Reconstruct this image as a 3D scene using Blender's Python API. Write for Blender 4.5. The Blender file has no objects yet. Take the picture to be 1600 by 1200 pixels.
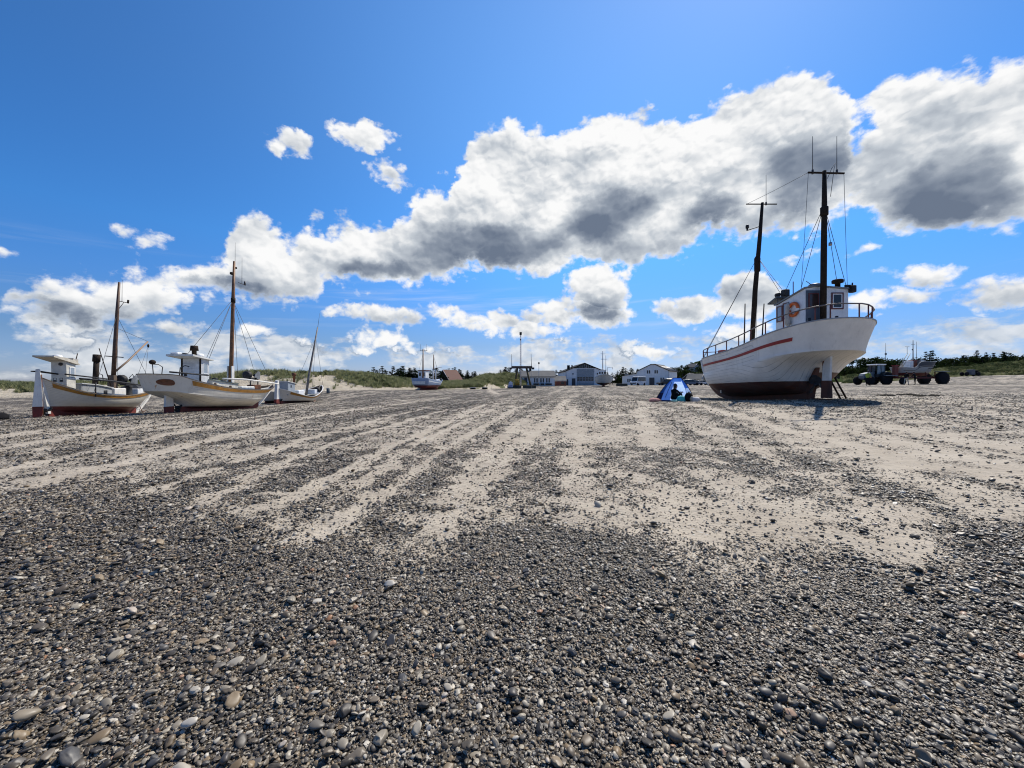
import bpy, math, random
import numpy as np
from mathutils import Vector, Matrix
from math import radians as R, sin, cos, tan, pi, sqrt, atan2

random.seed(7)
rng = np.random.default_rng(11)
scene = bpy.context.scene
col = scene.collection
F = 610.0            # focal length in photograph pixels (1600 wide)
EYE = 1.55           # eye height over the shingle underfoot
HZ = 597.0           # horizon row

# ------------------------------------------------------------------ camera
cam_d = bpy.data.cameras.new("camera")
cam_d.sensor_width = 36.0
cam_d.lens = 36.0 * F / 1600.0
cam_d.shift_y = -(600.0 - HZ) / 1600.0
cam_d.clip_start = 0.05
cam_d.clip_end = 30000
cam = bpy.data.objects.new("camera", cam_d)
cam.location = (0, 0, EYE)
cam.rotation_euler = (R(90), 0, 0)
col.objects.link(cam)
scene.camera = cam

# ------------------------------------------------------------------ light
SUN_EL, SUN_AZ = R(52), R(40)         # azimuth measured from +Y (view direction) towards +X
SKY_STRENGTH = 0.09
sun_d = bpy.data.lights.new("sun", 'SUN')
sun_d.energy = 5.0
sun_d.angle = R(0.5)
sun_d.color = (1.0, 0.94, 0.845)
sun = bpy.data.objects.new("sun", sun_d)
sdir = Vector((cos(SUN_EL) * sin(SUN_AZ), cos(SUN_EL) * cos(SUN_AZ), sin(SUN_EL)))
sun.rotation_euler = (-sdir).to_track_quat('-Z', 'Y').to_euler()
sun.location = (20, 60, 80)
col.objects.link(sun)
scene.view_settings.view_transform = 'Standard'
scene.view_settings.look = 'None'
scene.view_settings.exposure = 0.15
scene.view_settings.gamma = 1.0
scene.view_settings.use_curve_mapping = False
scene.cycles.max_bounces = 5
scene.cycles.diffuse_bounces = 3
scene.cycles.transparent_max_bounces = 6
scene.cycles.filter_width = 1.1
scene.cycles.use_denoising = True
scene.cycles.denoiser = 'OPENIMAGEDENOISE'
scene.cycles.denoising_input_passes = 'RGB_ALBEDO_NORMAL'
scene.cycles.denoising_prefilter = 'ACCURATE'


# ------------------------------------------------------------------ node helper
class NT:
    """compact node-tree writer"""
    def __init__(s, tree):
        s.t = tree
        tree.nodes.clear()

    def n(s, typ, **kw):
        nd = s.t.nodes.new(typ)
        for k, v in kw.items():
            setattr(nd, k, v)
        return nd

    def put(s, sock, v):
        if isinstance(v, bpy.types.NodeSocket):
            s.t.links.new(v, sock)
        elif v is not None:
            if isinstance(v, (tuple, list)) and len(v) == 3 and sock.type == 'RGBA':
                v = (*v, 1.0)
            sock.default_value = v

    def m(s, op, a, b=None, c=None, clamp=False):
        nd = s.n('ShaderNodeMath', operation=op, use_clamp=clamp)
        for i, v in enumerate((a, b, c)):
            if v is not None:
                s.put(nd.inputs[i], v)
        return nd.outputs[0]

    def vm(s, op, a, b=None, out=0):
        nd = s.n('ShaderNodeVectorMath', operation=op)
        s.put(nd.inputs[0], a)
        if b is not None:
            s.put(nd.inputs[3 if op == 'SCALE' else 1], b)
        return nd.outputs[out]

    def comb(s, x, y, z=0.0):
        nd = s.n('ShaderNodeCombineXYZ')
        s.put(nd.inputs[0], x); s.put(nd.inputs[1], y); s.put(nd.inputs[2], z)
        return nd.outputs[0]

    def sep(s, v):
        nd = s.n('ShaderNodeSeparateXYZ')
        s.put(nd.inputs[0], v)
        return nd.outputs

    def noise(s, vec, scale, detail=4, rough=0.5, dist=0.0, color=False, dim='3D'):
        nd = s.n('ShaderNodeTexNoise', noise_dimensions=dim)
        s.put(nd.inputs['Vector'], vec)
        nd.inputs['Scale'].default_value = scale
        nd.inputs['Detail'].default_value = detail
        nd.inputs['Roughness'].default_value = rough
        nd.inputs['Distortion'].default_value = dist
        return nd.outputs[1 if color else 0]

    def voro(s, vec, scale, feature='F1', out='Distance', rand=1.0):
        nd = s.n('ShaderNodeTexVoronoi', feature=feature)
        s.put(nd.inputs['Vector'], vec)
        nd.inputs['Scale'].default_value = scale
        nd.inputs['Randomness'].default_value = rand
        return nd.outputs[out]

    def ss(s, v, lo, hi, a=0.0, b=1.0, smooth=True):
        nd = s.n('ShaderNodeMapRange', interpolation_type='SMOOTHSTEP' if smooth else 'LINEAR')
        s.put(nd.inputs[0], v)
        for i, q in enumerate((lo, hi, a, b)):
            s.put(nd.inputs[1 + i], q)
        return nd.outputs[0]

    def mix(s, f, a, b, typ='MIX'):
        nd = s.n('ShaderNodeMix', data_type='RGBA', blend_type=typ)
        s.put(nd.inputs[0], f); s.put(nd.inputs[6], a); s.put(nd.inputs[7], b)
        return nd.outputs[2]

    def ramp(s, f, stops, interp='LINEAR'):
        nd = s.n('ShaderNodeValToRGB')
        cr = nd.color_ramp
        cr.interpolation = interp
        while len(cr.elements) < len(stops):
            cr.elements.new(0.5)
        for e, (p, c) in zip(cr.elements, stops):
            e.position = p
            e.color = (*c, 1) if len(c) == 3 else c
        s.put(nd.inputs[0], f)
        return nd.outputs[0]

    def curve(s, f, pts):
        nd = s.n('ShaderNodeFloatCurve')
        c = nd.mapping.curves[0]
        while len(c.points) < len(pts):
            c.points.new(0.5, 0.5)
        for p, (x, y) in zip(c.points, pts):
            p.location = (x, y)
            p.handle_type = 'VECTOR'
        nd.mapping.update()
        s.put(nd.inputs['Value'], f)
        return nd.outputs[0]

    def attr(s, name, typ='GEOMETRY', out='Fac'):
        nd = s.n('ShaderNodeAttribute', attribute_name=name, attribute_type=typ)
        return nd.outputs[out]


def px_dir(px, py):
    """azimuth and tangent of elevation of a photograph pixel's direction"""
    a = (px - 800.0) / F
    return math.atan(a), (HZ - py) / F / sqrt(1 + a * a)


# ------------------------------------------------------------------ sky and clouds (world, by direction)
def build_world():
    w = bpy.data.worlds.new("World")
    scene.world = w
    w.use_nodes = True
    g = NT(w.node_tree)
    d = g.n('ShaderNodeTexCoord').outputs['Generated']
    x, y, z = g.sep(d)
    az = g.m('ARCTAN2', x, y)
    rr = g.m('SQRT', g.m('ADD', g.m('MULTIPLY', x, x), g.m('MULTIPLY', y, y)))
    v = g.m('DIVIDE', z, g.m('MAXIMUM', rr, 0.02))
    sky = g.n('ShaderNodeTexSky', sky_type='NISHITA')
    sky.sun_disc = False
    sky.sun_elevation = SUN_EL
    sky.sun_rotation = SUN_AZ
    sky.altitude = 0
    sky.air_density = 1.0
    sky.dust_density = 0.12
    sky.ozone_density = 2.2
    hs = g.n('ShaderNodeHueSaturation')
    hs.inputs['Saturation'].default_value = 1.22
    hs.inputs['Value'].default_value = 0.93
    g.put(hs.inputs['Color'], sky.outputs[0])
    tint = g.ramp(v, [(0.0, (0.28, 0.345, 0.66)), (0.09, (0.265, 0.34, 0.52)), (0.2, (0.28, 0.46, 0.70)), (0.31, (0.29, 0.55, 0.78)), (0.62, (0.36, 0.55, 0.72)), (1.0, (0.38, 0.54, 0.70))])
    aur = g.vm('DOT_PRODUCT', d, (sin(R(6)) * cos(R(46)), cos(R(6)) * cos(R(46)), sin(R(46))), out=1)
    glow = g.m('MULTIPLY_ADD', g.m('POWER', g.m('MAXIMUM', aur, 0.0), 5.0), 0.55, 0.96)
    warm = g.mix(g.m('POWER', g.m('MAXIMUM', aur, 0.0), 5.0), (1.0, 1.0, 1.0), (1.7, 1.25, 1.0))
    skyc = g.vm('SCALE', g.mix(1.0, g.mix(1.0, hs.outputs[0], tint, 'MULTIPLY'), warm, 'MULTIPLY'), g.m('MULTIPLY', glow, 2.0))

    uv = g.comb(az, v, 0.0)
    # domain warp gives the cauliflower outline
    wc = g.noise(uv, 7.0, 6, 0.62, color=True)
    wv = g.vm('SCALE', g.vm('SUBTRACT', wc, (0.5, 0.5, 0.5)), 0.10)
    uvw = g.vm('ADD', uv, wv)
    wu, wvv, _ = g.sep(uvw)
    t = g.m('MULTIPLY_ADD', wu, 0.5, 0.5)

    def curve_pts(tab):
        out = []
        for px, py in tab:
            a, e = px_dir(px, py)
            out.append(((a + 1) / 2, e))
        return out
    top = [(-60, 500), (0, 478), (30, 452), (60, 440), (150, 433), (200, 410), (290, 399), (345, 405), (372, 352), (402, 330), (425, 348), (445, 376), (500, 345), (590, 352), (630, 330), (652, 300), (700, 300), (712, 256), (742, 218), (800, 192), (860, 204), (900, 184), (960, 178), (1000, 166), (1050, 184), (1100, 174), (1130, 158), (1160, 138), (1200, 118), (1250, 105), (1310, 122), (1334, 150), (1352, 138), (1380, 122), (1440, 112), (1500, 118), (1532, 140), (1548, 112), (1600, 90), (1700, 70)]
    bot = [(-60, 515), (0, 505), (60, 512), (150, 508), (210, 492), (260, 474), (400, 474), (470, 466), (520, 446), (600, 456), (690, 448), (720, 424), (800, 430), (870, 424), (920, 402), (1000, 416), (1060, 408), (1100, 378), (1160, 370), (1230, 352), (1290, 344), (1336, 326), (1350, 344), (1400, 362), (1480, 366), (1550, 352), (1600, 346), (1700, 330)]
    T = g.curve(t, curve_pts(top))
    B = g.curve(t, curve_pts(bot))
    band = g.m('MINIMUM', g.m('SUBTRACT', T, wvv), g.m('MULTIPLY', g.m('SUBTRACT', wvv, B), 0.9))
    hgt = g.m('DIVIDE', g.m('SUBTRACT', wvv, B), g.m('MAXIMUM', g.m('SUBTRACT', T, B), 0.02))

    def ell(px, py, w_, h_, k=1.0):
        a0, e0 = px_dir(px, py)
        a1, _ = px_dir(px + w_, py)
        _, e1 = px_dir(px, py - h_)
        au, bv = abs(a1 - a0), abs(e1 - e0)
        du = g.m('MULTIPLY', g.m('SUBTRACT', wu, a0), 1 / au)
        dv = g.m('MULTIPLY', g.m('SUBTRACT', wvv, e0), 1 / bv)
        r2 = g.m('MULTIPLY_ADD', du, du, g.m('MULTIPLY', dv, dv))
        val = g.m('MULTIPLY', g.m('SUBTRACT', 1.0, r2), k * min(au, bv) * 0.5)
        return val, g.m('MULTIPLY_ADD', dv, 0.5, 0.5)
    dens, height = g.m('MULTIPLY_ADD', band, 1.12, 0.009), hgt
    for e in [(455, 222, 44, 26), (572, 214, 58, 30), (610, 268, 46, 22), (222, 360, 62, 24), (10, 408, 24, 9),
              (932, 452, 70, 46), (900, 486, 96, 32), (1085, 482, 74, 26), (1168, 462, 62, 42), (1425, 428, 80, 19), (1380, 465, 66, 18),
              (1565, 448, 78, 28), (592, 494, 84, 17), (750, 505, 66, 25), (120, 531, 92, 11), (302, 511, 44, 15),
              (400, 511, 58, 17), (584, 528, 52, 19), (500, 540, 40, 13), (1346, 388, 44, 13), (493, 340, 12, 12), (700, 270, 16, 14), (1255, 392, 30, 12), (690, 492, 40, 15), (840, 520, 60, 16), (1000, 545, 60, 12), (660, 545, 50, 11), (1150, 520, 70, 14)]:
        vv, hh = ell(*e, k=2.2)
        gt = g.m('GREATER_THAN', vv, dens)
        dens = g.m('MAXIMUM', dens, vv)
        hm = g.n('ShaderNodeMix', data_type='FLOAT')
        g.put(hm.inputs[0], gt); g.put(hm.inputs[2], height); g.put(hm.inputs[3], hh)
        height = hm.outputs[0]
    gap, _ = ell(1338, 238, 9, 52, 1.5)
    dens = g.m('MINIMUM', dens, g.m('MULTIPLY_ADD', gap, -1.2, 0.034))
    # low, far cumulus strung along the horizon
    luv = g.comb(az, g.m('MULTIPLY', v, 2.4), 3.7)
    ln = g.noise(luv, 7.5, 7, 0.6)
    lowwin = g.m('MULTIPLY', g.ss(v, -0.02, 0.01), g.ss(v, 0.085, 0.20, 1.0, 0.0))
    low = g.m('MULTIPLY', g.m('SUBTRACT', g.m('MULTIPLY', ln, g.m('MULTIPLY_ADD', lowwin, 0.75, 0.25)), 0.425), 0.22)
    low = g.m('SUBTRACT', low, g.m('MULTIPLY', g.m('SUBTRACT', 1.0, lowwin), 0.05))

    # fine billows
    p1 = g.comb(az, g.m('MULTIPLY', v, 1.2), 1.3)
    wz = g.vm('SCALE', g.vm('SUBTRACT', g.noise(p1, 26.0, 4, 0.6, color=True), (0.5, 0.5, 0.5)), 0.040)
    pb = g.vm('ADD', p1, wz)

    def billow(q):
        t_ = None
        for sc, wt in ((6.5, 0.42), (13.0, 0.34), (27.0, 0.22), (58.0, 0.12)):
            vn = g.n('ShaderNodeTexVoronoi', feature='F1', voronoi_dimensions='2D')
            g.put(vn.inputs['Vector'], q)
            vn.inputs['Scale'].default_value = sc
            o_ = g.m('MULTIPLY', g.m('SUBTRACT', 0.95, vn.outputs['Distance']), wt)
            t_ = o_ if t_ is None else g.m('ADD', t_, o_)
        return t_
    ff = g.noise(p1, 40.0, 5, 0.6)
    f1 = g.m('MULTIPLY_ADD', g.m('SUBTRACT', ff, 0.5), 0.22, billow(pb))
    f2 = g.m('MULTIPLY_ADD', g.m('SUBTRACT', ff, 0.5), 0.22, billow(g.vm('ADD', pb, (0.004, 0.011, 0.0))))
    c1 = g.noise(p1, 7.0, 3, 0.5)
    c2 = g.noise(g.vm('ADD', p1, (0.02, 0.06, 0.0)), 7.0, 3, 0.5)
    fn = g.m('SUBTRACT', f1, 0.60)
    dn = g.m('MULTIPLY_ADD', fn, 0.105, dens)
    dl = g.m('MULTIPLY_ADD', fn, 0.035, low)
    fr = g.m('MULTIPLY', g.m('SUBTRACT', ff, 0.5), 0.030)
    dn = g.m('ADD', dn, fr)
    a1 = g.ss(dn, 0.0, 0.030)
    a2 = g.ss(g.m('ADD', dl, fr), 0.0, 0.035, 0.0, 0.85)
    alpha = g.m('MAXIMUM', a1, a2)
    # light: thin and high parts are white, thick undersides blue-grey
    relief = g.m('ADD', g.m('MULTIPLY', g.m('SUBTRACT', f1, f2), 0.85), g.m('MULTIPLY', g.m('SUBTRACT', c1, c2), 0.9))
    thick = g.ss(dn, 0.0, 0.055)
    under = g.ss(g.m('MULTIPLY_ADD', g.m('SUBTRACT', c1, 0.5), 0.9, height), 0.05, 0.70, 1.0, 0.0)
    core = None
    for e in [(755, 385, 150, 52), (1258, 265, 95, 85), (1490, 285, 135, 85), (950, 335, 95, 48), (115, 490, 120, 22), (590, 425, 80, 26), (1110, 330, 60, 40), (930, 490, 60, 18), (340, 450, 90, 20)]:
        a0, e0 = px_dir(e[0], e[1])
        au = abs(px_dir(e[0] + e[2], e[1])[0] - a0); bv = abs(px_dir(e[0], e[1] - e[3])[1] - e0)
        du = g.m('MULTIPLY', g.m('SUBTRACT', wu, a0), 1 / au)
        dv = g.m('MULTIPLY', g.m('SUBTRACT', wvv, e0), 1 / bv)
        q = g.ss(g.m('MULTIPLY_ADD', du, du, g.m('MULTIPLY', dv, dv)), 0.0, 1.0, 1.0, 0.0)
        core = q if core is None else g.m('MAXIMUM', core, q)
    core = g.m('MULTIPLY', core, g.m('MULTIPLY_ADD', f1, 0.7, 0.62))
    dark = g.m('MULTIPLY', thick, g.m('ADD', g.m('MULTIPLY', under, 0.30), g.m('MULTIPLY_ADD', core, 0.56, 0.05)))
    br = g.m('ADD', g.m('SUBTRACT', 0.95, dark), relief)
    brl = g.m('MULTIPLY_ADD', g.m('SUBTRACT', f1, f2), 0.8, 0.76)
    br = g.m('MAXIMUM', g.m('MULTIPLY', br, a1), g.m('MULTIPLY', brl, g.m('MULTIPLY', a2, g.m('SUBTRACT', 1.0, a1))))
    br = g.m('DIVIDE', br, g.m('MAXIMUM', alpha, 0.01), clamp=True)
    cc = g.ramp(br, [(0.0, (0.150, 0.190, 0.265)), (0.3, (0.27, 0.315, 0.39)), (0.65, (0.55, 0.595, 0.65)), (0.9, (0.88, 0.89, 0.90)), (1.0, (0.97, 0.97, 0.97))])
    cloud = g.vm('SCALE', cc, 0.9 / SKY_STRENGTH)
    # thin high streaks
    st = g.noise(g.comb(g.m('MULTIPLY', az, 0.9), g.m('MULTIPLY_ADD', az, -0.9, g.m('MULTIPLY', v, 14.0)), 8.0), 2.2, 5, 0.6)
    sta = g.m('MULTIPLY', g.ss(st, 0.52, 0.8), g.m('MULTIPLY', g.ss(v, 0.10, 0.16), g.ss(v, 0.2, 0.27, 0.45, 0.0)))
    base = g.mix(sta, skyc, g.vm('SCALE', (0.75, 0.80, 0.86), 0.9 / SKY_STRENGTH))
    out = g.mix(alpha, base, cloud)
    bg = g.n('ShaderNodeBackground')
    bg.inputs['Strength'].default_value = SKY_STRENGTH
    g.put(bg.inputs['Color'], out)
    o = g.n('ShaderNodeOutputWorld')
    g.t.links.new(bg.outputs[0], o.inputs['Surface'])
    w.cycles.sampling_method = 'MANUAL'
    w.cycles.sample_map_resolution = 512


build_world()

# ------------------------------------------------------------------ object helpers
def tag(o, label=None, cat=None, group=None, kind=None):
    if label: o['label'] = label
    if cat: o['category'] = cat
    if group: o['group'] = group
    if kind: o['kind'] = kind
    return o


def link_mesh(name, verts, faces, mats, parent=None, smooth=False, mi=None, uvs=None):
    me = bpy.data.meshes.new(name)
    me.from_pydata(verts, [], faces)
    mats = mats if isinstance(mats, (list, tuple)) else [mats]
    for m_ in mats:
        me.materials.append(m_)
    if mi is not None:
        me.polygons.foreach_set('material_index', mi)
    if smooth is True:
        me.polygons.foreach_set('use_smooth', [True] * len(me.polygons))
    elif isinstance(smooth, (list, tuple)):
        me.polygons.foreach_set('use_smooth', smooth)
    if uvs is not None:
        lay = me.uv_layers.new(name='uv')
        li = np.zeros(len(me.loops), dtype=np.int32)
        me.loops.foreach_get('vertex_index', li)
        lay.data.foreach_set('uv', np.asarray(uvs, dtype=np.float32)[li].ravel())
    me.update()
    o = bpy.data.objects.new(name, me)
    col.objects.link(o)
    if parent is not None:
        o.parent = parent
    return o


def thing(name, label, cat, loc=(0, 0, 0), rotz=0.0, group=None, rot=None):
    o = bpy.data.objects.new(name, None)
    o.empty_display_size = 0.3
    o.location = loc
    o.rotation_euler = rot if rot is not None else (0, 0, rotz)
    col.objects.link(o)
    return tag(o, label, cat, group)


class MB:
    """collects shapes for ONE mesh object"""
    def __init__(s):
        s.v, s.f, s.m, s.s = [], [], [], []

    def add(s, verts, faces, mi=0, smooth=False):
        b = len(s.v)
        s.v.extend([tuple(p) for p in verts])
        for f_ in faces:
            s.f.append(tuple(b + i for i in f_))
            s.m.append(mi)
            s.s.append(smooth)
        return s

    def box(s, c, size, rz=0.0, mi=0, rot=None, bev=0.0, taper=1.0):
        hx, hy, hz = size[0] / 2, size[1] / 2, size[2] / 2
        if bev <= 0:
            vs = [Vector((sx * hx * (taper if sz > 0 else 1), sy * hy * (taper if sz > 0 else 1), sz * hz)) for sz in (-1, 1) for sy in (-1, 1) for sx in (-1, 1)]
            fs = [(0, 2, 3, 1), (4, 5, 7, 6), (0, 1, 5, 4), (2, 6, 7, 3), (0, 4, 6, 2), (1, 3, 7, 5)]
        else:
            vs, fs = [], []
            rings = []
            for z_, ins in ((-hz, bev), (-hz + bev, 0), (hz - bev, 0), (hz, bev)):
                r_ = []
                k = taper if z_ > 0 else 1
                for px_, py_ in ((-1, -1), (1, -1), (1, 1), (-1, 1)):
                    ax, ay = (hx - ins) * k, (hy - ins) * k
                    for q in ((0, 1), (1, 0)) if px_ * py_ < 0 else ((1, 0), (0, 1)):
                        pass
                    if px_ * py_ > 0:
                        order = ((px_ * ax, py_ * (ay - bev)), (px_ * (ax - bev), py_ * ay))
                    else:
                        order = ((px_ * (ax - bev), py_ * ay), (px_ * ax, py_ * (ay - bev)))
                    for q in order:
                        r_.append(len(vs))
                        vs.append(Vector((q[0], q[1], z_)))
                rings.append(r_)
            for a, b in zip(rings, rings[1:]):
                for i in range(8):
                    j = (i + 1) % 8
                    fs.append((a[i], a[j], b[j], b[i]))
            fs.append(tuple(reversed(rings[0])))
            fs.append(tuple(rings[-1]))
        M = (rot if rot is not None else Matrix.Rotation(rz, 3, 'Z'))
        cv = Vector(c)
        return s.add([M @ p + cv for p in vs], fs, mi)

    def tube(s, pts, r, n=8, mi=0, cap=True, smooth=True):
        pts = [Vector(p) for p in pts]
        rs = r if isinstance(r, (list, tuple)) else [r] * len(pts)
        vs, fs = [], []
        prev = None
        for i, p in enumerate(pts):
            d = (pts[min(i + 1, len(pts) - 1)] - pts[max(i - 1, 0)]).normalized()
            ref = Vector((0, 0, 1)) if abs(d.z) < 0.9 else Vector((1, 0, 0))
            if prev is None:
                a = d.cross(ref).normalized()
            else:
                a = (prev - d * prev.dot(d))
                a = a.normalized() if a.length > 1e-5 else d.cross(ref).normalized()
            prev = a
            b = d.cross(a)
            for k in range(n):
                t = 2 * pi * k / n
                vs.append(p + (a * cos(t) + b * sin(t)) * rs[i])
        for i in range(len(pts) - 1):
            for k in range(n):
                k2 = (k + 1) % n
                fs.append((i * n + k, i * n + k2, (i + 1) * n + k2, (i + 1) * n + k))
        s.add(vs, fs, mi, smooth)
        if cap:
            s.add([], [], mi)
            b0 = len(s.v) - len(vs)
            s.f.append(tuple(b0 + k for k in reversed(range(n)))); s.m.append(mi); s.s.append(False)
            s.f.append(tuple(b0 + (len(pts) - 1) * n + k for k in range(n))); s.m.append(mi); s.s.append(False)
        return s

    def lathe(s, prof, c=(0, 0, 0), n=20, mi=0, axis='Z', smooth=True, rot=None):
        vs, fs = [], []
        for r_, z_ in prof:
            for k in range(n):
                t = 2 * pi * k / n
                p = Vector((r_ * cos(t), r_ * sin(t), z_))
                if axis == 'X': p = Vector((p.z, p.x, p.y))
                if axis == 'Y': p = Vector((p.x, p.z, -p.y))
                if rot is not None: p = rot @ p
                vs.append(p + Vector(c))
        for i in range(len(prof) - 1):
            for k in range(n):
                k2 = (k + 1) % n
                fs.append((i * n + k, i * n + k2, (i + 1) * n + k2, (i + 1) * n + k))
        s.add(vs, fs, mi, smooth)
        b0 = len(s.v) - len(vs)
        if prof[0][0] > 1e-4:
            s.f.append(tuple(b0 + k for k in reversed(range(n)))); s.m.append(mi); s.s.append(False)
        if prof[-1][0] > 1e-4:
            s.f.append(tuple(b0 + (len(prof) - 1) * n + k for k in range(n))); s.m.append(mi); s.s.append(False)
        return s

    def ball(s, c, r, n=12, mi=0, jit=0.0, seed=0):
        rx, ry, rz_ = r if isinstance(r, (tuple, list)) else (r, r, r)
        rd = random.Random(seed)
        vs, fs = [], []
        m_ = max(6, n // 2 + 2)
        for i in range(m_ + 1):
            ph = pi * i / m_
            for k in range(n):
                t = 2 * pi * k / n
                q = 1 + (rd.random() - 0.5) * jit * (0 if i in (0, m_) else 1)
                vs.append((c[0] + rx * sin(ph) * cos(t) * q, c[1] + ry * sin(ph) * sin(t) * q, c[2] - rz_ * cos(ph) * q))
        for i in range(m_):
            for k in range(n):
                k2 = (k + 1) % n
                fs.append((i * n + k, i * n + k2, (i + 1) * n + k2, (i + 1) * n + k))
        return s.add(vs, fs, mi, True)

    def prism(s, poly, axis, a, b, mi=0, smooth=False):
        """polygon in the two other axes, extruded along axis from a to b"""
        def mk(p, q):
            if axis == 'X': return (q, p[0], p[1])
            if axis == 'Y': return (p[0], q, p[1])
            return (p[0], p[1], q)
        n = len(poly)
        vs = [mk(p, a) for p in poly] + [mk(p, b) for p in poly]
        fs = [(i, (i + 1) % n, n + (i + 1) % n, n + i) for i in range(n)]
        s.add(vs, fs, mi, smooth)
        s.add(vs, [tuple(reversed(range(n))), tuple(range(n, 2 * n))], mi, False)
        return s

    def build(s, name, mat, parent=None):
        return link_mesh(name, s.v, s.f, mat, parent, s.s, s.m)


_mats = {}


def M(name, colr=(0.5, 0.5, 0.5), rough=0.6, metal=0.0, var=0.18, scale=3.0, bump=0.0, bscale=30.0, dirt=0.0, dirtc=(0.16, 0.12, 0.08), spec=0.5):
    """paint / metal / wood with uneven tone, stains and a little relief"""
    if name in _mats:
        return _mats[name]
    m_ = bpy.data.materials.new(name)
    m_.use_nodes = True
    g = NT(m_.node_tree)
    tc = g.n('ShaderNodeTexCoord').outputs['Object']
    n1 = g.noise(tc, scale, 5, 0.6)
    dk = tuple(c * (1 - var) for c in colr)
    lt = tuple(min(1, c * (1 + var)) for c in colr)
    c = g.mix(g.ss(n1, 0.3, 0.7), dk, lt)
    if dirt > 0:
        st = g.noise(g.vm('MULTIPLY', tc, (6.0, 6.0, 0.9)), scale, 5, 0.65)
        c = g.mix(g.m('MULTIPLY', g.ss(st, 0.52, 0.78), dirt), c, dirtc)
    b = g.n('ShaderNodeBsdfPrincipled')
    g.put(b.inputs['Base Color'], c)
    g.put(b.inputs['Roughness'], g.ss(n1, 0.2, 0.8, max(0.05, rough - 0.1), min(1, rough + 0.1)))
    b.inputs['Metallic'].default_value = metal
    b.inputs['Specular IOR Level'].default_value = spec
    if bump > 0:
        bp = g.n('ShaderNodeBump')
        bp.inputs['Strength'].default_value = bump
        bp.inputs['Distance'].default_value = 0.02
        g.put(bp.inputs['Height'], g.noise(tc, bscale, 4, 0.6))
        g.t.links.new(bp.outputs[0], b.inputs['Normal'])
    o = g.n('ShaderNodeOutputMaterial')
    g.t.links.new(b.outputs[0], o.inputs['Surface'])
    _mats[name] = m_
    return m_


def P(px, py, d):
    """world point on the photograph ray (px, py) at depth d"""
    return Vector(((px - 800) / F * d, d, EYE + (HZ - py) / F * d))


# ------------------------------------------------------------------ terrain
_anch = [(-3, 0, 0), (3, 0, 0), (0, 3, 0), (-4, 4, 0), (4, 4, 0), (0, 8, 0.12), (-9, 8, 0.0), (9, 8, 0.22), (0, -20, -0.6), (-30, -20, -0.8), (30, -20, -0.4)]
_pa = [(1045, 627, 20), (1290, 626, 18.3), (1180, 627, 23.5), (1340, 622, 17.5), (1450, 622, 20), (1590, 622, 18),
       (55, 652, 18), (200, 646, 25), (262, 645, 20), (395, 638, 28), (430, 631, 30), (490, 627, 37), (10, 655, 17.5), (0, 637, 26), (5, 622, 38),
       (250, 618, 50), (520, 613, 45), (560, 609, 55), (660, 610, 55), (720, 609, 60), (815, 607, 80), (790, 607, 72), (700, 616, 40), (850, 618, 35),
       (840, 603.5, 100), (915, 602.3, 110), (940, 603, 96), (1010, 602, 105), (1000, 611, 45), (1080, 602, 110), (950, 625, 24),
       (1352, 601.5, 55), (1450, 601, 55), (1600, 602, 45), (1530, 608, 35), (1400, 600.5, 62), (1500, 588, 80), (1590, 586, 80), (1430, 594, 80), (1330, 600, 95),
       (1180, 600, 130), (700, 603, 110), (450, 606, 85)]
for p_ in _pa:
    q_ = P(*p_)
    _anch.append((q_.x, q_.y, q_.z))
for a_ in range(-180, 180, 20):
    _anch.append((600 * sin(R(a_)), 600 * cos(R(a_)), 0.8 if abs(a_) < 80 else -1.5))
_A = np.array(_anch, dtype=float)


def _phi(r):
    return np.sqrt(r * r + 9.0)


_r = np.sqrt(((_A[:, None, :2] - _A[None, :, :2]) ** 2).sum(2))
_w = np.linalg.solve(_phi(_r) * -1 + np.eye(len(_A)) * 0.8, _A[:, 2] - 0.3)


def gz_arr(x, y):
    x = np.asarray(x, float); y = np.asarray(y, float)
    z = np.full(x.shape, 0.3)
    for (ax, ay, _), wt in zip(_A, _w):
        z -= wt * np.sqrt((x - ax) ** 2 + (y - ay) ** 2 + 9.0)
    return z


def gz(x, y):
    return float(gz_arr(np.array([x]), np.array([y]))[0])


def vnoise(x, y, seed=0):
    """vectorised value noise in 0..1"""
    xi = np.floor(x).astype(np.int64); yi = np.floor(y).astype(np.int64)
    xf = x - xi; yf = y - yi
    xf = xf * xf * (3 - 2 * xf); yf = yf * yf * (3 - 2 * yf)

    def h(i, j):
        n = (i * 374761393 + j * 668265263 + seed * 2246822519) & 0xFFFFFFFF
        n = ((n ^ (n >> 13)) * 1274126177) & 0xFFFFFFFF
        return ((n ^ (n >> 16)) & 0xFFFF) / 65535.0
    a = h(xi, yi) * (1 - xf) + h(xi + 1, yi) * xf
    b = h(xi, yi + 1) * (1 - xf) + h(xi + 1, yi + 1) * xf
    return a * (1 - yf) + b * yf


def fbm(x, y, seed=0, oct=4):
    s_, a_, t_ = 0.0, 0.5, 0.0
    for o_ in range(oct):
        s_ = s_ + a_ * vnoise(x * 2 ** o_ + 17.3 * o_, y * 2 ** o_ - 9.1 * o_, seed + o_)
        t_ += a_; a_ *= 0.5
    return s_ / t_


def ground_hit(px, py):
    lo, hi = 0.8, 400.0
    k = (HZ - py) / F
    d = lo
    while d < hi:
        if gz((px - 800) / F * d, d) >= EYE + k * d:
            break
        d *= 1.02
    return ((px - 800) / F * d, d)


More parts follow.
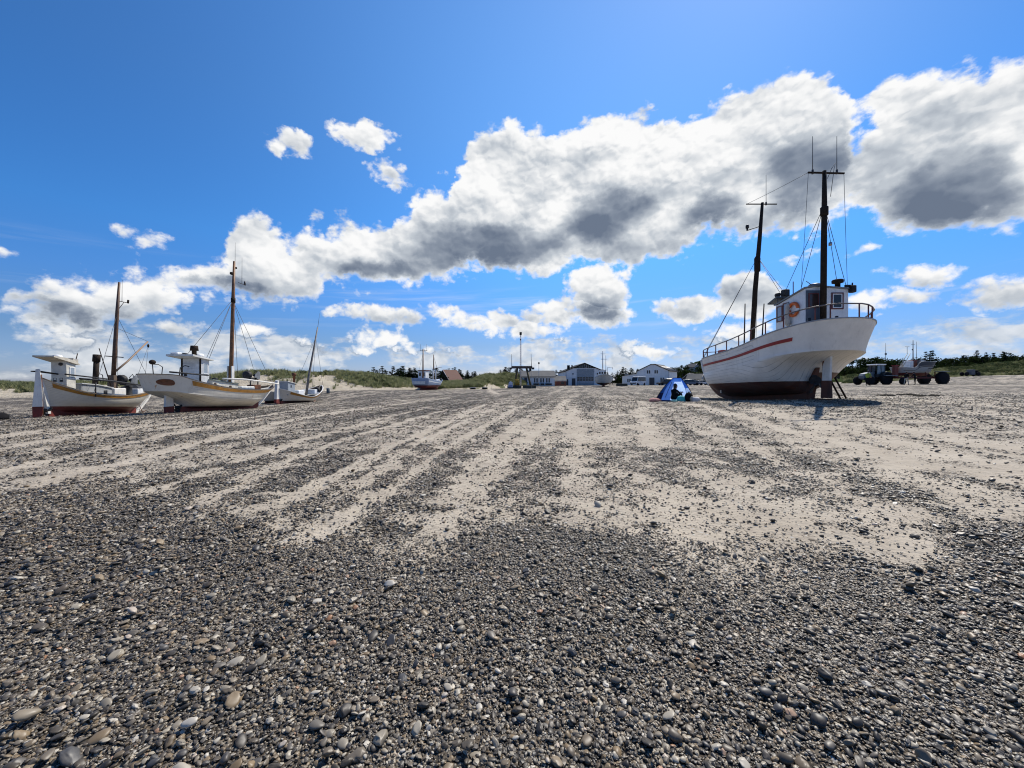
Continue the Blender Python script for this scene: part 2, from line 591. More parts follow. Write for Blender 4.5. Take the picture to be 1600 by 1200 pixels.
# wheel tracks and keel drags swept free of pebbles
_tracks = []
for pts_, wd_, st_ in [([(622, 925), (690, 850), (735, 785), (790, 715), (870, 650), (885, 625)], 0.17, 1.0),
                       ([(0, 772), (280, 702), (450, 658), (560, 640), (700, 622)], 0.22, 0.9),
                       ([(-40, 706), (150, 676), (260, 662)], 0.3, 0.7),
                       ([(170, 862), (400, 742), (540, 688), (700, 640)], 0.15, 0.8),
                       ([(240, 895), (330, 838), (480, 770), (610, 700), (740, 642)], 0.15, 0.8),
                       ([(560, 760), (660, 690), (770, 640)], 0.15, 0.7),
                       ([(20, 830), (250, 762), (470, 690), (680, 634)], 0.14, 0.7), ([(300, 850), (520, 745), (760, 632)], 0.12, 0.7), ([(470, 860), (600, 770), (700, 700), (810, 636)], 0.12, 0.7), ([(905, 760), (900, 690), (895, 640)], 0.2, 0.5), ([(1180, 640), (1400, 690), (1640, 745)], 0.25, 0.6), ([(-20, 740), (220, 690), (470, 640)], 0.2, 0.6),
                       ([(700, 780), (760, 710), (820, 655)], 0.2, 0.6),
                       ([(1080, 632), (1150, 650), (1250, 676), (1330, 697), (1410, 722)], 0.25, 1.0),
                       ([(1240, 655), (1420, 672), (1620, 704)], 0.3, 0.7),
                       ([(1400, 735), (1500, 770), (1620, 800)], 0.3, 0.6),
                       ([(1000, 640), (1010, 665), (1020, 700)], 0.3, 0.5),
                       ([(1345, 602.6), (1450, 603.0), (1540, 602.6), (1640, 601.5)], 0.5, 1.3),
                       ([(760, 606), (768, 612), (776, 616)], 0.4, 0.7)]:
    _tracks.append(([ground_hit(*p_) for p_ in pts_], wd_, st_))

_bd = np.array([(ground_hit(px_, py_)) for px_, py_ in [(-100, 760), (0, 775), (250, 790), (450, 820), (600, 865), (700, 838), (800, 822), (1000, 845), (1200, 888), (1400, 905), (1500, 850), (1600, 800), (1700, 790)]])
_bd_az = np.arctan2(_bd[:, 0], _bd[:, 1]); _bd_r = np.hypot(_bd[:, 0], _bd[:, 1])


def shingle(x, y):
    """share of the surface covered by pebbles, 0 bare sand .. 1 solid shingle"""
    az = np.arctan2(x, y); r = np.hypot(x, y)
    rb = np.interp(az, _bd_az, _bd_r)
    wob = (fbm(x * 1.1, y * 1.1, 5) - 0.5) * 2.2 + (fbm(x * 4, y * 4, 9) - 0.5) * 1.0
    t = np.clip((r - rb + wob * np.clip(r / 4, 0.4, 2)) / (0.25 * rb) * 0.5 + 0.5, 0, 1)
    near = 1 - t * t * (3 - 2 * t)
    # broad patches, drawn out along the haul lines
    s_ = x - 0.20 * y
    strp = fbm(s_ * 1.5, y * 0.10, 21, 4)
    pat = fbm(x * 0.35, y * 0.22, 33, 4)
    fine = fbm(x * 3.4, y * 3.4, 41, 3)
    mid = 0.42 + (strp - 0.5) * 1.0 + (pat - 0.5) * 0.6 + (fine - 0.5) * 1.35
    mid = mid + np.where(az < 0, 0.06 * np.clip(-az / 0.5, 0, 1), -0.03)
    sandy = np.exp(-(((x - 2.6) / 2.3) ** 2 + ((y - 4.4) / 1.7) ** 2))
    mid = mid - 0.55 * sandy
    mid = mid + 0.26 * np.clip((r - 15) / 18, 0, 1) + 0.14 * np.clip((r - 34) / 15, 0, 1)
    for pts_, wd_, st_ in _tracks:
        for (x0, y0), (x1, y1) in zip(pts_, pts_[1:]):
            L2 = (x1 - x0) ** 2 + (y1 - y0) ** 2
            q = np.clip(((x - x0) * (x1 - x0) + (y - y0) * (y1 - y0)) / L2, 0, 1)
            dd = np.hypot(x - x0 - q * (x1 - x0), y - y0 - q * (y1 - y0)) + (fine - 0.5) * 0.22
            mid = mid - 1.15 * st_ * np.exp(-(dd / wd_) ** 2)
    return np.clip(np.maximum(near * (0.86 + 0.3 * (fine - 0.4)), mid), 0, 1)


def micro(x, y, r):
    """small relief of the beach surface"""
    k = np.clip(1 - r / 90, 0, 1)
    return k * ((fbm(x * 0.8, y * 0.8, 55, 4) - 0.5) * 0.09 + (fbm(x * 4.5, y * 4.5, 77, 3) - 0.5) * 0.035)


# one sheet to the horizon, polar so that it is finest underfoot
_az = np.concatenate([np.linspace(-180, -66, 40, endpoint=False), np.linspace(-66, 66, 660, endpoint=False), np.linspace(66, 180, 40, endpoint=False)])
_rad = np.concatenate([[0.35], np.geomspace(0.6, 120, 330), np.geomspace(126, 9000, 36)])
_AZ, _RD = np.meshgrid(np.radians(_az), _rad)
GX = _RD * np.sin(_AZ); GY = _RD * np.cos(_AZ)
_fade = np.clip((700 - _RD) / 300, 0, 1)
GZ0 = gz_arr(GX.ravel(), GY.ravel()).reshape(GX.shape) * _fade + (1 - _fade) * 0.5
GZ = GZ0 + micro(GX, GY, _RD)
nr, na = GX.shape
_idx = np.arange(nr * na).reshape(nr, na)
_f = np.stack([_idx[:-1], np.roll(_idx, -1, 1)[:-1], np.roll(_idx, -1, 1)[1:], _idx[1:]], -1).reshape(-1, 4)
_me = bpy.data.meshes.new("beach_ground")
_vs = np.stack([GX, GY, GZ], -1).reshape(-1, 3)
_vs = np.vstack([_vs, [[0, 0, 0]]])
_me.from_pydata(_vs.tolist(), [], _f.tolist() + [(int(_idx[0, i]), len(_vs) - 1, int(_idx[0, (i + 1) % na])) for i in range(na)])
_me.polygons.foreach_set('use_smooth', [True] * len(_me.polygons))
_at = _me.attributes.new('shingle', 'FLOAT', 'POINT')
_sh = shingle(_vs[:, 0], _vs[:, 1])
_at.data.foreach_set('value', _sh.astype(np.float32))


def beach_material():
    m_ = bpy.data.materials.new("beach_sand_and_shingle")
    m_.use_nodes = True
    g = NT(m_.node_tree)
    tc = g.n('ShaderNodeNewGeometry').outputs['Position']
    x, y, z = g.sep(tc)
    p = g.comb(x, y, 0.0)
    sh = g.attr('shingle')
    # sand
    n0 = g.noise(p, 0.9, 5, 0.6)
    sand = g.mix(g.ss(n0, 0.3, 0.7), (0.37, 0.315, 0.24), (0.455, 0.395, 0.308))
    n9 = g.noise(p, 5.0, 5, 0.7)
    sand = g.mix(g.ss(n9, 0.50, 0.72, 0.0, 0.5), sand, (0.27, 0.225, 0.165))
    grain = g.noise(p, 60.0, 4, 0.7)
    sand = g.mix(g.ss(grain, 0.35, 0.75, 0.0, 0.45), sand, (0.26, 0.22, 0.17))
    sand = g.mix(g.ss(sh, 0.62, 0.95), sand, (0.013, 0.011, 0.009))  # gravel bed under dense pebbles; shade of their gaps painted in as near-black
    # pebbles, three sizes
    cover = None
    pcol = None
    hgt = None
    for sc, th, wgt in ((13.0, 0.36, 1.0), (27.0, 0.42, 0.8), (58.0, 0.5, 0.5)):
        pw = g.vm('ADD', p, g.vm('SCALE', g.noise(p, sc * 0.7, 2, 0.5, color=True), 0.35 / sc))
        vn = g.n('ShaderNodeTexVoronoi', feature='F1')
        g.put(vn.inputs['Vector'], pw)
        vn.inputs['Scale'].default_value = sc
        dist, vc = vn.outputs['Distance'], vn.outputs['Color']
        r1, r2, r3 = g.sep(vc)
        present = g.m('LESS_THAN', r1, g.m('MULTIPLY', sh, 0.95 if sc > 20 else 0.5))
        rad = g.m('MULTIPLY_ADD', r2, 0.25, th)
        cv = g.m('MULTIPLY', present, g.ss(dist, g.m('MULTIPLY', rad, 0.8), rad, 1.0, 0.0))
        pc = g.ramp(r3, [(0.0, (0.024, 0.020, 0.016)), (0.3, (0.058, 0.046, 0.033)), (0.55, (0.105, 0.080, 0.054)), (0.75, (0.135, 0.115, 0.09)), (0.9, (0.28, 0.25, 0.205)), (1.0, (0.48, 0.46, 0.42))])
        hh = g.m('MULTIPLY', g.m('MULTIPLY', present, g.ss(dist, 0.0, rad, 1.0, 0.0)), wgt / sc * 13)
        if cover is None:
            cover, pcol, hgt = cv, pc, hh
        else:
            pcol = g.mix(cover, pc, pcol)
            cover = g.m('MAXIMUM', cover, cv)
            hgt = g.m('MAXIMUM', hgt, hh)
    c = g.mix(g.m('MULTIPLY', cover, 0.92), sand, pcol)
    lump = g.m('ADD', g.m('MULTIPLY', hgt, 0.022), g.m('ADD', g.m('MULTIPLY', g.noise(p, 3.2, 6, 0.65), 0.06), g.m('MULTIPLY', g.noise(g.vm('MULTIPLY', p, (1.0, 2.2, 1.0)), 9.0, 4, 0.6), 0.022)))
    bp = g.n('ShaderNodeBump')
    bp.inputs['Strength'].default_value = 1.0
    bp.inputs['Distance'].default_value = 1.0
    g.put(bp.inputs['Height'], lump)
    b = g.n('ShaderNodeBsdfPrincipled')
    g.put(b.inputs['Base Color'], c)
    b.inputs['Roughness'].default_value = 0.85
    b.inputs['Specular IOR Level'].default_value = 0.25
    g.t.links.new(bp.outputs[0], b.inputs['Normal'])
    o = g.n('ShaderNodeOutputMaterial')
    g.t.links.new(b.outputs[0], o.inputs['Surface'])
    return m_


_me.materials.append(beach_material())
ground = bpy.data.objects.new("ground", _me)
col.objects.link(ground)
tag(ground, kind='structure')


# ------------------------------------------------------------------ loose pebbles: one uncountable mass
def pebble_material():
    m_ = bpy.data.materials.new("beach_pebble")
    m_.use_nodes = True
    g = NT(m_.node_tree)
    rnd = g.n('ShaderNodeObjectInfo').outputs['Random']
    tc = g.n('ShaderNodeTexCoord').outputs['Object']
    c = g.ramp(rnd, [(0.0, (0.022, 0.018, 0.013)), (0.18, (0.046, 0.037, 0.025)), (0.34, (0.095, 0.071, 0.042)), (0.44, (0.066, 0.065, 0.064)), (0.55, (0.145, 0.102, 0.054)), (0.65, (0.16, 0.140, 0.110)), (0.75, (0.25, 0.170, 0.082)), (0.84, (0.29, 0.25, 0.185)), (0.93, (0.42, 0.365, 0.27)), (0.985, (0.58, 0.53, 0.44)), (1.0, (0.36, 0.17, 0.07))])
    n1 = g.noise(tc, 3.0, 5, 0.65)
    c = g.vm('SCALE', c, 0.78)
    c = g.mix(g.ss(n1, 0.3, 0.75, 0.0, 0.45), c, g.mix(0.3, c, (0.24, 0.21, 0.17)))
    b = g.n('ShaderNodeBsdfPrincipled')
    g.put(b.inputs['Base Color'], c)
    b.inputs['Roughness'].default_value = 0.48
    b.inputs['Specular IOR Level'].default_value = 0.5
    o = g.n('ShaderNodeOutputMaterial')
    g.t.links.new(b.outputs[0], o.inputs['Surface'])
    return m_


PEB = pebble_material()


def pebble_points():
    P_, S_, A_ = [], [], []
    def zone(r0, r1, dens, s_med, s_sig, amax=63, seed=0, floor=0.0, power=1.0, fade=None):
        rg = np.random.default_rng(seed)
        area = R(2 * amax) / 2 * (r1 * r1 - r0 * r0)
        n = int(area * dens)
        r = np.sqrt(rg.random(n) * (r1 * r1 - r0 * r0) + r0 * r0)
        a = R(amax) * (rg.random(n) * 2 - 1)
        x, y = r * np.sin(a), r * np.cos(a)
        D = np.maximum(shingle(x, y), floor)
        pr = D ** power
        if fade:
            k_ = np.clip((r - fade) / (r1 - fade), 0, 1)
            pr = pr * (1 - k_ * k_ * (3 - 2 * k_))
        keep = rg.random(n) < pr
        x, y, r = x[keep], y[keep], r[keep]
        s = np.clip(s_med * np.exp(rg.normal(0, s_sig, len(x))), 0.005, 0.036)
        P_.append(np.stack([x, y, gz_arr(x, y) + micro(x, y, r) + s * 0.45 * rg.normal(0.8, 1.0, len(x))], 1)); S_.append(s)
    zone(0.7, 4.2, 12000, 0.0058, 0.48, seed=1)
    zone(4.2, 9.0, 4200, 0.0080, 0.46, seed=2, power=1.1, floor=0.09)
    zone(9.0, 30.0, 380, 0.0125, 0.45, seed=3, power=1.15, floor=0.08, fade=15.0)
    zone(16.0, 50.0, 75, 0.0190, 0.42, seed=6, power=1.2, floor=0.08, fade=24.0)
    zone(0.7, 9.0, 26, 0.017, 0.36, seed=4, floor=0.04)
    return np.vstack(P_), np.concatenate(S_)


def build_pebbles():
    pts, sc = pebble_points()
    me = bpy.data.meshes.new("pebbles")
    me.vertices.add(len(pts))
    me.vertices.foreach_set('co', pts.astype(np.float32).ravel())
    a = me.attributes.new('sz', 'FLOAT_VECTOR', 'POINT')
    rg = np.random.default_rng(5)
    k = np.stack([sc * rg.uniform(0.85, 1.35, len(sc)), sc * rg.uniform(0.7, 1.0, len(sc)), sc * rg.uniform(0.32, 0.66, len(sc))], 1)
    a.data.foreach_set('vector', k.astype(np.float32).ravel())
    a = me.attributes.new('rt', 'FLOAT_VECTOR', 'POINT')
    rt = np.stack([rg.normal(0, 0.3, len(sc)), rg.normal(0, 0.3, len(sc)), rg.uniform(0, 6.28, len(sc))], 1)
    a.data.foreach_set('vector', rt.astype(np.float32).ravel())
    me.materials.append(PEB)
    o = bpy.data.objects.new("pebbles", me)
    col.objects.link(o)
    tag(o, kind='stuff')
    ng = bpy.data.node_groups.new("pebble_scatter", 'GeometryNodeTree')
    ng.interface.new_socket("Geometry", in_out='INPUT', socket_type='NodeSocketGeometry')
    ng.interface.new_socket("Geometry", in_out='OUTPUT', socket_type='NodeSocketGeometry')
    N, L = ng.nodes, ng.links
    gi, go = N.new('NodeGroupInput'), N.new('NodeGroupOutput')
    join = N.new('GeometryNodeGeometryToInstance')
    for i in range(6):
        ico = N.new('GeometryNodeMeshIcoSphere')
        ico.inputs['Subdivisions'].default_value = 3 if i < 3 else 2
        ico.inputs['Radius'].default_value = 1.0
        pos = N.new('GeometryNodeInputPosition')
        nz = N.new('ShaderNodeTexNoise')
        nz.noise_dimensions = '4D'
        nz.inputs['W'].default_value = i * 3.7
        nz.inputs['Scale'].default_value = 1.0
        nz.inputs['Detail'].default_value = 2.0
        L.new(pos.outputs[0], nz.inputs['Vector'])
        sub = N.new('ShaderNodeVectorMath'); sub.operation = 'SUBTRACT'
        L.new(nz.outputs[1], sub.inputs[0]); sub.inputs[1].default_value = (0.5, 0.5, 0.5)
        scl = N.new('ShaderNodeVectorMath'); scl.operation = 'SCALE'
        L.new(sub.outputs[0], scl.inputs[0]); scl.inputs[3].default_value = 1.3
        sp = N.new('GeometryNodeSetPosition')
        L.new(ico.outputs[0], sp.inputs['Geometry']); L.new(scl.outputs[0], sp.inputs['Offset'])
        sm = N.new('GeometryNodeSetShadeSmooth')
        L.new(sp.outputs[0], sm.inputs[0])
        mt = N.new('GeometryNodeSetMaterial'); mt.inputs['Material'].default_value = PEB
        L.new(sm.outputs[0], mt.inputs['Geometry'])
        L.new(mt.outputs[0], join.inputs[0])
    iop = N.new('GeometryNodeInstanceOnPoints')
    iop.inputs['Pick Instance'].default_value = True
    L.new(gi.outputs[0], iop.inputs['Points'])
    L.new(join.outputs[0], iop.inputs['Instance'])
    rv = N.new('FunctionNodeRandomValue'); rv.data_type = 'INT'
    for s_ in rv.inputs:
        if s_.enabled and s_.name == 'Max': s_.default_value = 5
    L.new([q for q in rv.outputs if q.enabled][0], iop.inputs['Instance Index'])
    az_ = N.new('GeometryNodeInputNamedAttribute'); az_.data_type = 'FLOAT_VECTOR'; az_.inputs[0].default_value = 'sz'
    ar_ = N.new('GeometryNodeInputNamedAttribute'); ar_.data_type = 'FLOAT_VECTOR'; ar_.inputs[0].default_value = 'rt'
    e2r = N.new('FunctionNodeEulerToRotation')
    L.new(ar_.outputs[0], e2r.inputs[0])
    L.new(e2r.outputs[0], iop.inputs['Rotation'])
    L.new(az_.outputs[0], iop.inputs['Scale'])
    L.new(iop.outputs[0], go.inputs[0])
    md = o.modifiers.new("scatter", 'NODES')
    md.node_group = ng
    print("pebbles", len(pts))


build_pebbles()


# ------------------------------------------------------------------ hulls
def interp(tab, t):
    """smooth table lookup (catmull-rom)"""
    xs = [p[0] for p in tab]; ys = [p[1] for p in tab]
    if t <= xs[0]: return ys[0]
    if t >= xs[-1]: return ys[-1]
    i = max(k for k in range(len(xs)) if xs[k] <= t)
    i = min(i, len(xs) - 2)
    h = xs[i + 1] - xs[i]
    u = (t - xs[i]) / h
    m0 = (ys[i + 1] - ys[i - 1]) / (xs[i + 1] - xs[i - 1]) if i > 0 else (ys[1] - ys[0]) / h
    m1 = (ys[i + 2] - ys[i]) / (xs[i + 2] - xs[i]) if i + 2 < len(xs) else (ys[-1] - ys[-2]) / h
    return ((2 * u ** 3 - 3 * u ** 2 + 1) * ys[i] + (u ** 3 - 2 * u ** 2 + u) * h * m0 + (-2 * u ** 3 + 3 * u ** 2) * ys[i + 1] + (u ** 3 - u ** 2) * h * m1)


class Hull:
    """lofted hull in local metres: x starboard, y forward, z up.
    q runs from keel (0) to sheer (1), t along each level line from stern to stem"""
    def __init__(s, L, sheer, keel, stern, stem, girth, ts=0.3, tb=0.55, es=((0, 1.3), (1, 0.5)), eb=((0, 1.0), (1, 0.8)), ns=2.0, nb=2.2, knuckle=None):
        s.L, s.sheer, s.keel, s.stern, s.stem, s.girth = L, sheer, keel, stern, stem, girth
        s.ts, s.tb, s.es, s.eb, s.ns, s.nb, s.knuckle = ts, tb, es, eb, ns, nb, knuckle
        s.plain_aft, s.plain_v = 3.2, 14.5 / 15

    def pt(s, t, q, side=1, off=0.0):
        y0, y1 = interp(s.stern, q), interp(s.stem, q)
        y = y0 + (y1 - y0) * t
        b = interp(s.girth, q)
        es, eb = interp(s.es, q), interp(s.eb, q)
        f = 1.0
        ts = s.ts if isinstance(s.ts, float) else interp(s.ts, q)
        if t < ts:
            f *= max(0.0, 1 - (1 - t / ts) ** s.ns) ** es
        if t > s.tb:
            f *= max(0.0, 1 - ((t - s.tb) / (1 - s.tb)) ** s.nb) ** eb
        z0, z1 = interp(s.keel, y), interp(s.sheer, y)
        z = z0 + (z1 - z0) * q
        p = Vector((side * b * f, y, z))
        if off:
            e = 0.004
            t0, t1 = max(0, t - e), min(1, t + e)
            q0, q1 = max(0, q - e), min(1, q + e)
            du = s.pt(t1, q, side) - s.pt(t0, q, side)
            dv = s.pt(t, q1, side) - s.pt(t, q0, side)
            n_ = du.cross(dv)
            if n_.length > 1e-9:
                n_.normalize()
                if n_.x * side < 0: n_ = -n_
                p = p + n_ * off
        return p

    def t_grid(s, n):
        # denser at both ends
        return [0.5 - 0.5 * cos(pi * i / n) for i in range(n + 1)]

    def mesh(s, name, mat, parent, nt=56, nq=30, thick=0.06):
        vs, fs, uv = [], [], []
        ts = s.t_grid(nt)
        qs = [i / nq for i in range(nq + 1)]
        if s.knuckle:
            k = min(range(nq + 1), key=lambda i: abs(qs[i] - s.knuckle))
            qs[k] = s.knuckle
        for sd in (-1, 1):
            b0 = len(vs)
            for t in ts:
                for q in qs:
                    p = s.pt(t, q, sd)
                    vs.append(p)
                    w = 0.0
                    if s.knuckle:
                        w = max(0, min(1, 1 - (p.y - 2.0) / 3.5)) if q < s.knuckle else 0.0
                    vq = q * (1 - w) + w * (0.1 + abs(p.x) / 3.2)
                    if s.knuckle and q >= s.knuckle and p.y < s.plain_aft: vq = s.plain_v
                    uv.append((p.y, vq))
            for i in range(nt):
                for j in range(nq):
                    a = b0 + i * (nq + 1) + j
                    f_ = (a, a + 1, a + nq + 2, a + nq + 1)
                    fs.append(f_ if sd == 1 else tuple(reversed(f_)))
        o = link_mesh(name, vs, fs, mat, parent, True, None, uv)
        # weld the two halves
        import bmesh
        bm = bmesh.new(); bm.from_mesh(o.data)
        bmesh.ops.remove_doubles(bm, verts=bm.verts, dist=0.004)
        bmesh.ops.recalc_face_normals(bm, faces=bm.faces)
        if s.knuckle:
            pass
        bm.to_mesh(o.data); bm.free()
        md = o.modifiers.new("thickness", 'SOLIDIFY')
        md.thickness = thick
        md.offset = -1 if s._outward(o) else 1
        if s.knuckle:
            md2 = o.modifiers.new("edge", 'EDGE_SPLIT')
            md2.split_angle = R(28)
        return o

    def _outward(s, o):
        return sum(p.normal.x * p.center.x * p.area for p in o.data.polygons) > 0

    def band(s, mb, q0, q1, t0, t1, off, thick, n=40, mi=0, sides=(-1, 1), wrap=False, q_of_t=None):
        """a plank or rail lying on the skin between two levels"""
        for sd in sides:
            rings = []
            for i in range(n + 1):
                t = t0 + (t1 - t0) * (0.5 - 0.5 * cos(pi * i / n))
                dq = q_of_t(t) if q_of_t else 0.0
                a, b = s.pt(t, q0 + dq, sd, off), s.pt(t, min(1.0, q1 + dq), sd, off)
                c, d = s.pt(t, q0 + dq, sd, off - thick), s.pt(t, min(1.0, q1 + dq), sd, off - thick)
                rings.append((a, b, d, c))
            vs = [p for r_ in rings for p in r_]
            fs = []
            for i in range(n):
                for k in range(4):
                    k2 = (k + 1) % 4
                    f_ = (i * 4 + k, i * 4 + k2, (i + 1) * 4 + k2, (i + 1) * 4 + k)
                    fs.append(f_ if sd == -1 else tuple(reversed(f_)))
            fs.append((0, 1, 2, 3)); m_ = n * 4
            fs.append((m_ + 3, m_ + 2, m_ + 1, m_))
            mb.add(vs, fs, mi, False)
        return mb

    def cap(s, mb, w=0.10, h=0.05, t0=0.0, t1=1.0, n=60, mi=0, lift=0.0, out=0.02):
        """cap rail along the sheer"""
        for sd in (-1, 1):
            vs, fs = [], []
            for i in range(n + 1):
                t = t0 + (t1 - t0) * (0.5 - 0.5 * cos(pi * i / n))
                p = s.pt(t, 1.0, sd)
                pa, pb = s.pt(max(0, t - 0.003), 1.0, sd), s.pt(min(1, t + 0.003), 1.0, sd)
                d = (pb - pa); d.z = 0
                nrm = Vector((d.y, -d.x, 0)) * sd
                nrm = nrm.normalized() if nrm.length > 1e-6 else Vector((0, -1, 0))
                o_, i_ = p + nrm * out, p - nrm * (w - out)
                if o_.x * sd < 0: o_.x = 0
                if i_.x * sd < 0: i_.x = 0
                for q in (o_, i_):
                    for dz in (lift, lift + h):
                        vs.append(q + Vector((0, 0, dz)))
            for i in range(n):
                a, b = i * 4, (i + 1) * 4
                for (u, v) in ((0, 1), (1, 3), (3, 2), (2, 0)):
                    f_ = (a + u, a + v, b + v, b + u)
                    fs.append(f_ if sd == -1 else tuple(reversed(f_)))
            mb.add(vs, fs, mi, False)
        return mb

    def deck(s, name, mat, parent, q=0.84, inset=0.07, t0=0.01, t1=0.99, n=40):
        vs, fs = [], []
        ts = [t0 + (t1 - t0) * (0.5 - 0.5 * cos(pi * i / n)) for i in range(n + 1)]
        for t in ts:
            for u in (-1, -0.5, 0, 0.5, 1):
                p = s.pt(t, q, 1)
                w = max(0.0, p.x - inset)
                vs.append((u * w, p.y, p.z + 0.05 * (1 - u * u)))
        for i in range(n):
            for k in range(4):
                a = i * 5 + k
                fs.append((a, a + 1, a + 6, a + 5))
        return link_mesh(name, vs, fs, mat, parent, True)

    def keel_bar(s, name, mat, parent, y0, y1, drop=None, w=0.16, up=0.12, n=30, aft=None):
        """keel timber and stem, following the keel line; drop(y) is its lower edge"""
        vs, fs = [], []
        for i in range(n + 1):
            y = y0 + (y1 - y0) * i / n
            zb = drop(y); zt = interp(s.keel, y) + up
            for x in (-w / 2, w / 2):
                vs += [(x, y, zb), (x, y, max(zt, zb + 0.03))]
        for i in range(n):
            a, b = i * 4, (i + 1) * 4
            fs += [(a, b, b + 1, a + 1), (a + 2, a + 3, b + 3, b + 2), (a, a + 2, b + 2, b), (a + 1, b + 1, b + 3, a + 3)]
        fs += [(0, 1, 3, 2), (n * 4, n * 4 + 2, n * 4 + 3, n * 4 + 1)]
        return link_mesh(name, vs, fs, mat, parent)


def hull_paint(name, top, bottom, line, slope=0.0, planks=14, stripe=None, rust=0.0, seam=0.35, dirt=0.3, raised=0.0):
    """painted planking: antifouling below a line, seams, dents, weather streaks"""
    m_ = bpy.data.materials.new(name)
    m_.use_nodes = True
    g = NT(m_.node_tree)
    tc = g.n('ShaderNodeTexCoord')
    ob = tc.outputs['Object']
    x, y, z = g.sep(ob)
    u, v, _ = g.sep(tc.outputs['UV'])
    wob = g.m('MULTIPLY', g.m('SUBTRACT', g.noise(ob, 2.0, 3, 0.5), 0.5), 0.03)
    zl = g.m('ADD', g.m('SUBTRACT', z, g.m('MULTIPLY_ADD', y, slope, line)), wob)
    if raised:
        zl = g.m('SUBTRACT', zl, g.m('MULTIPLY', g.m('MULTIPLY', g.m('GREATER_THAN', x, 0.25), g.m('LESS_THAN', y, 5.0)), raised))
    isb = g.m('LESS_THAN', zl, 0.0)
    n1 = g.noise(ob, 1.3, 5, 0.65)
    n2 = g.noise(ob, 9.0, 4, 0.6)
    ctop = g.mix(g.ss(n1, 0.3, 0.72, 0.0, 1.0), tuple(c * 0.86 for c in top), top)
    # vertical weather streaks
    st = g.noise(g.vm('MULTIPLY', ob, (5.0, 5.0, 0.55)), 1.6, 6, 0.7)
    ctop = g.mix(g.m('MULTIPLY', g.ss(st, 0.52, 0.8), dirt), ctop, (0.30, 0.27, 0.22))
    if rust > 0:
        rs = g.noise(g.vm('MULTIPLY', ob, (2.6, 2.6, 0.5)), 1.1, 4, 0.75)
        ctop = g.mix(g.m('MULTIPLY', g.ss(rs, 0.645, 0.70), rust), ctop, (0.36, 0.16, 0.035))
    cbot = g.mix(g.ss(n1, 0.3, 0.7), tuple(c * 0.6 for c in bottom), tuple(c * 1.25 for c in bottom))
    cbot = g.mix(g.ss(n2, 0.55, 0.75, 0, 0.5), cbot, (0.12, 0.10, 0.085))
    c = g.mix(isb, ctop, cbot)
    # seams
    fr = g.m('FRACT', g.m('MULTIPLY', v, float(planks)))
    dd = g.m('ABSOLUTE', g.m('SUBTRACT', fr, 0.5))
    sm = g.ss(dd, 0.45, 0.495)
    # seams open and close along their length
    sm = g.m('MULTIPLY', sm, g.ss(g.noise(g.comb(g.m('MULTIPLY', u, 0.7), g.m('MULTIPLY', g.m('FLOOR', g.m('ADD', g.m('MULTIPLY', v, float(planks)), 0.5)), 3.1), 0.0), 1.0, 3, 0.6), 0.34, 0.62, 0.15, 1.0))
    c = g.mix(g.m('MULTIPLY', sm, seam), c, (0.045, 0.04, 0.034))
    pl = g.noise(g.comb(g.m('MULTIPLY', u, 0.25), g.m('FLOOR', g.m('MULTIPLY_ADD', v, float(planks), 0.5)), 0.0), 1.7, 2, 0.5)
    c = g.mix(g.ss(pl, 0.4, 0.7, 0.0, 0.14), c, (0.35, 0.32, 0.27))
    b = g.n('ShaderNodeBsdfPrincipled')
    g.put(b.inputs['Base Color'], c)
    g.put(b.inputs['Roughness'], g.ss(n1, 0.2, 0.8, 0.42, 0.62))
    b.inputs['Specular IOR Level'].default_value = 0.4
    bp = g.n('ShaderNodeBump')
    bp.inputs['Strength'].default_value = 0.8
    bp.inputs['Distance'].default_value = 1.0
    hgt = g.m('SUBTRACT', g.m('MULTIPLY', n2, 0.003), g.m('MULTIPLY', sm, 0.016))
    hgt = g.m('ADD', hgt, g.m('MULTIPLY', g.noise(ob, 1.1, 3, 0.5), 0.02))
    g.put(bp.inputs['Height'], hgt)
    g.t.links.new(bp.outputs[0], b.inputs['Normal'])
    o = g.n('ShaderNodeOutputMaterial')
    g.t.links.new(b.outputs[0], o.inputs['Surface'])
    return m_


WHITE = M("weathered_white_paint", (0.68, 0.665, 0.62), 0.5, var=0.10, dirt=0.35)
WHITE2 = M("house_white_paint", (0.74, 0.75, 0.75), 0.5, var=0.08, dirt=0.22)
BLACK = M("tarred_wood", (0.028, 0.020, 0.015), 0.75, var=0.3, scale=6, bump=0.3, spec=0.12)
DARK = M("dark_machine_paint", (0.030, 0.031, 0.033), 0.6, var=0.4, scale=5, dirt=0.3, spec=0.2)
GREY = M("grey_metal", (0.22, 0.23, 0.24), 0.45, 0.4, var=0.25, dirt=0.3)
STEEL = M("galvanised_steel", (0.36, 0.37, 0.38), 0.38, 0.85, var=0.2)
OCHRE = M("ochre_paint", (0.36, 0.165, 0.022), 0.6, var=0.25, dirt=0.35, scale=4)
MASTWOOD = M("varnished_mast", (0.17, 0.072, 0.022), 0.5, var=0.35, scale=5, bump=0.2)
MASTGREY = M("grey_spar", (0.17, 0.15, 0.13), 0.7, var=0.35, scale=5)
RED = M("red_paint", (0.30, 0.020, 0.022), 0.5, var=0.2, dirt=0.25)
OXIDE = M("red_oxide", (0.13, 0.018, 0.013), 0.7, var=0.35, scale=4)
RUST = M("rusty_iron", (0.12, 0.045, 0.02), 0.85, var=0.45, scale=6, bump=0.4)
BROWN = M("brown_antifouling", (0.10, 0.035, 0.02), 0.75, var=0.35, scale=3)
ROPE = M("rope", (0.40, 0.36, 0.29), 0.9, var=0.2)
WIRE = M("wire", (0.05, 0.05, 0.055), 0.6, 0.3)
GLASS = M("dark_window_glass", (0.018, 0.022, 0.028), 0.08, 0.0, var=0.1)
